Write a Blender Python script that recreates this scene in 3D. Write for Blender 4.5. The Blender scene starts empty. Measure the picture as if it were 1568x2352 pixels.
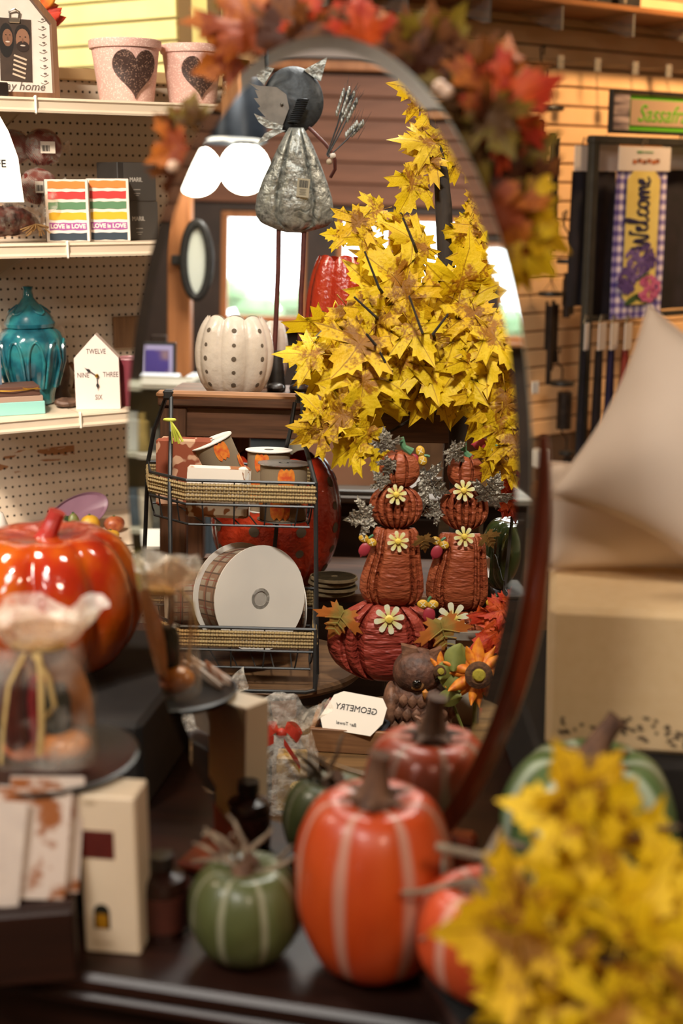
import bpy, bmesh, math, random
from mathutils import Vector as V, Matrix as MX, noise as NZ
PI = math.pi
sin, cos, rad = math.sin, math.cos, math.radians
COL = bpy.context.scene.collection
SC = bpy.context.scene

# ---------------------------------------------------------------- camera, world, exposure
PITCH = rad(13.5)
FPX = 3000.0                       # focal length in pixels of the 1568x2352 frame
CAM = V((0, 0, 1.5))
cd = bpy.data.cameras.new('camera')
cam = bpy.data.objects.new('camera', cd)
COL.objects.link(cam)
cam.location = CAM
cam.rotation_euler = (PI / 2 - PITCH, 0, 0)
cd.sensor_fit = 'VERTICAL'
cd.sensor_height = 36.0
cd.lens = 36.0 * FPX / 2352.0
cd.clip_start = 0.05
cd.dof.use_dof = True
cd.dof.focus_distance = 2.78
cd.dof.aperture_fstop = 2.3
SC.camera = cam
w = bpy.data.worlds.new('world')
SC.world = w
w.use_nodes = True
w.node_tree.nodes['Background'].inputs[0].default_value = (0.92, 0.97, 1.0, 1)
w.node_tree.nodes['Background'].inputs[1].default_value = 7.0
SC.view_settings.view_transform = 'Standard'
SC.view_settings.look = 'None'
SC.view_settings.exposure = 0.55
SC.view_settings.gamma = 1.0
SC.view_settings.use_curve_mapping = False
SC.cycles.max_bounces = 7
SC.cycles.transparent_max_bounces = 12
SC.cycles.sample_clamp_indirect = 4.0
SC.cycles.blur_glossy = 0.6
SC.cycles.caustics_reflective = False
SC.cycles.caustics_refractive = False

# ---------------------------------------------------------------- the mirror plane and the two frames
MA, MBK = rad(22.0), rad(-2.0)     # the looking glass is turned 22 degrees and leans back 2
MN = V((sin(MA) * cos(MBK), cos(MA) * cos(MBK), sin(MBK)))   # from the glass into the wall behind it
FWD = V((0, cos(PITCH), -sin(PITCH)))
RGT = V((1, 0, 0))
UPC = V((0, sin(PITCH), cos(PITCH)))


def ray(px, py):
    return RGT * ((px - 784) / FPX) + UPC * ((1176 - py) / FPX) + FWD


MP = CAM + ray(756, 1055) * 1.5    # centre of the glass


def refl_dir(d):
    return d - MN * (2 * d.dot(MN))


def refl(p):
    return p - MN * (2 * (p - MP).dot(MN))


S3 = MX(((-1, 0, 0), (0, 1, 0), (0, 0, 1)))


class Frame:
    pass


REAL = Frame()
REAL.flip, REAL.O, REAL.ex, REAL.ey = False, V((0, 0, 0)), V((1, 0, 0)), V((0, 1, 0))
REAL.B = MX.Identity(3)
# the part of the shop that the looking glass shows stands beside and behind the camera; it is laid out as the
# glass shows it (x to the glass's right, y away, z up) and built, the right way round, at its real place
VIRT = Frame()
UV_ = refl_dir(V((0, 0, 1)))
FV = (FWD - UV_ * FWD.dot(UV_)).normalized()
RV = FV.cross(UV_).normalized()
CR = refl(CAM)
VIRT.flip, VIRT.O = True, V((CR.x, CR.y, 0))
VIRT.ex, VIRT.ey = refl_dir(RV), refl_dir(FV)
_nx = -VIRT.ex
VIRT.B = MX(((_nx.x, VIRT.ey.x, 0), (_nx.y, VIRT.ey.y, 0), (0, 0, 1)))
FR = REAL


def use(f):
    global FR
    FR = f


def A(px, py, t):
    """The point at depth t on the line of sight through a pixel, in the frame in use."""
    d = ray(px, py)
    if not FR.flip:
        return CAM + d * t
    return V((d.dot(RV) * t, d.dot(FV) * t, CR.z + d.dot(UV_) * t))


def Az(px, py, z):
    """The point where the line of sight through a pixel meets the height z."""
    d = ray(px, py)
    if not FR.flip:
        return A(px, py, (z - CAM.z) / d.z)
    return A(px, py, (z - CR.z) / d.dot(UV_))


def Apl(px, py, P, n):
    o = A(0, 0, 0)
    d = A(px, py, 1) - o
    return o + d * ((P - o).dot(n) / d.dot(n))


# ---------------------------------------------------------------- geometry collector
class G:
    def __init__(s):
        s.v, s.f = [], []

    def add(s, vs, fs, m=None):
        o = len(s.v)
        s.v += [(m @ V(p) if m is not None else V(p)) for p in vs]
        s.f += [tuple(i + o for i in f) for f in fs]
        return s

    def box(s, c, d, b=0.0, m=None):
        hx, hy, hz = d[0] / 2, d[1] / 2, d[2] / 2
        c = V(c)
        if b <= 0:
            vs = [c + V((x * hx, y * hy, z * hz)) for x in (-1, 1) for y in (-1, 1) for z in (-1, 1)]
            return s.add(vs, [(0, 1, 3, 2), (4, 6, 7, 5), (0, 4, 5, 1), (2, 3, 7, 6), (0, 2, 6, 4), (1, 5, 7, 3)], m)
        b = min(b, hx * .98, hy * .98, hz * .98)
        vs, ix = [], {}
        for x in (-1, 1):
            for y in (-1, 1):
                for z in (-1, 1):
                    for a in range(3):
                        ix[(x, y, z, a)] = len(vs)
                        h = [hx - b, hy - b, hz - b]
                        h[a] += b
                        vs.append(c + V((x * h[0], y * h[1], z * h[2])))
        fs = []
        for a in range(3):
            o1, o2 = [k for k in range(3) if k != a]
            for sg in (-1, 1):
                q = []
                for u, w_ in ((-1, -1), (1, -1), (1, 1), (-1, 1)):
                    k = [0, 0, 0]
                    k[a], k[o1], k[o2] = sg, u, w_
                    q.append(ix[(*k, a)])
                fs.append(tuple(q))
            for u in (-1, 1):
                for w_ in (-1, 1):
                    k0, k1 = [0, 0, 0], [0, 0, 0]
                    k0[a], k1[a] = -1, 1
                    for k in (k0, k1):
                        k[o1], k[o2] = u, w_
                    fs.append((ix[(*k0, o1)], ix[(*k1, o1)], ix[(*k1, o2)], ix[(*k0, o2)]))
        for x in (-1, 1):
            for y in (-1, 1):
                for z in (-1, 1):
                    fs.append(tuple(ix[(x, y, z, a)] for a in range(3)))
        return s.add(vs, fs, m)

    def lathe(s, prof, n=24, c=(0, 0, 0), m=None, rib=None, sx=1.0, sy=1.0):
        vs, fs, c = [], [], V(c)
        for r, z in prof:
            for j in range(n):
                a = 2 * PI * j / n
                k = r * (rib(a) if rib else 1.0)
                vs.append(c + V((k * cos(a) * sx, k * sin(a) * sy, z)))
        for i in range(len(prof) - 1):
            for j in range(n):
                j2 = (j + 1) % n
                fs.append((i * n + j, i * n + j2, (i + 1) * n + j2, (i + 1) * n + j))
        if prof[0][0] > 1e-6:
            fs.append(tuple(range(n))[::-1])
        if prof[-1][0] > 1e-6:
            fs.append(tuple((len(prof) - 1) * n + j for j in range(n)))
        return s.add(vs, fs, m)

    def shell(s, fn, nu, nv, wrap=True, m=None):
        """A surface fn(u, v), u and v in 0..1; wrap closes u."""
        vs, fs = [], []
        nn = nu if wrap else nu + 1
        for i in range(nv + 1):
            for j in range(nn):
                vs.append(V(fn(j / nu, i / nv)))
        for i in range(nv):
            for j in range(nu):
                j2 = (j + 1) % nn
                fs.append((i * nn + j, i * nn + j2, (i + 1) * nn + j2, (i + 1) * nn + j))
        return s.add(vs, fs, m)

    def ball(s, c, r, nu=16, nv=10, m=None):
        c = V(c)
        r = V((r, r, r)) if not hasattr(r, '__len__') else V(r)
        return s.shell(lambda u, v: c + V((r.x * sin(PI * v) * cos(2 * PI * u), r.y * sin(PI * v) * sin(2 * PI * u), -r.z * cos(PI * v))), nu, nv, True, m)

    def tube(s, pts, r, n=8, closed=False, flat=1.0, m=None, up=None):
        pts = [V(p) for p in pts]
        k = len(pts)
        rs = list(r) if hasattr(r, '__len__') else [r] * k
        vs, fs, u = [], [], None
        for i, p in enumerate(pts):
            a = pts[(i - 1) % k] if (closed or i > 0) else p
            b = pts[(i + 1) % k] if (closed or i < k - 1) else p
            t = (b - a)
            t = t.normalized() if t.length > 1e-9 else V((0, 0, 1))
            if up is not None:
                u = V(up)
            elif u is None:
                u = V((0, 0, 1)) if abs(t.z) < .9 else V((1, 0, 0))
            u = (u - t * u.dot(t))
            u = u.normalized() if u.length > 1e-6 else t.orthogonal().normalized()
            w_ = t.cross(u)
            for j in range(n):
                q = 2 * PI * j / n + PI / n
                vs.append(p + (u * cos(q) * flat + w_ * sin(q)) * rs[i])
        for i in range(k if closed else k - 1):
            i2 = (i + 1) % k
            for j in range(n):
                j2 = (j + 1) % n
                fs.append((i * n + j, i * n + j2, i2 * n + j2, i2 * n + j))
        if not closed:
            fs += [tuple(range(n))[::-1], tuple((k - 1) * n + j for j in range(n))]
        return s.add(vs, fs, m)

    def prism(s, out, d, m=None, z0=0.0):
        """A flat outline (x, z) given the thickness d in y, from z0 on."""
        n = len(out)
        vs = [V((x, z0, z)) for x, z in out] + [V((x, z0 + d, z)) for x, z in out]
        fs = [tuple(range(n)), tuple(range(2 * n - 1, n - 1, -1))]
        fs += [(i, i + n, (i + 1) % n + n, (i + 1) % n) for i in range(n)]
        return s.add(vs, fs, m)


def text_geo(s, size, m=None, shear=0.0, mirror=False, depth=0.0006, align='CENTER', weight=0.0, sx=1.0):
    """Lettering as thin raised geometry in the x-z plane facing -y."""
    cu = bpy.data.curves.new('lettering', 'FONT')
    cu.body, cu.size, cu.align_x, cu.align_y = s, size, align, 'CENTER'
    cu.shear, cu.extrude, cu.offset, cu.resolution_u = shear, depth, weight, 3
    ob = bpy.data.objects.new('lettering', cu)
    COL.objects.link(ob)
    dg = bpy.context.evaluated_depsgraph_get()
    me = bpy.data.meshes.new_from_object(ob.evaluated_get(dg))
    g = G()
    k = -sx if mirror else sx
    g.add([V((v.co.x * k, -v.co.z, v.co.y)) for v in me.vertices], [tuple(p.vertices) for p in me.polygons], m)
    bpy.data.objects.remove(ob)
    bpy.data.curves.remove(cu)
    bpy.data.meshes.remove(me)
    return g


# ---------------------------------------------------------------- objects
def mesh(g, name, mt, smooth=35, fix=True):
    me = bpy.data.meshes.new(name)
    vs = [(-p.x, p.y, p.z) for p in g.v] if FR.flip else [tuple(p) for p in g.v]
    me.from_pydata(vs, [], g.f)
    if fix or FR.flip:
        bm = bmesh.new()
        bm.from_mesh(me)
        if fix:
            bmesh.ops.recalc_face_normals(bm, faces=bm.faces)
        elif FR.flip:
            bmesh.ops.reverse_faces(bm, faces=bm.faces)
        bm.to_mesh(me)
        bm.free()
    me.materials.append(mt)
    if smooth:
        for p in me.polygons:
            p.use_smooth = True
        if smooth < 180:
            me.set_sharp_from_angle(angle=rad(smooth))
    return me


def rot3(r):
    if r is None:
        return MX.Identity(3)
    if isinstance(r, (int, float)):
        return MX.Rotation(r, 3, 'Z')
    return r.to_3x3()


def world_mx(loc, rot=None):
    R = rot3(rot)
    if FR.flip:
        R = S3 @ R @ S3
    loc = V(loc)
    P = FR.O + FR.ex * loc.x + FR.ey * loc.y + V((0, 0, loc.z))
    return MX.Translation(P) @ (FR.B @ R).to_4x4()


def local_mx(L):
    if FR.flip:
        s = S3.to_4x4()
        return s @ L @ s
    return L


def tag(o, label=None, cat=None, group=None, kind=None):
    for k, v in (('label', label), ('category', cat), ('group', group), ('kind', kind)):
        if v:
            o[k] = v
    return o


def thing(name, label, cat, loc, rot=None, group=None, kind=None):
    o = bpy.data.objects.new(name, None)
    o.empty_display_size = 0.05
    COL.objects.link(o)
    o.matrix_world = world_mx(loc, rot)
    return tag(o, label, cat, group, kind)


def part(name, g, mt, parent, L=None, smooth=35, label=None, fix=True, kind=None):
    """A part: geometry G (or a mesh to share) as a child; L places it in the parent's own axes."""
    me = g if isinstance(g, bpy.types.Mesh) else mesh(g, name, mt, smooth, fix)
    o = bpy.data.objects.new(name, me)
    COL.objects.link(o)
    o.parent = parent
    if L is not None:
        o.matrix_basis = local_mx(L)
    return tag(o, label, None, None, kind)


def single(name, label, cat, loc, g, mt, rot=None, group=None, kind=None, smooth=35):
    me = g if isinstance(g, bpy.types.Mesh) else mesh(g, name, mt, smooth)
    o = bpy.data.objects.new(name, me)
    COL.objects.link(o)
    o.matrix_world = world_mx(loc, rot)
    return tag(o, label, cat, group, kind)


def T(x=0, y=0, z=0):
    return MX.Translation(V((x, y, z)))


def R(a, ax):
    return MX.Rotation(a, 4, ax)


def face_to(P, d, up=None):
    """A 4x4 that puts local -y along d and local z close to up at P."""
    y = -V(d).normalized()
    z = V(up) if up is not None else V((0, 0, 1))
    x = y.cross(z).normalized()
    z = x.cross(y)
    m = MX((x, y, z)).transposed().to_4x4()
    return MX.Translation(V(P)) @ m


# ---------------------------------------------------------------- materials
def H(h):
    c = [int(h[i:i + 2], 16) / 255 for i in (0, 2, 4)]
    return tuple(x / 12.92 if x <= .04045 else ((x + .055) / 1.055) ** 2.4 for x in c) + (1.0,)


class NT:
    def __init__(s, name):
        s.m = bpy.data.materials.new(name)
        s.m.use_nodes = True
        s.t = s.m.node_tree
        s.b = s.t.nodes['Principled BSDF']
        s.tc = None

    def n(s, kind, **kw):
        x = s.t.nodes.new(kind)
        for k, v in kw.items():
            setattr(x, k, v)
        return x

    def l(s, a, b):
        s.t.links.new(a, b)

    def co(s, scale=(1, 1, 1), rot=(0, 0, 0)):
        if s.tc is None:
            s.tc = s.n('ShaderNodeTexCoord')
        mp = s.n('ShaderNodeMapping')
        mp.inputs['Scale'].default_value = scale
        mp.inputs['Rotation'].default_value = rot
        s.l(s.tc.outputs['Object'], mp.inputs['Vector'])
        return mp.outputs['Vector']

    def noise(s, sc, det=3, vec=None, dist=0.0):
        x = s.n('ShaderNodeTexNoise')
        x.inputs['Scale'].default_value = sc
        x.inputs['Detail'].default_value = det
        x.inputs['Distortion'].default_value = dist
        s.l(vec if vec is not None else s.co(), x.inputs['Vector'])
        return x.outputs['Fac']

    def ramp(s, fac, stops):
        x = s.n('ShaderNodeValToRGB')
        e = x.color_ramp.elements
        while len(e) < len(stops):
            e.new(0.5)
        for i, (p, c) in enumerate(stops):
            e[i].position, e[i].color = p, (H(c) if isinstance(c, str) else c)
        s.l(fac, x.inputs['Fac'])
        return x.outputs['Color']

    def math(s, op, a, b=None, c=None):
        x = s.n('ShaderNodeMath', operation=op)
        for i, v in enumerate((a, b, c)):
            if v is None:
                continue
            if isinstance(v, (int, float)):
                x.inputs[i].default_value = v
            else:
                s.l(v, x.inputs[i])
        return x.outputs[0]

    def mix(s, fac, a, b, mode='MIX'):
        x = s.n('ShaderNodeMix', data_type='RGBA', blend_type=mode)
        for i, v in ((0, fac), (6, a), (7, b)):
            if isinstance(v, str):
                v = H(v)
            if isinstance(v, (int, float, tuple)):
                x.inputs[i].default_value = v
            else:
                s.l(v, x.inputs[i])
        return x.outputs[2]

    def sep(s, vec):
        x = s.n('ShaderNodeSeparateXYZ')
        s.l(vec, x.inputs[0])
        return x.outputs

    def bump(s, h, st=0.3, d=0.002):
        x = s.n('ShaderNodeBump')
        x.inputs['Strength'].default_value = st
        x.inputs['Distance'].default_value = d
        s.l(h, x.inputs['Height'])
        s.l(x.outputs[0], s.b.inputs['Normal'])

    def set(s, col=None, rough=.5, metal=0, spec=.5, coat=0, trans=0, sheen=0):
        i = s.b.inputs
        if col is not None:
            if isinstance(col, str):
                i['Base Color'].default_value = H(col)
            elif isinstance(col, tuple):
                i['Base Color'].default_value = col
            else:
                s.l(col, i['Base Color'])
        i['Roughness'].default_value = rough
        i['Metallic'].default_value = metal
        i['Specular IOR Level'].default_value = spec
        i['Coat Weight'].default_value = coat
        i['Coat Roughness'].default_value = 0.08
        i['Transmission Weight'].default_value = trans
        i['Sheen Weight'].default_value = sheen
        return s.m


_mats = {}


def M(name, c, c2=None, sc=30, rough=.5, metal=0, spec=.5, coat=0, bump=0, bsc=120, bd=.002, st=(1, 1, 1), lo=.35, hi=.65, sheen=0, det=3):
    """A plain procedural material: two colours mixed by noise, with fine relief."""
    if name in _mats:
        return _mats[name]
    t = NT(name)
    col = c
    if c2:
        col = t.ramp(t.noise(sc, det, t.co(st)), [(lo, c), (hi, c2)])
    t.set(col, rough, metal, spec, coat, 0, sheen)
    if bump:
        t.bump(t.noise(bsc, 3, t.co(st)), bump, bd)
    _mats[name] = t.m
    return t.m


def wood(name, c1, c2, ax=0, sc=9, rough=.5, bump=.15, coat=0):
    t = NT(name)
    st = [sc * 5] * 3
    st[ax] = sc * .45
    n1 = t.noise(1.0, 5, t.co(tuple(st)), .6)
    st2 = [sc * 22] * 3
    st2[ax] = sc * 1.2
    n2 = t.noise(1.0, 3, t.co(tuple(st2)))
    f = t.math('ADD', t.math('MULTIPLY', n1, .7), t.math('MULTIPLY', n2, .3))
    t.set(t.ramp(f, [(.36, c1), (.62, c2)]), rough, 0, .4, coat)
    t.bump(f, bump, .002)
    return t.m


def emit(name, c, s):
    t = NT(name)
    i = t.b.inputs
    i['Base Color'].default_value = H(c)
    i['Emission Color'].default_value = H(c)
    i['Emission Strength'].default_value = s
    return t.m


def clear(name, amount=.8, tint='ffffff', rough=.08, bump=.5, bsc=60):
    """Thin clear wrap: mostly see-through with crinkled glossy glints."""
    t = NT(name)
    out = t.t.nodes['Material Output']
    tr = t.n('ShaderNodeBsdfTransparent')
    tr.inputs[0].default_value = H(tint)
    mx = t.n('ShaderNodeMixShader')
    fac = t.ramp(t.noise(bsc, 4), [(.42, (amount,) * 3 + (1,)), (.62, (max(amount - .28, 0),) * 3 + (1,))])
    t.l(fac, mx.inputs[0])
    t.set('f3ece0', rough, 0, .9, 0)
    t.bump(t.noise(bsc * 1.3, 4), bump, .006)
    t.l(t.b.outputs[0], mx.inputs[1])
    t.l(tr.outputs[0], mx.inputs[2])
    t.l(mx.outputs[0], out.inputs['Surface'])
    return t.m


# ---------------------------------------------------------------- lights of the shop, with added fill lamps
CEIL = 3.3


def lamp_fixture(name, label, x, y, power, col, size=.5, tgt=None, spread=180, z=CEIL):
    """A ceiling lamp: housing, bright panel and the light it gives."""
    g = G()
    g.lathe([(size * .5, 0), (size * .54, -.03), (size * .54, -.06), (size * .5, -.06), (size * .5, -.035), (0.0, -.035)], 24)
    o = thing(name, label, 'lamp', (x, y, z))
    part('housing', g, M('lamp_white', 'd8d4cc', rough=.4), o)
    ld = bpy.data.lights.new(name, 'AREA')
    ld.shape, ld.size, ld.energy, ld.color = 'DISK', size * .9, power, col
    ld.spread = rad(spread)
    lo = bpy.data.objects.new(name + '_light', ld)
    COL.objects.link(lo)
    lo.location = (x, y, z - .07)
    if tgt is not None:
        lo.rotation_euler = (V(tgt) - V((x, y, z - .07))).to_track_quat('-Z', 'Y').to_euler()
    return o


SHELF = (1, .86, .70)
WARM, AMBER, YEL, NEU = (1, .80, .60), (1, .62, .30), (1, .86, .46), (1, .95, .88)
lamp_fixture('ceiling_lamp', 'round white ceiling lamp in the aisle facing the mirror desk', .9, -1.0, 46, WARM, .9)
lamp_fixture('ceiling_lamp', 'round white ceiling lamp above the reflected display', -1.45, -.35, 60, NEU, 1.4)
lamp_fixture('spot_lamp', 'added unseen spot lamp brightening the display opposite the mirror', .45, 2.0, 13, NEU, .4, (-.85, .45, 1.0), 60)  # added fill light for the front of the display
lamp_fixture('ceiling_lamp', 'added ceiling lamp brightening the boards deep in the reflected shop', -2.6, -2.0, 60, NEU, 1.0)  # put in to brighten the far boards and ceiling
lamp_fixture('ceiling_lamp', 'round white ceiling lamp in front of the cream shelves', -1.9, 2.3, 46, SHELF, .8)
lamp_fixture('spot_lamp', 'added unseen spot lamp brightening the cream shelves', -1.0, .55, 19, SHELF, .4, (-.75, 3.2, 1.15), 62)  # extra lamp, added so the shelf fronts are less dark
lamp_fixture('spot_lamp', 'white spot lamp aimed at the tan slat wall', 1.9, 4.3, 85, AMBER, .3, (2.3, 6.5, 1.9), 120)
lamp_fixture('spot_lamp', 'white spot lamp aimed at the yellow slat wall', -1.3, 3.9, 26, YEL, .3, (-1.1, 5.5, 2.2), 120)

# ---------------------------------------------------------------- the room
m_floor = wood('floor_wood', '3a2416', '5a3a22', 0, 4, .4)
m_ceil = M('ceiling_paint', 'b9b0a2', 'c6bdb0', 3, .8)
m_wall = M('wall_paint', 'cdbfa6', 'd6c9b0', 3, .8)
m_slat = M('slat_board', 'cfa97e', 'd7b38a', 6, .55, bump=.05)
m_slat_y = M('slat_board_yellow', 'e6dcae', 'eae2b8', 6, .55, bump=.05)
m_groove = M('slat_groove', '6b523a', rough=.8)

K1 = V((-.405, 4.69, 0))
DR = V((cos(rad(35)), sin(rad(35)), 0))
NR = V((sin(rad(35)), -cos(rad(35)), 0))
K2 = V((-.54, 5.0, 0))
DY = V((-cos(rad(28)), sin(rad(28)), 0))
NY = V((-sin(rad(28)), -cos(rad(28)), 0))


def st_wall(name, P, D, L, h0, h1, mt, th=.1):
    """A wall from P along D, its face on the line, its body behind."""
    g = G()
    n = V((-D.y, D.x, 0))
    v = []
    for k in (0, 1):
        for s_ in (0, L):
            for z in (h0, h1):
                v.append(P + D * s_ + n * (th * k) + V((0, 0, z)))
    g.add(v, [(0, 2, 3, 1), (4, 5, 7, 6), (0, 1, 5, 4), (2, 6, 7, 3), (0, 4, 6, 2), (1, 3, 7, 5)])
    return tag(single(name, None, None, (0, 0, 0), g, mt, smooth=0), kind='structure')


def vw(x, y):
    use(VIRT)
    m = world_mx((x, y, 0)).to_translation()
    use(REAL)
    return m


YW = 7.6
poly = [K1, K1 + DR * 4.5, V((5.0, 6.2, 0)), V((4.5, -4.2, 0)), vw(4.2, YW), vw(-4.2, YW), V((-7.2, 4.4, 0)), K2 + DY * 3.2, K2]
for nm, z, th in (('floor', 0, -.1), ('ceiling', CEIL, .1)):
    g = G()
    vs = [p + V((0, 0, z)) for p in poly] + [p + V((0, 0, z + th)) for p in poly]
    n_ = len(poly)
    g.add(vs, [tuple(range(n_)), tuple(range(2 * n_ - 1, n_ - 1, -1))] + [(i, i + n_, (i + 1) % n_ + n_, (i + 1) % n_) for i in range(n_)])
    tag(single(nm, None, None, (0, 0, 0), g, m_floor if nm == 'floor' else m_ceil, smooth=0), kind='structure')

wr = st_wall('wall_right', K1, DR, 4.5, 0, CEIL, m_groove)
wy = st_wall('wall_back', K2 + DY * 3.2, -DY, 3.2, 0, CEIL, m_groove)
tr = st_wall('trim_1', K2, (K1 - K2).normalized(), (K1 - K2).length, 0, CEIL, M('trim_paint', 'e2d49c', rough=.6), .05)
st_wall('wall_far', K1 + DR * 4.5, (poly[2] - poly[1]).normalized(), (poly[2] - poly[1]).length, 0, CEIL, m_wall)
st_wall('wall_side', poly[2], (poly[3] - poly[2]).normalized(), (poly[3] - poly[2]).length, 0, CEIL, m_wall)
st_wall('wall_front', poly[3], (poly[4] - poly[3]).normalized(), (poly[4] - poly[3]).length, 0, CEIL, m_wall)
st_wall('wall_left', poly[5], (poly[6] - poly[5]).normalized(), (poly[6] - poly[5]).length, 0, CEIL, m_wall)
st_wall('wall_left', poly[6], (poly[7] - poly[6]).normalized(), (poly[7] - poly[6]).length, 0, CEIL, m_wall)


def slats(wall, P, D, N, L, mt, z0, z1, pitch=.0762, gap=.007):
    """Slat boards one by one; joints between panels every 1.22 m stay in the board edges."""
    g = G()
    x, y = D * L, N * .014
    h = pitch - gap
    v = [V((0, 0, 0)), x, x + N * .009, N * .009, V((0, 0, .004)) + y, x + y + V((0, 0, .004)), x + y + V((0, 0, h - .004)), y + V((0, 0, h - .004)), N * .009 + V((0, 0, h)), x + N * .009 + V((0, 0, h)), x + V((0, 0, h)), V((0, 0, h))]
    g.add(v, [(0, 1, 2, 3), (3, 2, 5, 4), (4, 5, 6, 7), (7, 6, 9, 8), (8, 9, 10, 11), (0, 3, 4, 7, 8, 11), (1, 10, 9, 6, 5, 2)])
    me = mesh(g, 'slat', mt, 0)
    z = z0
    while z < z1:
        part('slat', me, mt, wall, T(P.x, P.y, z))
        z += pitch


slats(wr, K1 + DR * .02, DR, NR, 4.4, m_slat, .5, 3.2)
slats(wy, K2 + DY * .06, DY, NY, 3.0, m_slat_y, 1.3, 3.2)


def onwall(px, py, off):
    return Apl(px, py, K1 + NR * off, NR)


RZ = rad(35)
m_black = M('black_metal', '1b1a1a', '262524', 40, .45)
m_bronze = M('dark_bronze', '2a2320', '3a2f2a', 30, .4, .6)
m_acry = NT('acrylic')
m_acry.set('f4efe6', .08, 0, .6, 0, .85)
m_acry = m_acry.m
m_wire = M('wire_steel', '8a7d6c', rough=.35, metal=.8)

# shelf high on the tan wall with its clear brackets
a, b = onwall(560, 40, .16), onwall(1900, 40, .16)
zs = 2.215
L_ = (b - a).length
sc_ = (a + b) / 2
t = thing('wall_shelf', 'long brown wooden shelf high on the tan slat wall', 'shelf', (sc_.x, sc_.y, zs), RZ)
g = G().box((0, 0, 0), (L_, .30, .022), .003)
part('board', g, wood('shelf_wood', '6b4426', '8a5c36', 0, 6), t)
for px in (700, 880, 1068, 1232, 1395, 1535, 1700):
    p = onwall(px, 60, .16)
    x = (p - sc_).dot(DR)
    g = G()
    g.prism([(-.14, -.012), (.14, -.012), (.14, -.10), (.11, -.10)], .008, MX.Translation((x, 0, 0)) @ R(-PI / 2, 'Z'), -.004)
    part('bracket', g, m_acry, t, label='clear plastic shelf bracket')
for i, px in enumerate((1052, 1130, 1205, 1283, 1352, 1420)):
    p = onwall(px, 20, .14)
    g = G()
    g.prism([(-.062, 0), (.062, 0), (.062, .16)] + [(.062 - .04 * (1 - cos(q * PI / 8)), .16 + .04 * sin(q * PI / 8)) for q in range(1, 5)] + [(-.022 - .04 * sin(q * PI / 8), .20 - .04 * (1 - cos(q * PI / 8))) for q in range(0, 5)], .12, None, -.06)
    o = thing('black_lantern', 'black metal lantern on the wall shelf, ' + ('first', 'second', 'third', 'fourth', 'fifth', 'last')[i] + ' of six from the wreath', 'lantern', (p.x, p.y, zs + .0115), RZ, 'black lanterns on the high wall shelf')
    part('body', g, m_black, o)
    part('price_tag', G().box((-.03, -.063, .05), (.016, .003, .05), .001), M('tag_grey', '6f675c', rough=.5), o)

# peg hooks with clear tag holders
for i, px in enumerate((1045, 1200, 1284, 1370, 1446, 1526, 1600)):
    p = onwall(px, 118 + (px - 1000) * .083, .015)
    g = G().tube([(0, 0, 0), (0, -.10, -.012), (0, -.2, -.018), (0, -.21, -.006)], .003, 6)
    o = thing('peg_hook', 'thin wire peg hook on the tan slat wall, ' + ('first', 'second', 'third', 'fourth', 'fifth', 'sixth', 'last')[i] + ' from the wreath', 'hook', p, RZ, 'peg hooks on the slat wall')
    part('wire', g, m_wire, o)
    part('tag_holder', G().box((.0, -.215, -.03), (.035, .004, .05), .001), m_acry, o)


def chime(label, px, py, off, tubes, disc=.055, hook=True, top=.2):
    """A wind chime: hook, suspension cords, top disc, tubes, clapper and sail. tubes: (dx px, y0 px, y1 px, radius)."""
    p = onwall(px, py, off)
    k = (p.y * .972) / FPX * 1.03
    o = thing('wind_chime', label, 'wind chime', p, RZ, 'wind chimes on the slat wall')
    if hook:
        g = G().tube([(.0, .02, top), (-.015, 0, top + .03), (-.035, 0, top + .02), (-.03, 0, top - .03), (.0, 0, top - .06), (0, 0, top - .1)], .004, 6)
        part('hook', g, m_bronze, o)
    g = G()
    for q in range(3):
        g.tube([(0, 0, top - .1), (disc * .8 * cos(q * 2.1), disc * .8 * sin(q * 2.1), 0)], .0012, 4)
    part('cord', g, m_bronze, o, kind='stuff')
    part('top_disc', G().lathe([(0, -.008), (disc, -.008), (disc * 1.05, 0), (disc, .008), (0, .010)], 20), m_black, o)
    for i, (dx, y0, y1, r) in enumerate(tubes):
        z0, z1 = -(y0 - py) * k, -(y1 - py) * k
        part('chime_tube', G().lathe([(r, z1), (r, z0)], 12, (dx * k, .02 * ((i % 3) - 1), 0)), m_bronze, o)
    return o


chime('large dark wind chime with six tubes hanging beside the red wreath leaf', 1252, 250, .22, [(-42, 300, 360, .012), (-14, 275, 420, .012), (3, 300, 575, .014), (14, 305, 560, .012), (40, 310, 555, .010), (-28, 300, 470, .012)], .07)
chime('short dark wind chime with two thick tubes left of the flag rack', 1303, 600, .2, [(-8, 625, 725, .016), (14, 625, 720, .016), (3, 640, 700, .006)], .045, top=.17)
chime('black wind chime with a square top and three thin tubes near the mirror edge', 1265, 675, .2, [(-10, 700, 880, .011), (9, 690, 850, .008), (28, 700, 835, .013), (-22, 690, 800, .006)], .05, top=.15)
chime('stubby black wind chime low on the slat wall', 1290, 880, .2, [(0, 900, 985, .032), (20, 900, 950, .008)], .05, top=.12)
chime('tiny black wind chime hanging lowest beside the cream pillow', 1300, 1040, .2, [(-5, 1050, 1075, .02), (6, 1050, 1070, .014)], .03, top=.12)
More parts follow.
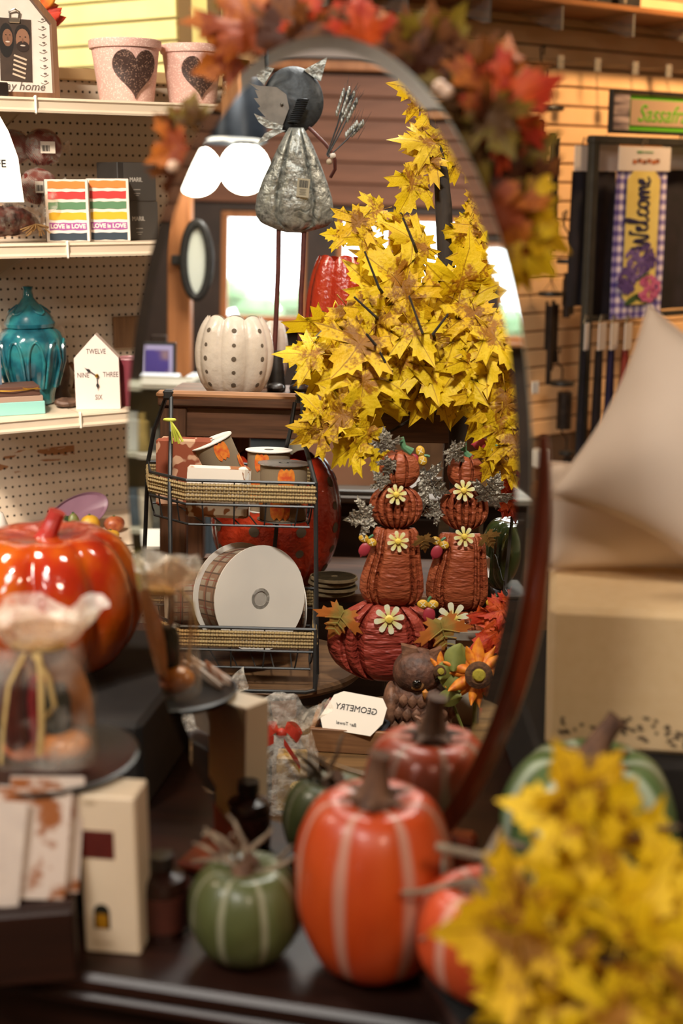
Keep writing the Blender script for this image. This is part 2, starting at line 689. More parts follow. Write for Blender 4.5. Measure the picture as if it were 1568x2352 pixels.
# small white shopping cards low on the wall
p = onwall(1238, 1052, .1)
single('white_card', 'small white card box on the slat wall beside the mirror edge', 'box', p, G().box((0, 0, 0), (.06, .06, .075), .004), M('card_white', 'e8e2da', rough=.6), RZ)
p = onwall(1228, 890, .12)
single('white_tag', 'small white tag hanging on the slat wall above the white card box', 'tag', p, G().box((0, 0, 0), (.04, .01, .05), .002), M('card_white', 'e8e2da'), RZ)
o = thing('wall_ledge', 'low wooden ledge on the slat wall behind the pillow', 'shelf', onwall(1300, 1120, .14), RZ)
part('board', G().box((0, 0, 0), (1.2, .24, .03), .003), wood('ledge_wood', '6a4426', '8a5a32', 0, 6), o)
part('front_strip', G().box((0, -.12, -.02), (1.2, .02, .07), .003), wood('ledge_wood2', '5a3a20', '7a4e2c', 0, 6), o)

# ---------------------------------------------------------------- flag rack with sign and flags
use(REAL)
TF = 4.75


def fl(px, py, dy=0.0):
    q = Apl(px, py, A(1360, 600, TF) + NR * -dy, NR)
    return q


F0 = fl(1352, 600)
F0G = V((F0.x, F0.y, 0))
rk = thing('flag_rack', 'tall black metal display rack holding garden flags', 'rack', (F0.x, F0.y, 0), RZ)


def flx(px, py, dy=0.0):
    q = fl(px, py, dy) - F0
    return V((q.dot(DR), -q.dot(NR), q.z + F0.z))


zt_ = flx(1352, 312).z
g = G().box((0, 0, zt_ / 2), (.035, .03, zt_), .003)
m_rack = M('rack_grey_black', '2b2a26', '35332e', 20, .5)
part('post', g, m_rack, rk)
part('post', G().box((.75, 0, zt_ / 2), (.035, .03, zt_), .003), m_rack, rk)
part('top_bar', G().box((.375, 0, zt_ - .012), (.79, .034, .028), .003), m_rack, rk)
zb_ = flx(1352, 735).z
part('middle_bar', G().box((.375, .03, zb_), (.72, .02, .02), .002), m_rack, rk)
part('foot', G().box((0, 0, .015), (.05, .4, .03), .004), m_rack, rk)
part('foot', G().box((.75, 0, .015), (.05, .4, .03), .004), m_rack, rk)
# header sign
s0, s1 = flx(1400, 255), flx(1700, 255)
w_ = s1.x - s0.x
cx, cz = (s0.x + s1.x) / 2, flx(1400, 255).z
hh = .145
sp = F0G + DR * cx + V((0, 0, cz))
sg = thing('header_sign', 'black framed sign in green and tan on top of the flag rack', 'sign', (sp.x, sp.y, sp.z), RZ)
part('frame', G().box((0, 0, hh / 2 + .002 - .005), (w_, .02, .012), .002).box((0, 0, -hh / 2 + .003), (w_, .02, .012), .002).box((-w_ / 2 + .006, 0, 0), (.012, .02, hh - .008), .002).box((w_ / 2 - .006, 0, 0), (.012, .02, hh - .008), .002), m_black, sg)
part('panel', G().box((0, .004, 0), (w_ - .02, .006, hh - .02)), M('sign_green', '5fae22', rough=.5), sg)
part('panel', G().box((.04, .0, 0), (w_ - .13, .006, hh - .055)), M('sign_tan', 'b79a7e', rough=.5), sg, label='tan middle field')
part('panel', G().box((-w_ / 2 + .055, -.001, 0), (.085, .006, hh - .022)), M('sign_photos', '4a3f48', 'c8b2ac', 22, .5, st=(.3, 1, 2.5)), sg, label='strip of small pictures')
g = text_geo('Sassafras', .085, T(-.22, -.004, -.005), .35, align='LEFT', depth=.001)
part('lettering', g, M('sign_green', '5fae22'), sg, label='green script lettering')

# flag hangers on the rack, seen nearly edge-on, and the welcome flag
m_hdr = M('header_card', 'dcd2cc', rough=.6)
m_dark = M('flag_dark', '15131a', '221c26', 12, .8)


def flag(label, px, y0, y1, w, dy, col, hdr, px_w=None, rz=0.0):
    p = flx(px, y0, dy)
    k = .97 * TF / FPX * 1.06
    h = (y1 - y0) * k
    q = F0G + DR * p.x + NR * -p.y + V((0, 0, p.z))
    o = thing('garden_flag', label, 'flag', (q.x, q.y, q.z), RZ + rz, 'garden flags on the black rack')
    hh = hdr * k
    g = G()
    g.shell(lambda u, v: ((u - .5) * w, .004 * sin(u * 9 + v * 3), -hh - v * (h - hh)), 10, 8, False)
    g2 = G()
    n0 = len(g.v)
    g.shell(lambda u, v: ((u - .5) * w, .005 + .004 * sin(u * 9 + v * 3), -hh - v * (h - hh)), 10, 8, False)
    part('cloth', g, col, o, smooth=180)
    part('header_card', G().box((0, -.006, -hh / 2), (w * 1.04, .004, hh), .001), m_hdr, o)
    part('hanger', G().tube([(-.012, 0, .0), (0, 0, .03), (.014, 0, .024), (.012, 0, .012)], .003, 6), m_wire, o)
    return o, w, h, hh


m_ging = NT('gingham')
xyz = m_ging.sep(m_ging.co())
fx = m_ging.math('GREATER_THAN', m_ging.math('FRACT', m_ging.math('MULTIPLY', xyz[0], 27.0)), .5)
fz = m_ging.math('GREATER_THAN', m_ging.math('FRACT', m_ging.math('MULTIPLY', xyz[2], 27.0)), .5)
sm = m_ging.math('MULTIPLY', m_ging.math('ADD', fx, fz), .5)
m_ging.set(m_ging.ramp(sm, [(0, 'e6dcea'), (.5, '8f84bd'), (1, '4b3f8e')]), .75)
m_ging = m_ging.m
flag('dark garden flag turned edge-on behind the rack post', 1341, 335, 690, .10, .10, m_dark, 55)
flag('dark garden flag close behind the welcome flag', 1392, 330, 715, .12, .06, m_dark, 60)
flag('dark garden flag at the outer end of the top row', 1562, 330, 715, .2, .08, m_dark, 60)
wf, W_, H_, HH = flag('purple gingham garden flag that says Welcome with hyacinths', 1479, 338, 716, .262, -.03, m_ging, 52)
g = G()
hx, hz0, hz1 = W_ * .33, -HH - .0, -H_ + .05
g.prism([(-hx + .03, hz0), (hx - .03, hz0), (hx, hz0 - .03), (hx, hz1 + .03), (hx - .04, hz1), (-hx + .04, hz1), (-hx, hz1 + .03), (-hx, hz0 - .03)], .002, None, -.0085)
wfy = part('yellow_field', g, M('flag_yellow', 'e3d27e', 'd9c26a', 8, .75), wf)
# the word Welcome, written upwards as brush strokes
WEL = [[(0, 1.0), (.08, .1), (.18, .0), (.3, .85), (.38, .1), (.5, .0), (.62, 1.05), (.72, 1.0)],
       [(.72, .35), (.86, .5), (.88, .68), (.8, .7), (.74, .45), (.8, .05), (.95, .05), (1.05, .4), (1.2, 1.25), (1.17, 1.4), (1.08, 1.2), (1.08, .2), (1.18, .0), (1.3, .2)],
       [(1.58, .55), (1.5, .68), (1.4, .55), (1.37, .2), (1.47, .0), (1.6, .15), (1.68, .4)],
       [(1.82, .65), (1.7, .5), (1.7, .15), (1.8, .0), (1.93, .2), (1.93, .5), (1.82, .65), (2.05, .55)],
       [(2.05, .6), (2.1, .0), (2.13, .45), (2.26, .65), (2.3, .0), (2.33, .45), (2.46, .65), (2.52, .1), (2.62, .1)],
       [(2.62, .3), (2.78, .5), (2.78, .68), (2.68, .65), (2.64, .3), (2.72, .02), (2.9, .15)]]


def brush(strokes, s, m, r=.055):
    g = G()
    for st in strokes:
        pts = []
        for i in range(len(st) - 1):       # Catmull-Rom through the points
            p0, p1, p2, p3 = (V((*st[max(min(i + k, len(st) - 1), 0)], 0)) for k in (-1, 0, 1, 2))
            for q in range(5):
                u = q / 5
                pts.append(.5 * ((2 * p1) + (p2 - p0) * u + (2 * p0 - 5 * p1 + 4 * p2 - p3) * u * u + (3 * p1 - p0 - 3 * p2 + p3) * u ** 3))
        pts.append(V((*st[-1], 0)))
        g.tube([(p.x * s, 0, p.y * s) for p in pts], [s * r * (.7 + .6 * abs(sin(i * .45))) for i in range(len(pts))], 6, False, .35, m, (0, 1, 0))
    return g


zl = -H_ + .255
g = brush(WEL, .088, T(-.018 + .05, -.0105, zl) @ R(-PI / 2, 'Y'), .05)
part('lettering', g, M('ink_navy', '1d1a45', rough=.7), wfy, label='dark blue script word Welcome')
random.seed(4)
mp_ = [M('petal_violet', '4a3470', '6a5296', 90, .8), M('petal_plum', '5c4385', '8670ac', 90, .8), M('petal_pink', 'b03f74', 'd47aa6', 90, .8)]
for lab, cx, cz, rx, rz_, mt in (('hyacinth', -.03, .20, .05, .06, mp_[1]), ('hyacinth', .03, .22, .05, .05, mp_[0]), ('hyacinth', -.065, .135, .045, .05, mp_[0]), ('pink_flower', .055, .105, .055, .045, mp_[2])):
    g = G()
    for i in range(46):
        a_, r_ = random.uniform(0, 2 * PI), math.sqrt(random.random())
        x, z = cx + rx * r_ * cos(a_), -H_ + cz + rz_ * r_ * sin(a_)
        g.prism([(x + .011 * cos(q * 2 * PI / 6 + i), z + .011 * sin(q * 2 * PI / 6 + i)) for q in range(6)], .0008, None, -.0100 - .0006 * (i % 5))
    part(lab, g, mt, wf, kind='stuff')
g = G()
for x, z, r_, a_ in ((0, .15, .06, .2), (.02, .07, .05, -.3), (-.03, .07, .05, .4)):
    g.prism([(x + r_ * cos(a_) * u - .012 * math.sqrt(max(1 - u * u, 0)) * sg_ * sin(a_), -H_ + z + r_ * sin(a_) * u + .012 * math.sqrt(max(1 - u * u, 0)) * sg_) for sg_, us in ((1, (-1, -.5, 0, .5, 1)), (-1, (.5, 0, -.5))) for u in us], .0008, None, -.0098)
part('printed_leaf', g, M('leaf_green', '3f5a2e', rough=.8), wf, kind='stuff')
k = .0016
g = G().box((-.03, -.0095, -.018), (.03, .001, .007)).box((.015, -.0095, -.018), (.05, .001, .004))
part('header_print', g, M('print_green', '4f8f4a', rough=.6), wf)
g = G()
for i, dx in enumerate((-.055, -.03, -.005, .02, .045, .065)):
    g.box((dx, -.0095, -.052 + .004 * (i % 2)), (.02, .001, .014), 0, None)
part('header_print', g, M('print_mixed', '2c2c2c', 'c07040', 60, .6), wf)
for i, (px, lab, col) in enumerate(((1345, 'white headed dark flag beside the rack post in the second row', 'flag_dark'), (1380, 'black flag with a cream header in the second row', 'flag_dark'), (1408, 'navy flag with a folded cream header in the second row', 'flag_navy'), (1440, 'striped red flag with a white header next to the pillow', 'flag_red'))):
    mm = {'flag_dark': m_dark, 'flag_navy': M('flag_navy', '232046', '2c2754', 10, .8), 'flag_red': M('flag_red', '8a2a2a', 'b0584a', 20, .8)}[col]
    flag(lab, px, 742, 1160, (.055 if i else .03), -.05 - .03 * (i % 2), mm, 60, rz=.3)


# ---------------------------------------------------------------- cream gondola shelves
G30 = rad(30)
GD, GN = V((cos(G30), sin(G30), 0)), V((sin(G30), -cos(G30), 0))
q = A(150, 560, 3.1)
GP = V((q.x, q.y, 0))                      # on the front edge line of the shelves, at floor height


def gp(px, py, back):
    """Point on the vertical plane that lies `back` behind the shelf fronts."""
    return Apl(px, py, GP - GN * back, GN)


def gl(px, back):
    """Along-the-shelf coordinate under a pixel column (taken at shelf height)."""
    return (gp(px, 560, back) - GP).dot(GD)


ZS = [gp(150, 226, 0).z, gp(150, 557, 0).z, gp(150, 951, 0).z, gp(150, 1262, 0).z]   # shelf tops
m_cream = M('cream_steel', 'd8c6ae', 'dccbb4', 8, .38)
m_peg = NT('pegboard')
x_, y_, z_ = m_peg.sep(m_peg.co())
PH, PV_ = .0188, .0262


def frac_c(v, p):
    return m_peg.math('SUBTRACT', m_peg.math('FRACT', m_peg.math('DIVIDE', v, p)), .5)


dx_, dz_ = m_peg.math('MULTIPLY', frac_c(x_, PH), PH), m_peg.math('MULTIPLY', frac_c(z_, PV_), PV_)
d2 = m_peg.math('SQRT', m_peg.math('ADD', m_peg.math('MULTIPLY', dx_, dx_), m_peg.math('MULTIPLY', dz_, dz_)))
hole = m_peg.math('LESS_THAN', d2, .0033)
pc = m_peg.ramp(m_peg.noise(5, 4), [(.3, 'c0b19e'), (.7, 'cfc0ae')])
# torn brown patches on the lower panel
pt = m_peg.noise(1, 4, m_peg.co((9, 9, 30)), 1.2)
zz = m_peg.math('MULTIPLY', m_peg.math('LESS_THAN', m_peg.math('ABSOLUTE', m_peg.math('SUBTRACT', z_, .81)), .035), m_peg.math('LESS_THAN', m_peg.math('ABSOLUTE', m_peg.math('ADD', x_, .02)), .13))
torn = m_peg.math('MULTIPLY', zz, m_peg.math('GREATER_THAN', pt, .56))
m_peg.set(m_peg.mix(hole, m_peg.mix(torn, pc, '9c6a44'), '2a1d12'), .6)
m_peg = m_peg.m

gon = thing('gondola_shelf', 'cream metal shop shelving with a pegboard back, beyond the mirror', 'shelf', GP, G30)
XL, XR = gl(-40, 0), gl(620, .3)
zt = ZS[0] + (gp(150, 226, .33) - gp(150, 158, .33)).length
BK = .34
for i, (x0, x1) in enumerate(((XL - .15, gl(240, BK) - .0), (gl(240, BK), XR))):
    pass
part('pegboard', G().box(((XL + XR) / 2, BK + .006, zt / 2), (XR - XL + .1, .012, zt)), m_peg, gon)
part('top_rail', G().box(((XL + XR) / 2, BK - .004, zt + .012), (XR - XL + .1, .03, .03), .003), M('rail_tan', 'b49468', 'bd9d72', 8, .45), gon)
joints = (gl(96, 0), gl(152, 0), gl(163, 0), None)
for i, z in enumerate(ZS):
    xj = joints[i] if joints[i] is not None else XL
    for x0, x1, dz in ((XL - .05, xj - .002, .0), (xj + .002, XR, -.003)):
        if x1 - x0 < .02:
            continue
        g = G()
        g.box(((x0 + x1) / 2, BK / 2, z - .006 + dz * .0), (x1 - x0, BK - .004, .012))
        part('shelf', g, m_cream, gon)
        # the price channel: a lip with a shallow hollow front
        prof = [(0, 0), (-.010, -.001), (-.012, -.006), (-.007, -.010), (-.007, -.024), (-.013, -.029), (-.012, -.034), (0, -.034)]
        g = G()
        n = len(prof)
        vs = [V((x0, y, z + zz_)) for y, zz_ in prof] + [V((x1, y, z + zz_)) for y, zz_ in prof]
        g.add(vs, [tuple(range(n)), tuple(range(2 * n - 1, n - 1, -1))] + [(k, k + n, (k + 1) % n + n, (k + 1) % n) for k in range(n)])
        part('price_channel', g, m_cream, gon)
    if joints[i] is not None:
        part('channel_end', G().box((xj, -.008, z - .017), (.007, .014, .042), .003), M('cap_white', 'e6dccc', rough=.3), gon)
    g = G().prism([(0, -.013), (.30, -.013), (.30, -.03), (.02, -.09), (0, -.09)], .006, T(gl(20, .2), BK - .002, z) @ R(-PI / 2, 'Z'), -.003)
    part('bracket', g, M('bracket_brown', '8a7454', rough=.5), gon)


def onshelf(i, px, back):
    """Point on shelf i under a pixel column, `back` behind its front edge."""
    a_ = (Apl(px, 500, GP - GN * back, GN) - GP).dot(GD)
    z = ZS[i] + .0005
    # shift for the vertical lines' lean: look again at the right height
    for _ in range(3):
        P = GP + GD * a_ - GN * back + V((0, 0, z))
        d = P - CAM
        dep = d.dot(FWD)
        py = 1176 - FPX * d.dot(UPC) / dep
        a_ = (Apl(px, py, GP - GN * back, GN) - GP).dot(GD)
    return GP + GD * a_ - GN * back + V((0, 0, z))


def kpx(P):
    """Metres per pixel at a point."""
    return (V(P) - CAM).dot(FWD) / FPX


# heart pots
def glitter(name, c1, c2):
    t = NT(name)
    vo = t.n('ShaderNodeTexVoronoi')
    vo.inputs['Scale'].default_value = 420
    t.l(t.co(), vo.inputs['Vector'])
    sp = t.sep(vo.outputs['Color'])[0]
    t.set(t.ramp(sp, [(.0, c1), (.80, c1), (.9, c2)]), .45, 0, .6)
    t.bump(sp, .25, .001)
    return t.m


m_pink = glitter('pink_glitter', 'd9aea2', 'f0d4c8')
m_hrt = glitter('brown_glitter', '3e2a24', '8a6c5c')


def heart_out(n=40, s=1.0):
    out = []
    for i in range(n):
        a_ = 2 * PI * i / n
        out.append((s * 16 * sin(a_) ** 3 / 17, s * (13 * cos(a_) - 5 * cos(2 * a_) - 2 * cos(3 * a_) - cos(4 * a_)) / 17))
    return out


for i, (px, wpx, hpx, lab) in enumerate(((292, 168, 137, 'pink glitter pot with a brown heart, nearer the framed photo'), (443, 146, 132, 'pink glitter pot with a brown heart, touching the mirror edge'))):
    P = onshelf(0, px, .11)
    k = kpx(P)
    r, h = wpx / 2 * k * .98, hpx * k
    o = thing('heart_pot', lab, 'flower pot', P, G30 + .1, 'pink heart pots on the top shelf')
    part('body', G().lathe([(0, 0), (r * .74, 0), (r * .93, h * .86), (r * .9, h * .86), (r * .7, .01), (0, .01)], 40), m_pink, o)
    part('rim', G().lathe([(r * .92, h * .86), (r * .985, h * .865), (r, h * .9), (r * 1.0, h * .985), (r * .98, h), (r * .93, h), (r * .91, h * .87)], 40), m_pink, o)
    hs = r * .74
    g = G()
    ho = heart_out(44, hs)
    zc = h * .5
    ang0 = rad(-90 + 30 - 40)
    n = len(ho)
    vs = []
    for dep in (.0006, .007):
        for x, z in ho:
            rr = r * (.74 + .19 * (zc + z) / (h * .86)) + dep
            a_ = ang0 + x / rr * .92
            vs.append((rr * cos(a_), rr * sin(a_), zc + z))
    fs = [(j, (j + 1) % n, (j + 1) % n + n, j + n) for j in range(n)]
    for lay in (0, n):
        c = len(vs)
        rr = r * (.74 + .19 * zc / (h * .86)) + (.0006 if not lay else .009)
        vs.append((rr * cos(ang0), rr * sin(ang0), zc))
        fs += [(c, lay + j, lay + (j + 1) % n) for j in range(n)]
    g.add(vs, fs)
    part('heart', g, m_hrt, o, label='dark brown glitter heart')

# dark jar behind the mirror edge
P = onshelf(0, 545, .08)
o = thing('dark_jar', 'dark jar with a gold lid half hidden by the mirror', 'jar', P, G30)
part('body', G().lathe([(0, 0), (.034, 0), (.036, .005), (.036, .075), (.03, .082), (0, .082)], 24), M('jar_black', '241d1a', rough=.3), o)
part('lid', G().lathe([(.0, .082), (.034, .082), (.034, .112), (0, .112)], 24), M('lid_gold', '7a5a24', rough=.3, metal=.7), o)
part('label', G().lathe([(.0365, .03), (.0365, .062)], 24), M('jar_label', '4f5544', 'a8ab94', 130, .6, lo=.5, hi=.6), o)

# house-shaped picture frame with a clipped photo
P = onshelf(0, 30, .05)
k = kpx(P)
W2 = 104 * k
o = thing('photo_frame', 'house shaped brown frame with a clipped photo and the words stay home', 'picture frame', P, G30 - .12)
hb, ht = 168 * k, 290 * k
out = [(-W2, 0), (W2, 0), (W2, hb), (0, ht), (-W2, hb)]
inn = [(-W2 + .012, .012), (W2 - .012, .012), (W2 - .012, hb - .006), (0, ht - .017), (-W2 + .012, hb - .006)]
m_fr = wood('frame_walnut', '5f3f2a', '7c5639', 2, 9)
for i in range(5):
    a_, b_, c_, d_ = out[i], out[(i + 1) % 5], inn[(i + 1) % 5], inn[i]
    part('frame_bar', G().prism([a_, b_, c_, d_], .04, None, -.02), m_fr, o)
part('panel', G().prism([(x * .99, z) for x, z in inn], .006, None, .0), M('panel_white', 'e2d8cc', 'dcd0c2', 20, .6), o)
ph = T(.012, -.0012, hb * .62) @ R(.03, 'Y')
pho = part('photo', G().box((0, 0, 0), (72 * k, .001, 136 * k), 0, ph), M('photo_dark', '2c221d', '4a382c', 12, .45), o, label='clipped photo of two smiling people')
for nm, x, z, rx, rz_, col, dd in (('hair', -.021, .020, .017, .038, '120d0b', .0008), ('face', -.018, .026, .0115, .019, '7d563f', .0012), ('hair', .016, .036, .018, .021, '1a120e', .0009), ('face', .016, .024, .0155, .024, '8a624a', .0013), ('beard', .016, .009, .0145, .012, '2a1b14', .0016), ('smile', .016, .011, .006, .0016, 'c8b8a8', .002), ('smile', -.018, .017, .005, .0016, 'c8b8a8', .002), ('eye', .010, .030, .002, .0012, '1a120e', .002), ('eye', .022, .030, .002, .0012, '1a120e', .002), ('eye', -.022, .032, .0017, .001, '1a120e', .002), ('eye', -.013, .032, .0017, .001, '1a120e', .002), ('nose', .016, .022, .002, .005, '74503c', .0018), ('nose', -.018, .024, .0017, .004, '694632', .0018)):
    part(nm, G().prism([(x + rx * cos(q * PI / 8), z + rz_ * sin(q * PI / 8)) for q in range(16)], .0003, ph, -dd), M('photo_' + nm + col, col, rough=.45), pho)
g = G()
for i in range(5):
    g.box((.014 + .002 * i, -.001, -.012 - .010 * i), (.030, .0004, .004), 0, ph @ R(.3, 'Y'))
part('shirt_stripe', g, M('photo_stripe', 'c8b49c', rough=.5), pho, kind='stuff')
g = G().tube([(-.010, -.004, 0), (-.012, -.006, .014), (0, -.01, .02), (.012, -.006, .014), (.010, -.004, 0)], .0022, 6, m=T(.012, -.001, hb * .62 + 68 * k)).box((0, -.003, -.004), (.026, .006, .012), .002, T(.012, -.001, hb * .62 + 68 * k))
part('clip', g, M('chrome', 'b8b0a4', rough=.2, metal=.9), o, label='silver bulldog clip')
part('lettering', text_geo("let's stay home", .026, T(-.005, -.0012, .026), .3, depth=.0005), M('ink_soft', '6a6058', rough=.7), o)
g = G()
for j in range(9):
    for sx_ in (-1, 1):
        z = .035 + j * .017
        if z > hb + .01:
            continue
        x = sx_ * (W2 - .03)
        g.tube([(x - .009, -.0012, z), (x, -.0014, z - .003), (x + .009, -.0012, z + .002)], .0006, 4)
        g.prism([(x + .002 + .004 * cos(q), z + .004 + .002 * sin(q)) for q in (0, 1, 2, 3, 4, 5)], .0004, None, -.0014)
part('vine_print', g, M('ink_soft', '6a6058'), o, kind='stuff')
single('black_clip_tag', 'small black tag holder on the top shelf edge', 'tag', onshelf(0, 6, .01) + V((0, 0, .0)), G().box((0, 0, .015), (.028, .01, .03), .003), M('jar_black', '241d1a'), G30)

# orange bloom behind the house frame
P = onshelf(0, 92, .26)
o = thing('orange_bouquet', 'orange and red artificial flower behind the house frame', 'flower', P, G30)
part('vase', G().lathe([(0, 0), (.03, 0), (.038, .05), (.025, .12), (.02, .12), (.03, .05), (.0, .006)], 16), M('vase_tan', '8a6a44', rough=.5), o)
random.seed(8)
for i in range(22):
    a_ = random.uniform(0, 2 * PI)
    e = random.uniform(.1, 1.2)
    d = V((cos(a_) * cos(e), sin(a_) * cos(e), sin(e)))
    g = G().shell(lambda u, v: (.015 * sin(PI * v) * cos(2 * PI * u), .003 * sin(PI * v) * sin(2 * PI * u), .07 * v), 6, 5, True, face_to((0.01, 0, .19 + .03 * (i % 3)), (cos(a_ + 1.5), sin(a_ + 1.5), .2), d))
    part('petal', g, M('petal_orange', 'c8501c', 'e0902a', 40, .7) if i % 3 else M('petal_red2', 'a02a1c', 'c43a20', 40, .7), o, smooth=180)
part('stem', G().tube([(0, 0, .05), (.005, 0, .2)], .004, 6), M('leaf_green', '3f5a2e'), o)

# twine balls in clear wrap
m_twine = NT('twine')
wv = m_twine.n('ShaderNodeTexWave')
wv.inputs['Scale'].default_value = 90
wv.inputs['Distortion'].default_value = 5
wv.inputs['Detail'].default_value = 2
wv.inputs['Detail Scale'].default_value = .6
m_twine.l(m_twine.co((1, .3, 1.4), (.5, .4, .3)), wv.inputs['Vector'])
m_twine.set(m_twine.ramp(wv.outputs['Fac'], [(.2, '5c1f1c'), (.8, 'a24a3c')]), .75)
m_twine.bump(wv.outputs['Fac'], .7, .004)
m_twine = m_twine.m
m_wrap = clear('clear_wrap', .96, 'fff6ee', .07, .8, 45)
m_lbl = M('paper_label', 'ded2c2', rough=.6)
m_ink = M('ink_black', '1a1614', rough=.7)


def crumple(fn, amp, f, seed):
    def g(u, v):
        p = V(fn(u, v))
        n = NZ.noise_vector(p * f + V((seed, 0, 0)))
        return p + n * amp
    return g


def twine_ball(label, px, py, rpx, back, lab_dx, lab_dz):
    P0 = gp(px, py, back)
    k = kpx(P0)
    r = rpx * k
    o = thing('twine_ball', label, 'twine', P0 - V((0, 0, r)), G30, 'wrapped twine balls on the second shelf')
    part('ball', G().shell(lambda u, v: (r * 1.06 * sin(PI * v) * cos(2 * PI * u), r * .9 * sin(PI * v) * sin(2 * PI * u), r - r * .97 * cos(PI * v)), 28, 18), m_twine, o)
    g = G().shell(crumple(lambda u, v: (r * 1.14 * sin(PI * v) * cos(2 * PI * u), r * 1.0 * sin(PI * v) * sin(2 * PI * u), r - r * .985 * cos(PI * v)), .006, 40, px), 24, 14)
    g.shell(crumple(lambda u, v: (r * (1.0 + .55 * v), r * (.1 + .32 * v) * cos(2 * PI * u), r * (.95 + .1 * v) + r * (.1 + .3 * v) * sin(2 * PI * u)), .006, 50, py), 12, 5)
    part('clear_wrap', g, m_wrap, o, smooth=25)
    lx, lz = lab_dx * k, lab_dz * k
    pl_ = part('price_label', G().box((lx, -r * 1.05, r + lz), (34 * k, .001, 26 * k), 0, None), m_lbl, o)
    g = G()
    for i in range(8):
        g.box((lx + (-14 + i * 2.4) * k, -r * 1.05 - .001, r + lz - 2 * k), ((.7 + .6 * (i % 3)) * k, .0006, 13 * k))
    part('barcode', g, m_ink, pl_, kind='stuff')
    return o


twine_ball('wrapped dark red twine ball, topmost by the pegboard', 98, 338, 42, .14, -2, -2)
twine_ball('wrapped dark red twine ball behind the white tag, upper pair', 28, 338, 40, .16, -20, -40)
twine_ball('wrapped dark red twine ball with a barcode label, lower pair', 88, 428, 42, .14, -4, -2)
twine_ball('wrapped dark red twine ball behind the white tag, lower pair', 20, 430, 40, .16, -10, -40)
P = onshelf(1, 40, .085) + V((0, 0, .012))
o = thing('potpourri_bag', 'clear bag of dark potpourri tied with raffia on the second shelf', 'bag', P, G30)
part('contents', G().shell(crumple(lambda u, v: (.075 * sin(PI * v) * cos(2 * PI * u) - .02, .045 * sin(PI * v) * sin(2 * PI * u), .036 - .036 * cos(PI * v)), .008, 30, 2), 24, 14), M('potpourri', '3a1412', '7a3a34', 60, .7, bump=.8, bsc=70, bd=.006), o)
part('clear_wrap', G().shell(crumple(lambda u, v: (.085 * sin(PI * (.1 + .9 * v)) * cos(2 * PI * u) - .015, .05 * sin(PI * (.1 + .9 * v)) * sin(2 * PI * u), .04 - .04 * cos(PI * v)), .010, 34, 5), 26, 14).shell(crumple(lambda u, v: (.035 + .05 * v + .0 * u, -.05 + .04 * (u - .5), .035 + .07 * v + .05 * (u - .5)), .016, 40, 9), 10, 8, False), m_wrap, o, smooth=25)
m_raf = M('raffia', 'b08a56', 'd0aa74', 50, .8)
random.seed(3)
for i in range(14):
    a_ = random.uniform(-2.8, .2)
    l_ = random.uniform(.02, .045)
    g = G().tube([(.03, -.055, .03), (.03 + l_ * .6 * cos(a_), -.062 - .006 * random.random(), .03 + l_ * .7 * sin(a_) * .6), (.03 + l_ * cos(a_), -.056, max(.003, .03 + l_ * sin(a_) * .8))], .0016, 5)
    part('raffia_strand', g, m_raf, o)

# the white tag in front of the twine
P0 = gp(5, 362, -.10)
k = kpx(P0)
o = thing('white_tag', 'large white tag ending in the letter E, in front of the twine', 'tag', P0, G30 * .4)
out = [(-130 * k, -100 * k), (44 * k, -100 * k), (36 * k, 0), (18 * k, 58 * k), (-6 * k, 104 * k), (-130 * k, 104 * k)]
part('card', G().prism(out, .002, None, -.001), M('card_white', 'e8e2da'), o)
part('lettering', text_geo('HOME SAFE', 24 * k, T(8 * k, -.0016, -14 * k), 0, align='RIGHT'), m_ink, o)
part('stand', G().box((-60 * k, .03, -.02), (.03, .002, 230 * k), 0, R(-.1, 'X')), M('card_white', 'e8e2da'), o)

# rainbow boxes
cols = ('f0893c', 'd23a36', '5d8a62', 'e4b62a', 'a9589c', '2e3c48')
m_wht = M('box_white', 'efe6da', rough=.5)
for i, (px, wpx, lab) in enumerate(((158, 92, 'white box with rainbow stripes, nearer the twine balls'), (252, 90, 'white box with rainbow stripes, beside the black boxes'))):
    P = onshelf(1, px, .035)
    k = kpx(P)
    w_, h_ = wpx * k * 1.06, 139 * k
    o = thing('rainbow_box', lab, 'box', P, G30 - .30, 'striped boxes on the second shelf')
    part('carton', G().box((0, .03, h_ / 2), (w_, .06, h_), .0015), m_wht, o)
    part('carton_side', G().box((-w_ / 2 - .0006, .03, h_ / 2), (.001, .058, h_ - .004)), m_black, o, label='black side of the carton')
    for j, c in enumerate(cols):
        z = h_ * (.91 - .166 * j)
        hh = h_ * .118
        g = G()
        top, bot = [], []
        for q in range(9):
            x = (q / 8 - .5) * w_ * .86
            top.append((x, z + hh / 2 - (j * .0007) * 0 + .0009 * sin(q * 2.3 + j * 1.7)))
            bot.append((x + .0008 * sin(j * 5), z - hh / 2 + .0009 * sin(q * 1.9 + j * 2.9)))
        g.prism(bot + top[::-1], .0008, None, -.0008)
        part('stripe', g, M('stripe_' + c, c, rough=.5), o)
    part('lettering', text_geo('LOVE is LOVE', w_ * .135, T(0, -.0012, h_ * (.91 - .166 * 4)), 0, depth=.0004, weight=.0006), M('box_white', 'efe6da'), o)

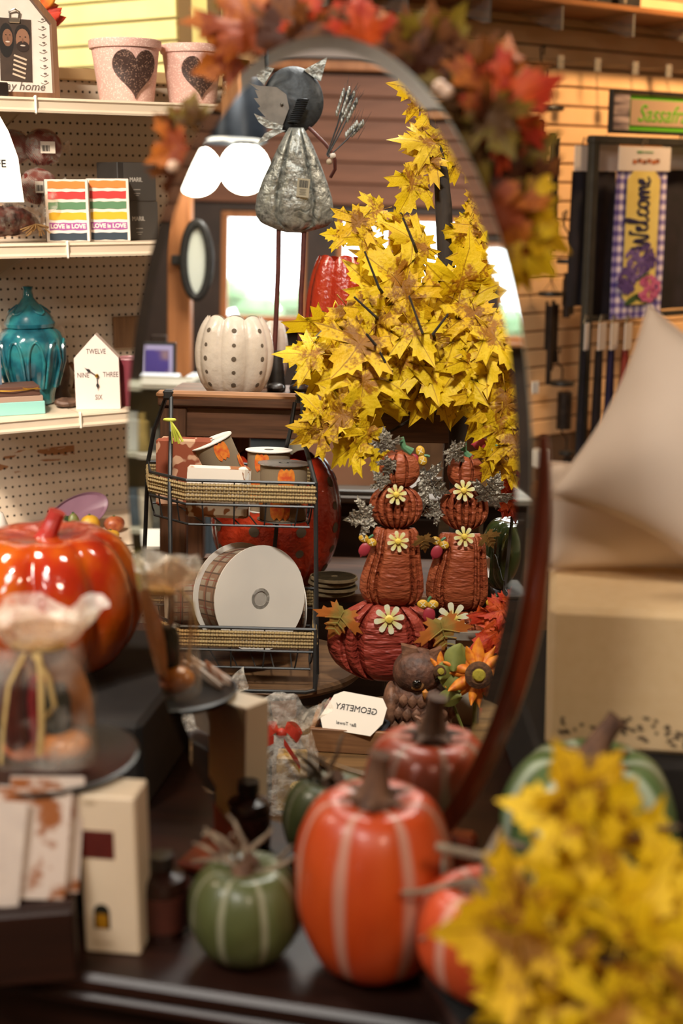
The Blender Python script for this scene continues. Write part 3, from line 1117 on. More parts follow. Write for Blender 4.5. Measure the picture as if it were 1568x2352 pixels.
m_bbox = M('box_black', '2a2725', '332f2c', 20, .5)
m_bbox2 = M('box_charcoal', '4a4642', rough=.5)
P = onshelf(1, 322, .08)
k = kpx(P)
h_ = 86 * k
for i, lab in enumerate(('lower black box of the stack beside the rainbow boxes', 'upper black box of the stack beside the rainbow boxes')):
    o = thing('black_box', lab, 'box', P + V((0, 0, (h_ + .0005) * i)) + GD * (-.003 if i else 0), G30 + .25, 'stacked black boxes on the second shelf')
    w_ = 106 * k
    part('carton', G().box((.0, .045, h_ / 2), (w_, .09, h_), .0015), m_bbox, o)
    part('carton_front', G().box((.008, -.0006, h_ / 2), (w_ - .02, .001, h_ - .002)), m_bbox2, o)
    part('lettering', text_geo('MARIL', .0155, T(-.004, -.0014, h_ * .55), 0, depth=.0004, sx=.9).box((-.002, -.0014, h_ * .3), (.02, .0006, .0012)).box((-.002, -.0014, h_ * .2), (.018, .0006, .001)).box((-.002, -.0014, h_ * .15), (.01, .0006, .001)), M('silver_print', 'c8c2b8', rough=.35), o)

# ---- third shelf
m_teal = NT('teal_glaze')
nn = m_teal.noise(14, 5)
m_teal.set(m_teal.ramp(nn, [(.3, '0e2836'), (.48, '1c5a68'), (.6, '2c7a80'), (.75, '3a5f58')]), .18, 0, .6, .6)
m_teal.bump(m_teal.noise(30, 3), .15, .002)
m_teal = m_teal.m
P = onshelf(2, 78, .195)
k = kpx(P)
o = thing('teal_jar', 'glazed teal ginger jar with petal relief and a pointed lid', 'jar', P, G30)
rb = 72 * k


def petal(a_):
    return 1 + .035 * abs(sin(a_ * 5)) ** .7


hb = 205 * k
part('body', G().lathe([(0, 0), (rb * .55, 0), (rb * .62, .02 * hb), (rb * .66, hb * .12), (rb * .86, hb * .35), (rb * 1.0, hb * .6), (rb * 1.0, hb * .72), (rb * .9, hb * .8), (rb * .72, hb * .85), (rb * .68, hb * .86), (0, hb * .86)], 60, rib=petal), m_teal, o)
for j in range(10):
    a_ = 2 * PI * j / 10 + .15
    pts = []
    for q in range(13):
        u = q / 12 * PI
        aa = a_ - .25 * cos(u)
        zz_ = hb * (.40 + .32 * sin(u)) if 0 < q < 12 else hb * .2
        rr = rb * (.90 if zz_ < hb * .3 else 1.045)
        if zz_ < hb * .3:
            rr = rb * .80
        pts.append((rr * cos(aa), rr * sin(aa), zz_))
    part('petal_relief', G().tube(pts, .004, 6), m_teal, o)
part('lid', G().lathe([(0, hb * .86), (rb * .78, hb * .86), (rb * .8, hb * .9), (rb * .74, hb * .93), (rb * .70, hb * .97), (rb * .62, hb * 1.02), (rb * .3, hb * 1.12), (rb * .17, hb * 1.18), (rb * .14, hb * 1.25), (rb * .17, hb * 1.30), (0, hb * 1.31)], 40), m_teal, o)
for j in range(5):
    a_ = 2 * PI * j / 5
    pts = [(rb * (.35 + .33 * sin(PI * q / 8)) * cos(a_ + (q / 8 - .5)), rb * (.35 + .33 * sin(PI * q / 8)) * sin(a_ + (q / 8 - .5)), hb * (1.10 - .09 * sin(PI * q / 8))) for q in range(9)]
    part('lid_relief', G().tube(pts, .003, 6), m_teal, o)

P = onshelf(2, 2, .11)
o = thing('blue_book', 'pale blue hardback standing beside the teal jar', 'book', P, G30 + .05)
part('pages', G().box((-.06, .0, .075), (.115, .018, .144)), M('paper_edge', 'c9c0b0', rough=.8), o)
part('cover', G().box((-.058, -.0105, .0755), (.124, .003, .151), .001).box((-.058, .0105, .0755), (.124, .003, .151), .001), M('cover_blue', '5c7286', '74899a', 18, .6), o)

P = onshelf(2, 48, .035)
o = thing('teal_box', 'stack of gift box trays in mint and brown tied with gold cord', 'box', P, G30 - .14)
k = kpx(P)
wq = 112 * k
part('lower_tray', G().box((0, .05, 15 * k), (wq, .1, 30 * k), .001), M('mint_card', '8ec8c0', rough=.55), o, label='mint green tray')
part('middle_tray', G().box((-.002, .05, 36 * k), (wq * .97, .098, 13 * k), .001), M('taupe_card', 'a58a78', rough=.55), o)
part('upper_tray', G().box((-.004, .05, 54 * k), (wq * .9, .09, 22 * k), .001), M('brown_card', '5a3c30', rough=.5), o, label='dark brown lid')
g = G().tube([(-.06, .0, .062), (-.02, -.004, .06), (.02, .0, .061), (.045, .004, .064), (.03, .012, .067), (.0, .01, .066), (.02, .0, .063), (.05, -.004, .062)], .0014, 5)
part('cord', g, M('gold_cord', 'c09030', rough=.3, metal=.7), o, label='gold elastic cord')

# clock house
P = onshelf(2, 226, .03)
k = kpx(P)
w_, he, ht = 93 * k * 1.08, 117 * k, 171 * k
o = thing('house_clock', 'white house shaped clock with word numerals', 'clock', P, G30 - .42)
m_ck = M('clock_white', 'ecdcd2', rough=.55)
part('case', G().prism([(-w_ / 2, 0), (w_ / 2, 0), (w_ / 2, he), (0, ht), (-w_ / 2, he)], .052, None, 0), m_ck, o)
zc = he * .66
for s, x, z in (('TWELVE', 0, 132), ('SIX', 2, 27), ('NINE', -31, 78), ('THREE', 31, 79)):
    part('numeral', text_geo(s, 16.5 * k, T(x * k, -.0006, z * k), 0, depth=.0003, sx=.72), M('ink_brown', '4a3c34', rough=.7), o)
for nm, a_, l_ in (('minute_hand', rad(-55), 34), ('hour_hand', rad(178), 34)):
    dx, dz = sin(a_), cos(a_)
    g = G()
    def hp(u, s_):
        return (dx * u * k + dz * s_ * k, zc + dz * u * k - dx * s_ * k)
    g.prism([hp(0, -1), hp(l_ * .5, -.8), hp(l_ * .55, -2.6), hp(l_ * .68, -3.4), hp(l_ * .78, -1), hp(l_, 0), hp(l_ * .78, 1), hp(l_ * .68, 3.4), hp(l_ * .55, 2.6), hp(l_ * .5, .8), hp(0, 1)], .0008, None, -.006)
    part(nm, g, m_ink, o)
part('hub', G().lathe([(0, 0), (.0045, 0), (.0045, .007), (.002, .009), (0, .009)], 14, (0, 0, 0), T(0, 0, zc) @ R(PI / 2, 'X')), M('brass', 'b8923c', rough=.25, metal=.9), o)

P = onshelf(2, 300, .06)
o = thing('maroon_cup', 'maroon paper cup behind the house clock', 'cup', P, G30)
part('cup', G().lathe([(0, 0), (.028, 0), (.034, .116), (.0325, .116), (.027, .004), (0, .004)], 24), M('maroon', '7c3440', rough=.45), o)
part('rim', G().lathe([(.033, .115), (.0355, .117), (.0345, .121), (.0325, .117)], 24), M('cup_rim', 'a8757a', rough=.4), o)
P0 = gp(300, 762, .325)
single('brown_print', 'brown wooden print hung on the pegboard above the clock', 'picture', P0, G().box((0, 0, 0), (.10, .012, .085), .002), wood('print_wood', '6f5038', '8a6848', 2, 10), G30)
P = onshelf(2, 138, .27)
o = thing('feather_figurine', 'brown bird figurine with a pale tuft behind the teal jar', 'figurine', P, G30)
part('body', G().lathe([(0, 0), (.03, 0), (.022, .02), (.03, .06), (.026, .1), (.012, .14), (.0, .15)], 16), M('figure_brown', '3c2a1e', '5a4030', 40, .6), o)
part('tuft', G().shell(crumple(lambda u, v: (.01 + .014 * sin(PI * v) * cos(2 * PI * u), .01 * sin(PI * v) * sin(2 * PI * u), .165 - .02 * cos(PI * v)), .008, 60, 3), 10, 8), M('tuft_white', 'cfc0b0', rough=.9), o)
part('wing', G().tube([(.03, -.01, .09), (.05, 0, .06), (.04, 0, .02)], .006, 6), M('figure_rust', '7a4a2a', rough=.6), o)
P = onshelf(2, 128, .10)
o = thing('ribbon_bow', 'brown wrapped trinket with loose ribbon beside the teal jar', 'trinket', P + GD * .03, G30)
part('bundle', G().shell(crumple(lambda u, v: (.035 * sin(PI * v) * cos(2 * PI * u), .03 * sin(PI * v) * sin(2 * PI * u), .012 - .012 * cos(PI * v)), .006, 60, 1), 14, 8), M('bundle_brown', '4a3428', '6c5040', 50, .6), o)
for i in range(5):
    part('ribbon_tail', G().tube([(0, 0, .02), (.01 + .01 * i, -.02, .018 - .003 * i), (.02 + .012 * i, -.04 - .002 * i, .004)], .003, 4, flat=.3), M('bundle_brown', '4a3428'), o)

# ---- bottom shelf
P = onshelf(3, 195, .10)
k = kpx(P)
o = thing('mauve_plate', 'mauve oval plate leaning on the pegboard behind toy food', 'plate', P, G30)
m_mau = M('mauve', '7d5a6c', '8a6678', 10, .45)
g = G().lathe([(0, 0), (78 * k, .004), (82 * k, .012), (80 * k, .014), (72 * k, .008), (0, .005)], 40, (0, 0, 0), T(0, .06, 40 * k) @ R(rad(66), 'X') @ R(.35, 'Z'), sy=.5)
part('plate', g, m_mau, o)
part('plate_foot', G().box((0, .03, .004), (.08, .03, .008), .002), m_mau, o)
for nm, lab, px, py, rx, rz_, mt, bk in (('toy_pepper', 'green pepper ornament on the mauve plate', 150, 1204, 25, 20, M('pepper_green', '1e3020', '2c4a2c', 40, .3, coat=.4), .10), ('toy_corn', 'small tan ornament between green pepper and yellow ball', 168, 1190, 15, 12, M('toy_tan', '8a5a3c', '6a8a4a', 60, .4), .085), ('yellow_ball', 'yellow ball ornament against the mauve plate', 206, 1200, 23, 18, M('toy_yellow', 'd09a28', 'dcae3a', 50, .5, bump=.3), .10), ('yellow_ball', 'yellow ball ornament at the front of the bottom shelf', 254, 1228, 20, 10, M('toy_yellow', 'd09a28'), .02), ('toy_tart', 'red and brown tart ornament near the mirror edge', 262, 1200, 24, 15, M('toy_tart', '8a3a24', 'b86a3c', 50, .4), .10)):
    P0 = gp(px, py, bk)
    k = kpx(P0)
    hz_ = max(rz_ * k, .012)
    zc = ZS[3] + hz_
    o = thing(nm, lab, 'ornament', (P0.x, P0.y, ZS[3]), G30)
    z_up = max(P0.z - ZS[3], hz_)
    part('body', G().shell(lambda u, v: (rx * k * sin(PI * v) * cos(2 * PI * u) * (1 + .08 * cos(10 * PI * u)), rx * k * .8 * sin(PI * v) * sin(2 * PI * u), z_up - z_up * cos(PI * v) if z_up < hz_ * 1.3 else z_up + hz_ - (hz_ + z_up) * (.5 + .5 * cos(PI * v)) + 0), 24, 12), mt, o, smooth=180)
    zt_ = 2 * z_up if z_up < hz_ * 1.3 else z_up + hz_
    part('cap', G().lathe([(0, zt_ - .004), (.004, zt_ - .004), (.003, zt_ + .002), (0, zt_ + .002)], 8), M('leaf_green', '3f5a2e'), o)
P = onshelf(3, 95, .08)
o = thing('white_tray', 'low white tray on the bottom shelf behind the red pumpkin', 'tray', P, G30)
part('tray', G().box((0, 0, .002), (.13, .07, .004), .001).box((0, -.034, .014), (.13, .003, .024), .001).box((0, .034, .014), (.13, .003, .024), .001).box((-.064, 0, .014), (.003, .07, .024), .001).box((.064, 0, .014), (.003, .07, .024), .001), M('tray_white', 'c9c2b4', rough=.5), o)
single('white_bottle', 'white rounded bottle at the end of the bottom shelf', 'bottle', onshelf(3, -6, .05), G().lathe([(0, 0), (.028, 0), (.03, .006), (.03, .07), (.02, .1), (.01, .108), (.01, .125), (0, .126)], 24), M('card_white', 'e8e2da'), G30)


# ---------------------------------------------------------------- the dark desk the mirror stands on
ZT = .645
E0 = Az(700, 2317, ZT)
DA = rad(-14)
DD, DN = V((cos(DA), sin(DA), 0)), V((-sin(DA), cos(DA), 0))     # along the front edge, and away
m_desk = wood('desk_mahogany', '190b07', '2c140c', 0, 5, .45, .1, .1)
dk = thing('desk', 'dark mahogany desk with a moulded front edge under the mirror', 'desk', (E0.x, E0.y, 0), DA)
DW0, DW1, DDP = -1.0, .80, 1.20
cx_ = (DW0 + DW1) / 2
part('desk_top', G().box((cx_, DDP / 2, ZT - .012), (DW1 - DW0, DDP, .024), .006), m_desk, dk)
part('edge_moulding', G().box((cx_, .014, ZT - .036), (DW1 - DW0 - .03, .02, .022), .007), m_desk, dk)
part('apron', G().box((cx_, .04, ZT - .11), (DW1 - DW0 - .08, .022, .125), .003), m_desk, dk)
for x in (-.62, .1, .5):
    part('drawer', G().box((x, .027, ZT - .11), (.36 if x < .4 else .3, .012, .095), .004), m_desk, dk)
for x in (DW0 + .07, DW1 - .07):
    for y in (.06, DDP - .06):
        part('leg', G().lathe([(.018, 0), (.024, .03), (.02, .06), (.032, .35), (.034, ZT - .18), (.034, ZT - .026)], 16, (x, y, 0)), m_desk, dk)


def dl(P):
    d = V(P) - E0
    return d.dot(DD), d.dot(DN)


# ---------------------------------------------------------------- the looking glass on its stand
XM = V((cos(MA), -sin(MA), 0))
ZM = XM.cross(MN)
pL, pR_ = Apl(291, 1060, MP, MN), Apl(1222, 1060, MP, MN)
pT, pB = Apl(742, 79, MP, MN), Apl(760, 2030, MP, MN)
mc = (pL + pR_) / 2 * 0
mx_ = ((pL + pR_) / 2 - MP).dot(XM)
mz_ = ((pT + pB) / 2 - MP).dot(ZM)
RX, RZM = (pR_ - pL).dot(XM) / 2, (pT - pB).dot(ZM) / 2
MC = MP + XM * mx_ + ZM * mz_                 # centre of the oval
MB0 = V((MC.x, MC.y, ZT))
MROT = MX((XM, MN, ZM)).transposed()
mt_ = thing('oval_mirror', 'tall frameless oval mirror with a slanted glass rim on a dark wooden stand', 'mirror', MB0, MROT)
Lc = MROT.transposed() @ (MC - MB0)


def mloc(x, y, z):
    return V((Lc.x + x, Lc.y + y, Lc.z + z))


t = NT('looking_glass')
t.set((.90, .915, .90, 1), 0.0, 1.0)
t.b.inputs['Roughness'].default_value = .004
m_glass = t.m
t = NT('looking_glass_edge')
t.set((.80, .86, .82, 1), .02, 1.0)
m_bev = t.m
N = 128
BV = .016
g = G()
ring = [mloc((RX - BV) * cos(2 * PI * i / N), 0, (RZM - BV) * sin(2 * PI * i / N)) for i in range(N)]
g.add(ring, [tuple(range(N))])
part('glass', g, m_glass, mt_, smooth=0)
g = G()
o2 = [mloc(RX * cos(2 * PI * i / N), .0005, RZM * sin(2 * PI * i / N)) for i in range(N)]
o3 = [mloc(RX * cos(2 * PI * i / N), .006, RZM * sin(2 * PI * i / N)) for i in range(N)]
g.add(ring + o2, [(i, (i + 1) % N, (i + 1) % N + N, i + N) for i in range(N)])
part('bevel', g, m_bev, mt_, smooth=25, label='slanted glass rim')
g = G().add(o2 + o3, [(i, (i + 1) % N, (i + 1) % N + N, i + N) for i in range(N)])
part('glass_edge', g, M('glass_edge', '9aa89c', 'b4c0b4', 20, .25, .2), mt_, smooth=25, label='pale green ground edge of the glass')
m_std = wood('stand_wood', '44180a', '6e2a10', 2, 7, .35, .1, .4)
g = G()
bk = [mloc((RX - .004) * cos(2 * PI * i / N), .0065, (RZM - .004) * sin(2 * PI * i / N)) for i in range(N)]
bk2 = [p + V((0, .012, 0)) for p in bk]
g.add(bk + bk2, [tuple(range(N)), tuple(range(2 * N - 1, N - 1, -1))] + [(i, i + N, (i + 1) % N + N, (i + 1) % N) for i in range(N)])
part('backing_board', g, m_std, mt_)
for sgn, nm in ((1, 'stand_arm'), (-1, 'stand_arm')):
    pts, rs = [], []
    for i in range(26):
        a_ = rad(8) - rad(66) * i / 25
        k_ = 1 + .006 * i / 25
        p = mloc(sgn * (RX * k_ + .004) * cos(a_), .042, (RZM * k_ + .004) * sin(a_))
        wz = MB0.z + (MROT @ p).z
        if wz < ZT + .02:
            break
        pts.append(p)
        rs.append(.005 + .013 * min(1, i / 9))
    g = G().tube(pts, rs, 8, up=(0, 1, 0))
    part(nm, g, m_std, mt_)
ir = MROT.transposed().to_4x4()
g = G().box((0, .06, .0088), (.40, .13, .016), .005, ir @ R(-MA, 'Z'))
part('stand_base', g, m_std, mt_)
g = G().box((0, .075, .05), (.36, .03, .075), .005, ir @ R(-MA, 'Z'))
part('stand_rail', g, m_std, mt_)

# ---------------------------------------------------------------- maple leaves
LEAF = [(0, 0), (.10, -.09), (.20, -.07), (.36, -.20), (.36, -.09), (.50, -.07), (.36, .08), (.52, .17), (.64, .14), (.63, .27), (.88, .42), (.66, .45), (.68, .57), (.48, .47), (.30, .40), (.25, .50), (.37, .66), (.26, .68), (.26, .81), (.15, .80), (0, 1.12)]


def leaf_geo(seed, fold=.22, curl=.35, stem=True, crink=.05):
    out = LEAF + [(-x, y) for x, y in LEAF[-2:0:-1]]
    rnd = random.Random(seed)
    k1, k2, k3 = rnd.uniform(-.3, .3), rnd.uniform(.6, 1.3), rnd.uniform(-.4, .4)

    def z(x, y):
        r2 = x * x + (y - .2) ** 2
        return fold * abs(x) * k2 - curl * r2 * (.6 + k1) + k3 * .25 * x * y + crink * sin(9 * x + seed) * sin(8 * y + 2 * seed)
    n = len(out)
    c = (0, .22)
    vs, fs = [], []
    for f in (.35, .68, 1.0):
        for x, y in out:
            px, py = c[0] + (x - c[0]) * f, c[1] + (y - c[1]) * f
            if f < .5:
                px, py = c[0] + (x - c[0]) * f * (.6 + .4 * math.hypot(.3, .3)), py
            vs.append((px, py, z(px, py)))
    vs.append((c[0], c[1], z(*c)))
    for i in range(n):
        j = (i + 1) % n
        fs += [(i, j, 3 * n), (i, i + n, j + n, j), (i + n, i + 2 * n, j + 2 * n, j + n)]
    g = G().add(vs, fs)
    if stem:
        g.tube([(0, .0, z(0, 0)), (0, -.12, z(0, 0) + .02), (.02, -.32, z(0, 0) - .04)], [.012, .011, .014], 5)
    return g


def leaf_mat(name, c0, c1, c2, vein, th=.36):
    t = NT(name)
    co = t.co()
    x, y, z = t.sep(co)
    oi = t.n('ShaderNodeObjectInfo')
    off = t.n('ShaderNodeVectorMath', operation='ADD')
    cmb = t.n('ShaderNodeCombineXYZ')
    rnd = t.math('MULTIPLY', oi.outputs['Random'], 37.0)
    t.l(rnd, cmb.inputs[0])
    t.l(rnd, cmb.inputs[2])
    t.l(co, off.inputs[0])
    t.l(cmb.outputs[0], off.inputs[1])
    nz = t.noise(3.2, 5, off.outputs[0])
    nf = t.noise(16, 4, off.outputs[0])
    yy = t.math('SUBTRACT', y, .12)
    r = t.math('SQRT', t.math('ADD', t.math('MULTIPLY', x, x), t.math('MULTIPLY', yy, yy)))
    blot = t.math('SUBTRACT', t.math('ADD', t.math('MULTIPLY', nz, .9), t.math('MULTIPLY', nf, .5)), t.math('MULTIPLY', r, .5))
    col = t.mix(nz, c0, c1)
    col = t.mix(t.ramp(blot, [(th, (0, 0, 0, 1)), (th + .16, (1, 1, 1, 1))]), col, c2)
    ax = t.math('ABSOLUTE', x)
    v1 = t.math('LESS_THAN', ax, .011)
    v2 = t.math('LESS_THAN', t.math('ABSOLUTE', t.math('SUBTRACT', t.math('MULTIPLY', ax, .42), t.math('MULTIPLY', y, .88))), .011)
    v3 = t.math('LESS_THAN', t.math('ABSOLUTE', t.math('ADD', t.math('MULTIPLY', ax, .20), t.math('MULTIPLY', y, .42))), .006)
    vv = t.math('MULTIPLY', t.math('MAXIMUM', t.math('MAXIMUM', v1, v2), v3), .65)
    col = t.mix(vv, col, vein)
    t.set(col, .55, 0, .35, 0)
    t.b.inputs['Subsurface Weight'].default_value = 0
    # cloth leaves let some light through
    tl = t.n('ShaderNodeBsdfTranslucent')
    t.l(col, tl.inputs[0])
    mx = t.n('ShaderNodeMixShader')
    mx.inputs[0].default_value = .3
    t.l(t.b.outputs[0], mx.inputs[1])
    t.l(tl.outputs[0], mx.inputs[2])
    t.l(mx.outputs[0], t.t.nodes['Material Output'].inputs[0])
    t.bump(nf, .25, .01)
    return t.m


m_lyel = leaf_mat('leaf_yellow', 'd2a80e', 'e6c61e', '9a640c', '8a5a10', .53)
m_lyel2 = leaf_mat('leaf_gold', 'd0a010', 'e4bc1c', '8a5a0e', '7a4a10', .44)
m_lora = leaf_mat('leaf_orange', 'b0581a', 'c47a26', '8a3a12', '7a3a10')
m_lred = leaf_mat('leaf_red', 'a82c18', 'c84020', 'c8501c', '6a1810')
m_lbrn = leaf_mat('leaf_brown', '6a3a18', '8a5422', '4a2410', '3a1c0c')
m_lolv = leaf_mat('leaf_olive', '6a5a18', '8a701e', '5a3a14', '3a300c')
_lm = {}


def leaf_mesh(mt, var):
    k_ = (mt.name, var, FR.flip)
    if k_ not in _lm:
        fo, cu = ((.25, .3), (.35, .55), (.12, -.15), (.45, .8), (-.2, .35))[var % 5]
        _lm[k_] = mesh(leaf_geo(var * 7 + 3, fo, cu), 'leaf', mt, 180, False)
    return _lm[k_]


def leaf_mx(P, tip, nrm, s, sx=1.0):
    y = V(tip).normalized()
    z = V(nrm)
    z = (z - y * z.dot(y))
    z = z.normalized() if z.length > 1e-5 else y.orthogonal().normalized()
    x = y.cross(z)
    m = MX((x * sx, y, z)).transposed().to_4x4()
    return MX.Translation(V(P)) @ m @ MX.Scale(s, 4)


def put_leaf(root, base, P, tip, nrm, s, mt, var, sx=1.0):
    return part('leaf', leaf_mesh(mt, var), mt, root, leaf_mx(V(P) - base, tip, nrm, s, sx))


def img_dir(ang, fwd=0.0):
    """A direction in the picture: ang degrees counter-clockwise from right; fwd towards (-) or away (+)."""
    return V((cos(rad(ang)), fwd, sin(rad(ang))))


# the wreath of leaves round the upper edge of the mirror
random.seed(21)
g0 = Apl(760, 60, MP + MN * .05, MN)
wb = V((g0.x, g0.y, g0.z))
wre = thing('leaf_garland', 'garland of orange, red and brown artificial maple leaves over the top of the mirror', 'garland', wb)
vp = []
for i in range(40):
    a_ = rad(158) - rad(158 + 2) * i / 39
    p = MC + XM * ((RX - .012) * cos(a_)) + ZM * ((RZM - .012) * sin(a_)) + MN * (.030 + .004 * sin(i * 1.1))
    vp.append(p - wb)
part('vine', G().tube(vp, .004, 6), M('vine_brown', '4a3020', '6a4830', 60, .8), wre)
WL = [(425, 330, 205, 100, m_lora, .05), (430, 290, 80, 80, m_lolv, .06), (415, 380, 250, 90, m_lbrn, .06), (452, 272, 100, 55, m_lolv, .05), (405, 350, 215, 70, m_lora, .07), (415, 300, 150, 70, m_lbrn, .07),
      (575, 110, 100, 190, m_lora, .05), (545, 130, 200, 110, m_lora, .07), (632, 110, 70, 170, m_lbrn, .06), (600, 60, 130, 150, m_lora, .08), (690, 100, 30, 120, m_lbrn, .06), (730, 80, 110, 110, m_lred, .07), (760, 90, 30, 90, m_lbrn, .05), (835, 100, 95, 120, m_lred, .045), (860, 95, 10, 100, m_lora, .055), (795, 75, 150, 80, m_lbrn, .07),
      (955, 175, 100, 130, m_lbrn, .05), (985, 150, 60, 130, m_lolv, .06), (930, 140, 140, 90, m_lbrn, .06), (1030, 210, 20, 130, m_lbrn, .06), (1010, 190, 100, 150, m_lbrn, .07), (1060, 250, 80, 120, m_lolv, .05), (1100, 240, 30, 150, m_lbrn, .06), (1130, 250, 75, 150, m_lora, .05), (1135, 250, 25, 140, m_lred, .04), (1140, 265, -25, 130, m_lred, .045), (1120, 240, 120, 100, m_lred, .055), (1150, 230, 95, 110, m_lolv, .07),
      (1085, 290, -30, 160, m_lolv, .05), (1100, 330, 10, 150, m_lolv, .06), (1120, 350, -60, 150, m_lyel2, .05), (1065, 330, -80, 130, m_lbrn, .06), (1150, 330, -20, 110, m_lora, .06), (1120, 400, 5, 140, m_lbrn, .05), (1150, 420, -40, 140, m_lbrn, .06), (1160, 380, 30, 120, m_lolv, .06), (1120, 450, -70, 130, m_lora, .05), (1180, 440, -10, 90, m_lolv, .07),
      (1150, 500, -20, 150, m_lyel2, .05), (1170, 520, 30, 110, m_lyel, .06), (1160, 545, -60, 120, m_lyel2, .05), (1180, 560, -35, 110, m_lyel, .05), (1175, 500, 80, 90, m_lora, .07), (1190, 590, -90, 70, m_lyel2, .06), (1135, 470, -120, 100, m_lbrn, .07),
      (1070, 200, 60, 120, m_lbrn, .08), (1040, 270, -10, 120, m_lolv, .08), (1110, 290, 40, 110, m_lbrn, .03), (1090, 370, 30, 130, m_lolv, .08), (1130, 330, -40, 120, m_lbrn, .08), (1100, 420, -20, 130, m_lolv, .08), (1140, 460, -60, 120, m_lora, .03), (1120, 250, -60, 110, m_lolv, .03), (965, 120, 75, 100, m_lolv, .08), (560, 60, 120, 120, m_lolv, .09), (610, 140, 40, 90, m_lbrn, .08)]
for i, (px, py, an, sp, mt, d) in enumerate(WL):
    P = Apl(px, py, MP + MN * (d + .01), MN)
    k = kpx(P)
    put_leaf(wre, wb, P, img_dir(an, random.uniform(-.25, .25)), (random.uniform(-.5, .5), -1, random.uniform(-.4, .5)), sp * k * (1.12 if px > 900 else .95), mt, i % 5)
for px, py in ((398, 383), (1025, 213), (1010, 200)):
    P = Apl(px, py, MP + MN * .03, MN)
    part('berry', G().ball(P - wb, .008, 12, 8), M('berry_cream', 'c8a890', rough=.3), wre)

# ---------------------------------------------------------------- pumpkins on the desk


def pumpkin_fn(R_, Ht, ribs, depth=.10, dim=.16, bot=.06, pw=.75, ph=0.0, lump=0.0):
    def fn(u, v):
        a_ = 2 * PI * u
        f = PI * v
        b_ = abs(sin(ribs * (a_ + ph) / 2)) ** .55
        s_ = sin(f)
        r = R_ * (s_ ** pw) * (1 - depth * (1 - b_)) if s_ > 0 else 0
        z = -cos(f)
        d_ = dim * math.exp(-((PI - f) / .42) ** 2) + bot * (-1) * math.exp(-(f / .42) ** 2)
        zz = Ht / 2 * (1 + z) - Ht * d_ * (1 if f > PI / 2 else 1)
        if lump:
            r *= 1 + lump * NZ.noise(V((cos(a_) * 2, sin(a_) * 2, z * 2)) * 1.3)
        zz = max(zz, 0.0)
        return (r * cos(a_), r * sin(a_), zz)
    return fn


def stripe_mat(name, c1, c2, cs, ribs, wd=.10, ph=0.0, rough=.42, coat=.15):
    """Painted pumpkin skin with pale streaks along the grooves."""
    t = NT(name)
    co = t.co()
    x, y, z = t.sep(co)
    a_ = t.math('ARCTAN2', y, x)
    fr = t.math('FRACT', t.math('ADD', t.math('MULTIPLY', t.math('ADD', a_, ph), ribs / (2 * PI)), 50.5))
    d = t.math('ABSOLUTE', t.math('SUBTRACT', fr, .5))
    n1 = t.noise(14, 5, t.co((1, 1, .35)))
    n2 = t.noise(50, 3, t.co((1, 1, .2)))
    e = t.math('ADD', d, t.math('MULTIPLY', t.math('SUBTRACT', n2, .5), .05))
    base = t.ramp(n1, [(.3, c1), (.7, c2)])
    f = t.ramp(e, [(wd * .45, (1, 1, 1, 1)), (wd, (0, 0, 0, 1))])
    f2 = t.math('MULTIPLY', f, .85)
    t.set(t.mix(f2, base, cs), rough, 0, .5, coat)
    t.bump(n2, .08, .002)
    return t.m


m_stem = M('stem_brown', '3c2418', '6a4a34', 25, .75, bump=.5, bsc=50, st=(3, 3, .6))


def deskpt(px, t_):
    """Point on the desk top at depth t under a pixel column."""
    x = (px - 784) / FPX * t_
    # depth along the axis of view t = y cos p - (z - 1.5) sin p
    y = (t_ + (ZT - 1.5) * sin(PITCH)) / cos(PITCH)
    return V((x, y, ZT))


def pumpkin(name, label, P, R_, Ht, ribs, mt, stem_h, stem_bend, depth=.08, cat='pumpkin', ph=0.0, collar=True, sr=1.0, pw=.75, dim=.14):
    o = thing(name, label, cat, P)
    part('body', G().shell(pumpkin_fn(R_, Ht, ribs, depth, dim, .02, pw, ph, .03), ribs * 10, 26), mt, o, smooth=180)
    zt = Ht * (1 - dim) - .004
    g = G()
    pts = [V((0, 0, zt + stem_h * u)) + V(stem_bend) * u * u for u in [q / 8 for q in range(9)]]
    rr = [R_ * sr * (.17 + .16 * (1 - q / 8) ** 3 - .05 * q / 8) * (1.25 if q == 8 else 1) for q in range(9)]
    g.tube(pts, rr, 10)
    part('stem', g, m_stem, o)
    if collar:
        g = G()
        for j in range(6):
            a_ = 2 * PI * j / 6 + .3
            g.tube([(0, 0, zt + .012), (R_ * .25 * cos(a_), R_ * .25 * sin(a_), zt + .010 + Ht * .02), (R_ * .46 * cos(a_), R_ * .46 * sin(a_), zt + Ht * .06)], [R_ * .12, R_ * .10, R_ * .02], 6, flat=.4)
        part('stem_collar', g, m_stem, o)
    return o


PH = .25
m_or = stripe_mat('pumpkin_orange', 'a8340c', 'ba4a16', 'b88876', 7, .12, PH)
m_or2 = stripe_mat('pumpkin_coral', 'bc4420', 'c8542a', 'd09c88', 7, .13, .6)
m_gr = stripe_mat('pumpkin_sage', '454c28', '525a34', '8f9078', 8, .10, .38)
m_gr2 = stripe_mat('pumpkin_green', '4a6234', '5c7448', 'a8b49c', 9, .26, .2)
Pt = deskpt(858, 1.492)
ot = pumpkin('pumpkin', 'tall orange pumpkin with white streaks in front of the mirror', Pt, .090, .228, 7, m_or, .062, (.006, 0, 0), .05, ph=PH, pw=.62, sr=1.0, dim=.10)
Ps = deskpt(1104, 1.40)
o = thing('wood_block', 'low dark wooden block under the squat coral pumpkin', 'block', Ps, .3)
part('block', G().box((0, 0, .017), (.10, .10, .034), .004), m_desk, o)
part('felt_pad', G().box((0, 0, .0345), (.09, .09, .001)), M('felt_black', '100e0d', rough=.9), o)
Ps = Ps + V((0, 0, .0355))
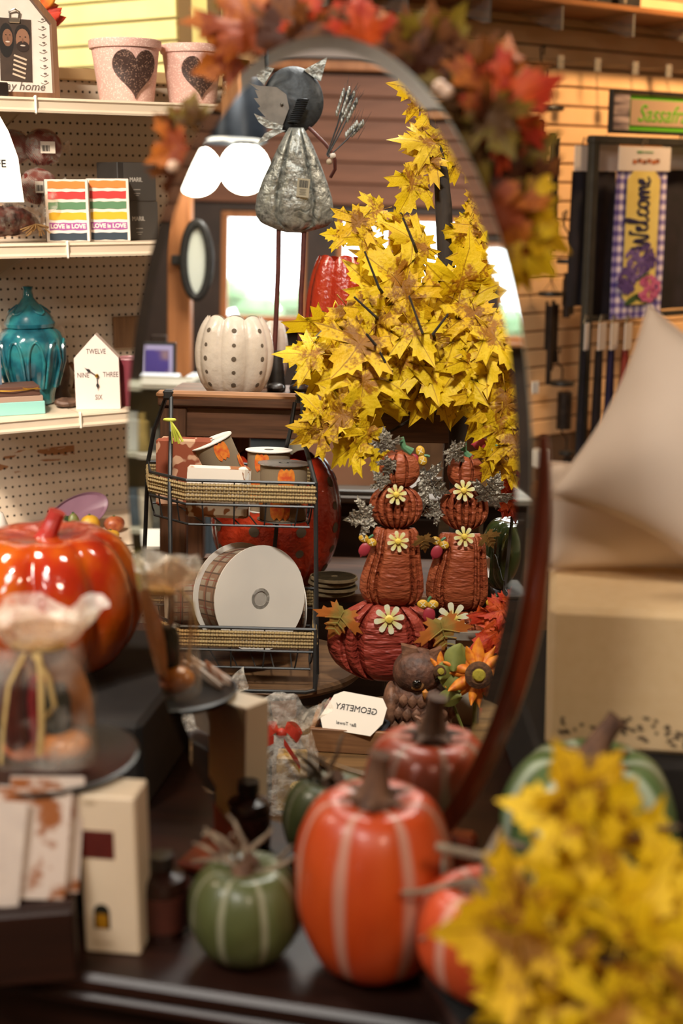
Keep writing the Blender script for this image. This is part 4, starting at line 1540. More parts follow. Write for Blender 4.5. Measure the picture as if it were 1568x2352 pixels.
os_ = pumpkin('pumpkin', 'squat coral orange pumpkin behind the yellow leaves', Ps, .072, .135, 7, m_or2, .03, (.03, -.01, 0), .09, ph=.6, collar=True, dim=.16)
Pg = deskpt(566, 1.515)
og = pumpkin('pumpkin', 'small sage green pumpkin between white box and tall orange pumpkin', Pg, .066, .126, 8, m_gr, .02, (.01, 0, 0), .05, ph=.38, collar=False)
Pb = deskpt(1342, 1.60)
ob = pumpkin('pumpkin', 'large green pumpkin with pale stripes under the cream pillow', Pb, .107, .228, 9, m_gr2, .058, (.028, 0, .004), .09, ph=.2, sr=.85, dim=.12)


def twig_set(o, base, cnt, seed, ln=.09, r=.003, mt=None, up=.6):
    random.seed(seed)
    for j in range(cnt):
        a_ = random.uniform(0, 2 * PI)
        e = random.uniform(.1, up)
        p = V(base)
        pts = [p.copy()]
        d = V((cos(a_) * cos(e), sin(a_) * cos(e) * .5, sin(e)))
        for q in range(5):
            d = (d + V((random.uniform(-.6, .6), random.uniform(-.3, .3), random.uniform(-.5, .4)))).normalized()
            p = p + d * ln / 5
            pts.append(p.copy())
        part('tendril', G().tube(pts, [r * (1 - .5 * q / 5) for q in range(6)], 6), mt or M('twig_grey', '5a4a3a', '8a7a66', 60, .8), o)


twig_set(og, (0, 0, .112), 9, 5, .07, .004, None, .35)
twig_set(os_, (0, 0, .120), 6, 6, .09, .005, None, .4)
part('tendril', G().tube([(-.02, 0, .16), (-.05, -.01, .172), (.0, -.02, .165), (.012, -.01, .18), (.04, -.01, .17)], .005, 6), M('twig_grey', '5a4a3a', '8a7a66', 60, .8), os_)
twig_set(ob, (.02, 0, .205), 2, 11, .08, .003, None, .3)

# ---------------------------------------------------------------- white diffuser box and the brown jar
Pw = Az(248, 2200, ZT)
k = kpx(Pw)
o = thing('diffuser_box', 'tall white carton with a maroon label and an arched window, left of the sage pumpkin', 'box', Pw + V((0, .035, 0)), rad(-8))
bw, bh = .058, .198
m_ivory = M('carton_ivory', 'e2cfb4', 'd8c4a8', 6, .55)
part('carton', G().box((.008, .0, bh / 2), (.066, .052, bh), .002), m_ivory, o)
lab_ = part('label', G().box((-.005, -.0266, bh * .70), (.040, .0008, .034)), M('label_maroon', '501510', '5f1c14', 20, .5), o, label='maroon label')
ar = [(-.0095, 0), (.0095, 0), (.0095, .022)] + [(.0095 * cos(q * PI / 8), .022 + .0095 * sin(q * PI / 8)) for q in range(1, 8)] + [(-.0095, .022)]
win_ = part('window', G().prism(ar, .0006, T(-.003, 0, .032), -.0268), M('window_dark', '26241c', rough=.25), o, label='dark arched window')
part('window_fill', G().box((-.003, -.0272, .042), (.013, .0004, .018)), M('amber_fill', '9a6a14', rough=.3), win_, label='amber glass seen in the window')
part('lettering', text_geo('REED DIFFUSER', .0035, T(-.003, -.0265, .014), 0, depth=.0002), M('ink_faint', 'b8a488'), o)
part('punch_hole', G().prism([(-.012 + .008 * cos(q * PI / 6), bh - .008 + .003 * sin(q * PI / 6)) for q in range(12)], .0004, None, -.0266), M('ink_faint', 'b8a488'), o)
Pj = Az(365, 2168, ZT)
o = thing('candle_jar', 'dark brown candle jar beside the tall white carton', 'candle', Pj + V((0.002, .03, 0)))
part('jar', G().lathe([(0, 0), (.03, 0), (.031, .006), (.031, .062), (.027, .072), (.013, .078), (.013, .084), (0, .084)], 32), M('amber_dark', '1f0d08', '2a120a', 10, .25), o)
part('label', G().lathe([(.0313, .012), (.0313, .056)], 32), M('jar_brown_label', '3f1a10', '4a2014', 30, .5), o)
part('lid', G().lathe([(0, .0845), (.0145, .0845), (.0150, .088), (.0145, .100), (0, .1005)], 32), M('jar_black', '241d1a', rough=.3), o)

# cards at the near end of the desk
Pc = A(8, 2080, 1.45)
o = thing('card_rack', 'low dark wooden rack holding the greeting cards', 'rack', V((Pc.x, Pc.y + .012, ZT)), .15)
part('block', G().box((0, 0, (Pc.z - ZT) / 2 - .002), (.15, .055, Pc.z - ZT - .004), .003), m_desk, o)
part('lip', G().box((0, -.024, Pc.z - ZT + .001), (.15, .005, .006), .001), m_desk, o)
m_card = M('napkin_white', 'd6c8bc', 'c8bab0', 20, .7)
m_floral = M('floral_print', 'd8c8bc', '9a5a2c', 30, .7, lo=.48, hi=.58)
for i, (dx, dy, rz_, lab, mt) in enumerate(((-.026, -.010, .12, 'plain white greeting card standing in front of floral cards', m_card), (.022, .004, .2, 'floral greeting card standing behind the plain one', m_floral), (.036, .016, .28, 'floral greeting card at the back of the cards', m_floral))):
    o = thing('greeting_card', lab, 'card', Pc + V((dx - .0, dy + .008, -.0055)), rz_, 'cards at the end of the desk')
    w_, h_ = .082, .118 + .006 * i
    Lx = R(rad(-12), 'X') @ R(rad(7), 'Y')
    part('front_cover', G().box((0, 0, h_ / 2 + .006), (w_, .0016, h_), 0, Lx), mt, o)
    part('back_cover', G().box((0, .006, h_ / 2 + .006), (w_, .0016, h_), 0, R(rad(-16), 'X') @ R(rad(7), 'Y')), m_card, o)

# ---------------------------------------------------------------- black riser behind the mirror, with what stands on it
m_cloth = M('black_cloth', '15110f', '1d1815', 20, .85)
ZR = .785
rs = thing('display_riser', 'low black cloth covered riser along the back of the desk', 'riser', (0, 0, ZT), 0)
for nm, pxa, pxb, ta, tb in (('left', -260, 330, 1.84, 2.22), ('right', 1236, 2000, 1.73, 2.1)):
    pa, pb = deskpt(pxa, ta), deskpt(pxb, ta)
    dep = .40 if nm == 'left' else .55
    if nm == 'left':
        pa = deskpt(-260, 1.92)
        pb = deskpt(330, 1.86)
    d = (pb - pa)
    L_ = d.length
    g = G().box((L_ / 2, dep / 2, (ZR - ZT) / 2), (L_, dep, ZR - ZT), .008, MX.Translation(pa - V((0, 0, ZT))) @ R(math.atan2(d.y, d.x), 'Z'))
    part('riser_block', g, m_cloth, rs)

# red glazed pumpkin jar
m_redp = NT('pumpkin_glaze_red')
n1 = m_redp.noise(9, 5, m_redp.co((1, 1, .5)))
x, y, z = m_redp.sep(m_redp.co())
hz = m_redp.math('ADD', m_redp.math('MULTIPLY', n1, .6), m_redp.math('MULTIPLY', z, .9))
m_redp.set(m_redp.ramp(hz, [(.30, 'b04a10'), (.42, 'b8560e'), (.52, 'a02810'), (.62, '78140e')]), .14, 0, .6, .8)
m_redp.bump(m_redp.noise(26, 3), .35, .01)
m_redp = m_redp.m
pz = Az(90, 1600, ZR)
o = thing('red_pumpkin', 'big glossy red and orange glazed pumpkin behind the gift bag', 'pumpkin', pz + V((-.005, .10, 0)))
part('body', G().shell(pumpkin_fn(.148, .244, 9, .15, .10, .02, .72, .1, .02), 108, 30), m_redp, o, smooth=180)
pts = [V((.004 * q, 0, .206 + .0085 * q)) for q in range(7)]
part('stem', G().tube(pts, [.024, .018, .015, .0135, .013, .0125, .0135], 10), M('stem_red', '9a2c28', 'b04038', 30, .25, coat=.5), o)

# gift bag of treats on a black cake stand, in front of the glass
q_ = A(104, 1742, 1.565)
o = thing('cake_stand', 'small black dish on a black block under the gift bag', 'dish', (q_.x, q_.y, ZT))
m_dish = M('dish_black', '0e0c0b', '141110', 10, .35)
zd = q_.z - ZT
part('pedestal', G().box((-.02, .02, (zd - .02) / 2), (.12, .075, zd - .02), .006), m_dish, o)
part('dish', G().lathe([(0, zd - .02), (.05, zd - .02), (.105, zd - .004), (.112, zd + .004), (.108, zd + .006), (.09, zd), (0, zd - .012)], 48), m_dish, o)
bz = q_.z + .001
bg = thing('gift_bag', 'clear gift bag of treats gathered and tied with raffia on the black dish', 'gift bag', (q_.x, q_.y, bz))
hb_ = .142
m_bag = clear('bag_film', .985, 'fff4e8', .06, .35, 16)
m_bagtop = clear('bag_top_film', .72, 'fff0e0', .18, .8, 50)
part('bag_body', G().shell(crumple(lambda u, v: ((.062 - .030 * max(0, v - .55)) * (abs(cos(2 * PI * u)) ** .6) * (1 if cos(2 * PI * u) > 0 else -1), (.042 - .030 * max(0, v - .55)) * (abs(sin(2 * PI * u)) ** .6) * (1 if sin(2 * PI * u) > 0 else -1), hb_ * v + .002), .004, 30, 2), 36, 14), m_bag, bg, smooth=40)
part('bag_top', G().shell(crumple(lambda u, v: ((.03 + .042 * v) * cos(2 * PI * u) * (1 + .15 * sin(14 * PI * u)), (.012 + .035 * v) * sin(2 * PI * u) * (1 + .2 * sin(10 * PI * u)), hb_ - .004 + .045 * v + .010 * sin(8 * PI * u) * v), .012, 34, 7), 48, 8).shell(crumple(lambda u, v: ((.02 + .03 * v) * cos(2 * PI * u), (.008 + .02 * v) * sin(2 * PI * u), hb_ + .040 * v + .01 * sin(6 * PI * u) * v), .012, 40, 3), 30, 6), m_bagtop, bg, smooth=30)
part('kraft_card', G().shell(lambda u, v: (.055 * cos(PI * u), .026, .03 + (.115) * v * (sin(PI * u) * .9 + .1)), 16, 4, False), M('kraft', '8a5a30', '9a683c', 30, .8), bg)
part('sausage', G().tube([(-.03, -.006, .02), (-.034, -.008, .07), (-.028, -.004, .115)], [.014, .017, .013], 10), M('sausage_maroon', '3c1a18', '4f2420', 40, .35), bg)
part('sausage', G().tube([(-.008, .004, .02), (-.008, .004, .07), (-.004, .002, .1)], [.012, .014, .011], 10), M('jam_red', '7a1420', '92202a', 40, .25), bg)
part('small_jar', G().lathe([(0, .0), (.016, 0), (.017, .004), (.017, .04), (.013, .05), (.013, .055), (0, .056)], 20, (.018, -.004, .038)), M('jar_dark_glass', '1c2420', rough=.1), bg)
part('cheese_ball', G().ball((.028, -.008, .020), (.030, .026, .019), 20, 12), M('caramel', 'b06a1c', 'c8842c', 20, .3, coat=.4), bg)
part('shred', G().shell(crumple(lambda u, v: (.05 * sin(PI * v) * cos(2 * PI * u), .034 * sin(PI * v) * sin(2 * PI * u), .012 - .011 * cos(PI * v)), .008, 60, 2), 24, 10), M('paper_shred', '7a3a20', 'a05a30', 60, .7), bg, kind='stuff')
m_rafl = M('raffia_pale', 'b0945c', 'c0a468', 60, .7)
for pts in ([(-.01, -.03, hb_), (-.026, -.047, .11), (-.034, -.05, .06), (-.040, -.05, .015)], [(.006, -.03, hb_), (.012, -.048, .12), (.010, -.05, .06), (.006, -.05, .025)], [(0, -.03, hb_), (.02, -.046, .12), (.026, -.048, .085), (.014, -.047, .07)]):
    part('raffia', G().tube(pts, .0035, 6, flat=.4), m_rafl, bg)
part('tie', G().lathe([(.030, -.004), (.033, 0), (.030, .004)], 24, (0, 0, hb_), sy=.5), m_rafl, bg)

# burlap box and the cream pillows
m_burl = NT('burlap')
wv = m_burl.n('ShaderNodeTexChecker')
x, y, z = m_burl.sep(m_burl.co())
wx = m_burl.math('SINE', m_burl.math('MULTIPLY', m_burl.math('ADD', x, y), 1800.0))
wz = m_burl.math('SINE', m_burl.math('MULTIPLY', z, 1800.0))
wf_ = m_burl.math('MULTIPLY', wx, wz)
nn = m_burl.noise(60, 4)
m_burl.set(m_burl.mix(nn, 'd8ba8c', 'e6cca4'), .9, 0, .2)
m_burl.bump(m_burl.math('ADD', wf_, nn), .4, .001)
m_burl = m_burl.m
pa = Az(1252, 1690, ZR)
pa = A(1252, 1690, 1.74)
bz0 = ZR + .0008
o = thing('burlap_box', 'tan burlap covered box with a dark leaf print under the pillows', 'box', (pa.x, pa.y, bz0), rad(-9))
kk = kpx(pa)
yn = V((0, 1, 0))
bh = Apl(1252, 1395, pa, yn).z - bz0
py1, py2 = pa + V((0, .085, 0)), pa + V((0, .175, 0))
part('box', G().box((.22, .25, bh / 2), (.44, .50, bh), .008), m_burl, o)
g = G()
random.seed(12)
for cx0, cz0, n_ in ((.045, .034, 10), (.125, .040, 16), (.165, .028, 18), (.20, .022, 14)):
    for j in range(n_):
        x0, z0, a_ = cx0 + random.uniform(-.03, .03), cz0 + random.uniform(-.018, .014), random.uniform(-.9, .5)
        l_, w_ = random.uniform(.006, .013), .003
        g.prism([(x0, z0), (x0 + l_ * .5 * cos(a_) - w_ * sin(a_), z0 + l_ * .5 * sin(a_) + w_ * cos(a_)), (x0 + l_ * cos(a_), z0 + l_ * sin(a_)), (x0 + l_ * .5 * cos(a_) + w_ * sin(a_), z0 + l_ * .5 * sin(a_) - w_ * cos(a_))], .0008, None, -.0009)
part('leaf_print', g, M('print_grey_brown', '5a4a3a', '77664f', 60, .8), o, kind='stuff')
m_pil = M('pillow_cream', 'e8d6c4', 'e0cebc', 5, .85, bump=.15, bsc=260, bd=.001, sheen=.2)


def pillow_geo(w_, th, n=26, ear=.16, seed=0, sag=0.0):
    g = G()
    for sgn in (-1, 1):
        def fn(u, v):
            a_, b_ = 2 * u - 1, 2 * v - 1
            e = (1 - a_ * a_) * (1 - b_ * b_)
            pinch = 1 - ear * (1 - b_ * b_) * abs(a_) ** 2
            pinch2 = 1 - ear * (1 - a_ * a_) * abs(b_) ** 2
            p = V((a_ * w_ / 2 * pinch, 0, b_ * w_ / 2 * pinch2))
            d_ = th / 2 * e ** .48 if e > 0 else 0
            d_ *= 1 + .10 * NZ.noise(p * 9 + V((seed, 0, sgn)))
            return p + V((0, sgn * d_, 0))
        g.shell(fn, n, n, False)
    return g


pt_, pl_ = Apl(1497, 705, py1, yn), Apl(1236, 1165, py1, yn)
ww = (pt_ - pl_).length * 1.02
dirv = (pl_ - pt_).normalized()
ang = math.atan2(-dirv.z, -dirv.x)       # side from left ear up to the top ear
ctr = pt_ + dirv * (ww / 2)
nrm2 = V((-dirv.z, 0, dirv.x))
if nrm2.x < 0:
    nrm2 = -nrm2
ctr = ctr + nrm2 * (ww / 2)
ztop = bz0 + bh + .0008
low = ctr.z - ww / 2 * 1.42 * max(abs(sin(ang)), abs(cos(ang))) 
o = thing('pillow', 'plump cream throw pillow standing on its corner on the burlap box', 'pillow', (ctr.x, ctr.y, ztop))
Rp = R(rad(-6), 'X') @ R(-ang + 0, 'Y')
pg = pillow_geo(ww * .97, .14, 30, .14, 1)
zlow = min((Rp @ v).z for v in pg.v)
fs_ = (pt_.z - ztop) / (max((Rp @ v).z for v in pg.v) - zlow)
xt = max(pg.v, key=lambda v: (Rp @ v).z)
o.location.x = pt_.x - (Rp @ xt).x * fs_
Lp = T(0, 0, -zlow * fs_ + .001) @ Rp @ MX.Scale(fs_, 4)
cush = part('cushion', pg, m_pil, o, Lp, smooth=180)
hw_ = ww * .97 / 2
part('piping', G().tube([(hw_ * x_ * (1 - .14 * (1 - z_ * z_) * abs(x_) ** 2), 0, hw_ * z_ * (1 - .14 * (1 - x_ * x_) * abs(z_) ** 2)) for x_, z_ in [(-1 + q / 10, -1) for q in range(20)] + [(1, -1 + q / 10) for q in range(20)] + [(1 - q / 10, 1) for q in range(20)] + [(-1, 1 - q / 10) for q in range(20)]], .0025, 6, True), m_pil, o, Lp)
p2 = Apl(1243, 1390, py2, yn)
o = thing('pillow', 'second cream pillow standing upright behind the one on its corner', 'pillow', (p2.x + .125, p2.y, ztop))
Rp = R(rad(-5), 'X')
pg = pillow_geo(.25, .09, 24, .08, 4)
for v in pg.v:
    v.z *= .62
zlow = min((Rp @ v).z for v in pg.v)
part('cushion', pg, m_pil, o, T(0, 0, -zlow + .001) @ Rp, smooth=180)
part('piping', G().tube([(.125 * x_ * (1 - .08 * (1 - z_ * z_)), 0, .0775 * z_ * (1 - .08 * (1 - x_ * x_))) for x_, z_ in [(-1 + q / 10, -1) for q in range(20)] + [(1, -1 + q / 10) for q in range(20)] + [(1 - q / 10, 1) for q in range(20)] + [(-1, 1 - q / 10) for q in range(20)]], .0025, 6, True), m_pil, o, T(0, 0, -zlow + .001) @ Rp)

# ---------------------------------------------------------------- yellow maple spray in the foreground
random.seed(5)
sb = deskpt(1600, 1.42)
sb = V((sb.x, sb.y, ZT))
spr = thing('maple_spray', 'bright yellow artificial maple spray lying over the near corner of the desk', 'foliage', sb)
YL = [(1330, 1850, 110, 150, 1.20), (1330, 1890, 165, 170, 1.19), (1400, 1880, 70, 130, 1.22), (1380, 1900, 215, 150, 1.21), (1350, 1830, 60, 120, 1.23), (1410, 1960, 190, 190, 1.20), (1440, 1960, 60, 140, 1.22), (1400, 2030, 230, 170, 1.18), (1330, 2010, 150, 120, 1.22),
      (1560, 2050, 120, 150, 1.18), (1500, 2060, 90, 140, 1.20), (1530, 2090, 200, 160, 1.17),
      (1240, 2130, 175, 240, 1.15), (1260, 2170, 215, 230, 1.15), (1230, 2110, 140, 150, 1.19), (1300, 2110, 115, 170, 1.17), (1300, 2160, 250, 180, 1.16), (1320, 2200, 190, 200, 1.16),
      (1420, 2140, 60, 180, 1.16), (1440, 2180, 20, 170, 1.15), (1400, 2220, 250, 180, 1.14), (1480, 2230, 300, 190, 1.13), (1530, 2200, 350, 150, 1.13), (1300, 2270, 200, 190, 1.14), (1350, 2290, 240, 170, 1.13), (1250, 2300, 170, 150, 1.15), (1440, 2310, 210, 190, 1.12), (1520, 2320, 280, 180, 1.12), (1560, 2280, 40, 160, 1.12), (1550, 2130, 70, 140, 1.15), (1480, 2130, 130, 130, 1.18), (1590, 2220, 100, 160, 1.12), (1370, 2330, 280, 150, 1.12), (1210, 2240, 230, 150, 1.17)]
for i, (px, py, an, sp, t_) in enumerate(YL):
    P = A(px, py, t_)
    put_leaf(spr, sb, P, img_dir(an, random.uniform(-.35, .25)), (random.uniform(-.5, .5), -1, random.uniform(-.1, .8)), sp * t_ / FPX * 1.05, m_lyel if i % 4 else m_lyel2, i % 5)
m_twg = M('twig_brown', '3a2a20', '57412f', 50, .8)
br = [A(1400, 1900, 1.22), A(1440, 2050, 1.21), A(1480, 2180, 1.2), A(1560, 2290, 1.22), A(1700, 2330, 1.28)]
e_ = deskpt(1690, 1.36)
part('branch', G().tube([p - sb for p in br] + [e_ - sb + V((0, 0, .006)), V((.0, .0, .006))], [.003, .0035, .004, .005, .006, .006, .006], 8), m_twg, spr)
for a_, b_ in (((1480, 2180, 1.2), (1240, 2140, 1.16)), ((1480, 2180, 1.2), (1310, 2270, 1.15)), ((1440, 2050, 1.21), (1540, 2000, 1.2)), ((1560, 2290, 1.22), (1450, 2310, 1.13)), ((1420, 1940, 1.215), (1560, 1900, 1.2)), ((1560, 2290, 1.22), (1540, 2100, 1.17))):
    pa, pb = A(*a_), A(*b_)
    part('twig', G().tube([pa - sb, (pa + pb) / 2 - sb + V((0, 0, .008)), pb - sb], .0022, 6), m_twg, spr)
for px, py, t_, r_ in ((1270, 2060, 1.22, .012), (1290, 2075, 1.2, .011), (1500, 2150, 1.18, .012)):
    part('berry', G().ball(A(px, py, t_) - sb, r_, 14, 10), M('berry_red', '7a1a16', '942420', 30, .3), spr)



# =====================================================================================================
# what the looking glass shows: the display beside the camera, and the shop and its windows behind it
# =====================================================================================================
use(VIRT)


def kt(t_):
    return t_ / FPX


def relief(rows, depth, grooves=(), gw=.10, gd=.35, back=.35, nu=40, m=None, power=.55, dent=0.0):
    """A pressed-metal form: rows of (z, x_left, x_right) give its outline, front bulging towards -y."""
    rows = sorted(rows)
    zs = [r[0] for r in rows]
    nv = 40

    def at(z):
        for a_, b_ in zip(rows, rows[1:]):
            if a_[0] <= z <= b_[0]:
                u = (z - a_[0]) / max(b_[0] - a_[0], 1e-9)
                return a_[1] + (b_[1] - a_[1]) * u, a_[2] + (b_[2] - a_[2]) * u
        return rows[-1][1:]
    g = G()
    for sgn, dp in ((-1, depth), (1, depth * back)):
        def fn(u, v):
            z = zs[0] + (zs[-1] - zs[0]) * (.5 - .5 * cos(PI * v))
            xl, xr = at(z)
            s_ = -cos(PI * u)
            x = (xl + xr) / 2 + (xr - xl) / 2 * s_
            e = max(0.0, 1 - s_ * s_) ** power * max(0.0, 1 - (2 * (z - zs[0]) / (zs[-1] - zs[0]) - 1) ** 4) ** .5
            gr = 1.0
            for c in grooves:
                gr -= gd * math.exp(-((s_ - c) / gw) ** 2)
            y = sgn * dp * e * gr
            if dent:
                y += dent * NZ.noise(V((x * 60, 0, z * 60))) * e
            return (x, y, z)
        g.shell(fn, nu, nv, False)
    return g


def galv(name, c1, c2, rough=.38, sc=22, metal=.75):
    t = NT(name)
    n1 = t.noise(sc, 5, None, 1.4)
    t.set(t.ramp(n1, [(.32, c1), (.5, c2), (.68, c1)]), rough, metal, .5)
    t.bump(t.noise(sc * 1.6, 3), .6, .008)
    return t.m


m_galv = galv('galvanized_steel', '6a6d69', 'aeb0aa', .42, 34, .6)
m_galvd = galv('dark_steel', '2e3236', '4a4e52', .5, 14, .5)
m_rust = M('rust_brown', '4a201a', '5e2c24', 40, .5, .2)
m_rod = M('stake_rod', '6a6660', rough=.35, metal=.8)

# heights of the surfaces in the display
TCN = 3.02
ZCON = A(530, 914, TCN).z
ZTA = A(590, 1572, 2.62).z
ZTB = A(850, 1752, 2.45).z
ZTC = A(690, 1850, 2.45).z

# ---------------------------------------------------------------- console table
m_wal = wood('console_walnut', '3e2718', '6b4630', 0, 6, .45)
m_walv = wood('console_walnut_upright', '3e2718', '6b4630', 2, 6, .45)
cl_, cr_ = A(362, 910, TCN), A(1120, 910, TCN)
cw = cr_.x - cl_.x
con = thing('console_table', 'brown wooden console table behind the wire basket rack', 'table', (cl_.x, cl_.y, 0))
part('table_top', G().box((cw / 2, .22, ZCON - .012), (cw, .44, .024), .004), m_wal, con)
part('apron', G().box((cw / 2, .03, ZCON - .060), (cw - .05, .022, .070), .002), m_wal, con)
part('apron', G().box((cw / 2, .41, ZCON - .060), (cw - .05, .022, .070), .002), m_wal, con)
for x in (.035, cw - .035):
    for y in (.035, .405):
        w_ = .062
        part('leg', G().box((x, y, (ZCON - .025) / 2), (w_, .05, ZCON - .025), .003), m_walv, con)
part('middle_post', G().box((A(551, 1000, 3.42).x - cl_.x, .405, (ZCON - .1 + .5) / 2 + .2), (.05, .04, ZCON - .1 - .9), .003), m_walv, con)
ZSH = A(738, 1374, 3.05).z
part('lower_shelf', G().box((cw / 2, .22, ZSH - .012), (cw - .135, .43, .022), .003), m_wal, con)

# ---------------------------------------------------------------- galvanised cat figure on long legs
tb = 3.24
k = kt(tb)
b0 = A(655, 895, tb)


def q2(px, py, dy=0.0):
    """Pixel to the local x, z of an upright thing at depth tb based at b0 (straight fronto-parallel)."""
    p = A(px, py, tb)
    return V((p.x - b0.x, dy, p.z - ZCON))


bird = thing('metal_cat_figure', 'galvanized metal cat figure with a pumpkin body on tall rust legs, seen from behind', 'figurine', (b0.x, b0.y + .0, ZCON + .0005))
rows = []
for y, xl, xr in ((305, 668, 700), (318, 660, 708), (345, 645, 722), (380, 628, 737), (420, 608, 752), (455, 595, 763), (485, 590, 767), (502, 594, 766), (516, 603, 758), (524, 622, 742), (532, 640, 716), (537, 660, 700)):
    a_, b_ = q2(xl, y), q2(xr, y)
    rows.append((a_.z, a_.x, b_.x))
part('body', relief(rows, .045, (-.42, .48), .07, .28, .5, 48, None, .5, .004), m_galv, bird)
g = G()
hc = q2(672, 245)
g.shell(lambda u, v: (hc.x + .075 * sin(PI * v) * cos(2 * PI * u) + .003, hc.y + .05 + .03 * sin(PI * v) * sin(2 * PI * u), hc.z + .073 * cos(PI * v) + (.012 if cos(PI * v) > 0 else 0) * cos(PI * v)), 36, 20)
part('head', g, m_galvd, bird, smooth=180)
for nm, pts in (('ear', [(580, 158), (634, 172), (612, 208), (598, 195)]), ('ear', [(753, 148), (738, 200), (722, 192), (700, 176), (720, 165)])):
    part(nm, G().prism([(q2(x, y).x, q2(x, y).z) for x, y in pts], .006, None, .035), m_galv, bird, label='pointed galvanized ear')
ruff = [(578, 206), (600, 213), (640, 216), (662, 232), (668, 262), (656, 292), (650, 306), (610, 300), (590, 275), (616, 282), (598, 262), (604, 258), (590, 240), (600, 240), (592, 222), (602, 224)]
part('jagged_cheek', G().prism([(q2(x, y).x, q2(x, y).z) for x, y in ruff], .006, None, .012), M('steel_matt', '6d6862', '837d76', 30, .5, .5), bird, label='grey jagged cheek plate')
part('cheek_tip', G().prism([(q2(x, y).x, q2(x, y).z) for x, y in ((590, 274), (618, 288), (655, 300), (652, 310), (618, 306), (600, 292))], .01, None, .002), m_galv, bird)
part('collar_leaf', G().prism([(q2(x, y).x, q2(x, y).z) for x, y in ((596, 342), (614, 318), (634, 309), (660, 312), (638, 322), (618, 334))], .006, None, .0), m_galv, bird, label='pale leaf at the collar')
part('rivet', G().ball(q2(652, 254, .008), .004, 10, 6), m_rod, bird)
g = G()
p0, p1 = q2(676, 298, -.01), q2(694, 246, -.012)
sp = []
for i in range(140):
    u = i / 139
    a_ = 2 * PI * 11 * u
    c = p0.lerp(p1, u) + V((0.006 * sin(PI * u * .5), 0, 0))
    sp.append(c + V((cos(a_) * .0125, sin(a_) * .0125, 0)))
part('neck_spring', G().tube(sp, .0026, 5), M('spring_dark', '2a2e33', rough=.4, metal=.5), bird)
part('arm', G().tube([q2(*p) + V((0, d, 0)) for p, d in (((712, 306), .0), ((728, 322), -.01), ((748, 342), -.015), ((762, 360), -.02), ((770, 378), -.02), ((770, 398), -.015), ((760, 414), 0))], .0042, 8), m_rust, bird)
part('bead', G().ball(q2(765, 369, -.02), .0075, 12, 8), M('bead_white', 'd8cfc4', rough=.3), bird)
part('bead', G().ball(q2(757, 382, -.02), .007, 12, 8), M('bead_tan', 'b8a890', rough=.3), bird)
random.seed(2)
broom = [((752, 368), (796, 230)), ((753, 370), (812, 255)), ((755, 372), (826, 302)), ((754, 368), (806, 240)), ((752, 366), (790, 255))]
for a_, b_ in broom:
    part('wheat_stalk', G().tube([q2(*a_, -.022), (q2(*a_) + q2(*b_)) / 2 + V((.003, -.022, 0)), q2(*b_, -.022)], .0018, 5), m_galvd, bird)
g = G()
for a_, b_ in broom[:4]:
    for j in range(14):
        p = q2(*b_, -.022).lerp(q2(*a_, -.022), .0 + .028 * j)
        dx = (-1) ** j * .006
        g.ball(p + V((dx, random.uniform(-.004, .004), .004)), (.0035, .0035, .0085), 6, 5)
part('wheat_ear', g, m_galv, bird, kind='stuff')
g = G()
for j in range(40):
    a_ = broom[random.randrange(4)][1]
    p = q2(*a_, -.022) + V((random.uniform(-.006, .006), 0, random.uniform(-.05, 0)))
    d = V((random.uniform(.0, .025), random.uniform(-.01, .01), random.uniform(.02, .045)))
    g.tube([p, p + d], [.0007, .0003], 3)
part('wheat_beard', g, m_galvd, bird, kind='stuff')
for pts in ([(643, 530), (641, 620), (636, 720), (631, 806)], [(700, 530), (697, 600), (692, 680), (690, 760), (688, 858)]):
    part('leg', G().tube([q2(*p) for p in pts], .0064, 8), m_rust, bird)
for px, z1 in ((634, 805), (686, 855)):
    c = q2(px, 893)
    h_ = q2(px, z1).z
    g = G().lathe([(.022, 0), (.024, .008), (.018, h_ * .6), (.012, h_), (0, h_)], 14, (c.x, 0, 0))
    g.shell(lambda u, v: (c.x + .022 * sin(PI * v) * cos(2 * PI * u), -.03 + .04 * sin(PI * v) * sin(2 * PI * u), .012 - .012 * cos(PI * v)), 14, 8)
    part('boot', g, M('boot_dark', '26221f', '3a3430', 30, .4, .4), bird)
st = q2(700, 441)
Ls = T(st.x, -.0475, st.z) @ R(rad(4), 'Y') @ R(rad(-4), 'X')
bpl = part('price_label', G().box((0, 0, 0), (.030, .0008, .044)), M('label_kraft', '9a9078', rough=.6), bird, Ls)
g = G()
for i in range(11):
    g.box((-.010 + .002 * i, -.0008, .009), (.0007 + .0005 * (i % 3), .0004, .017))
for j in range(5):
    g.box((0, -.0008, -.004 - .003 * j), (.016 - .003 * (j % 2), .0004, .0008))
part('barcode', g, m_ink, bpl, kind='stuff')

# ---------------------------------------------------------------- pumpkin lanterns on the console
m_cer = M('ceramic_white', 'd2c2b0', 'dccdbc', 12, .3, bump=.5, bsc=55, bd=.004, coat=.3)
m_hole = M('hole_dark', '5f5040', rough=.8)


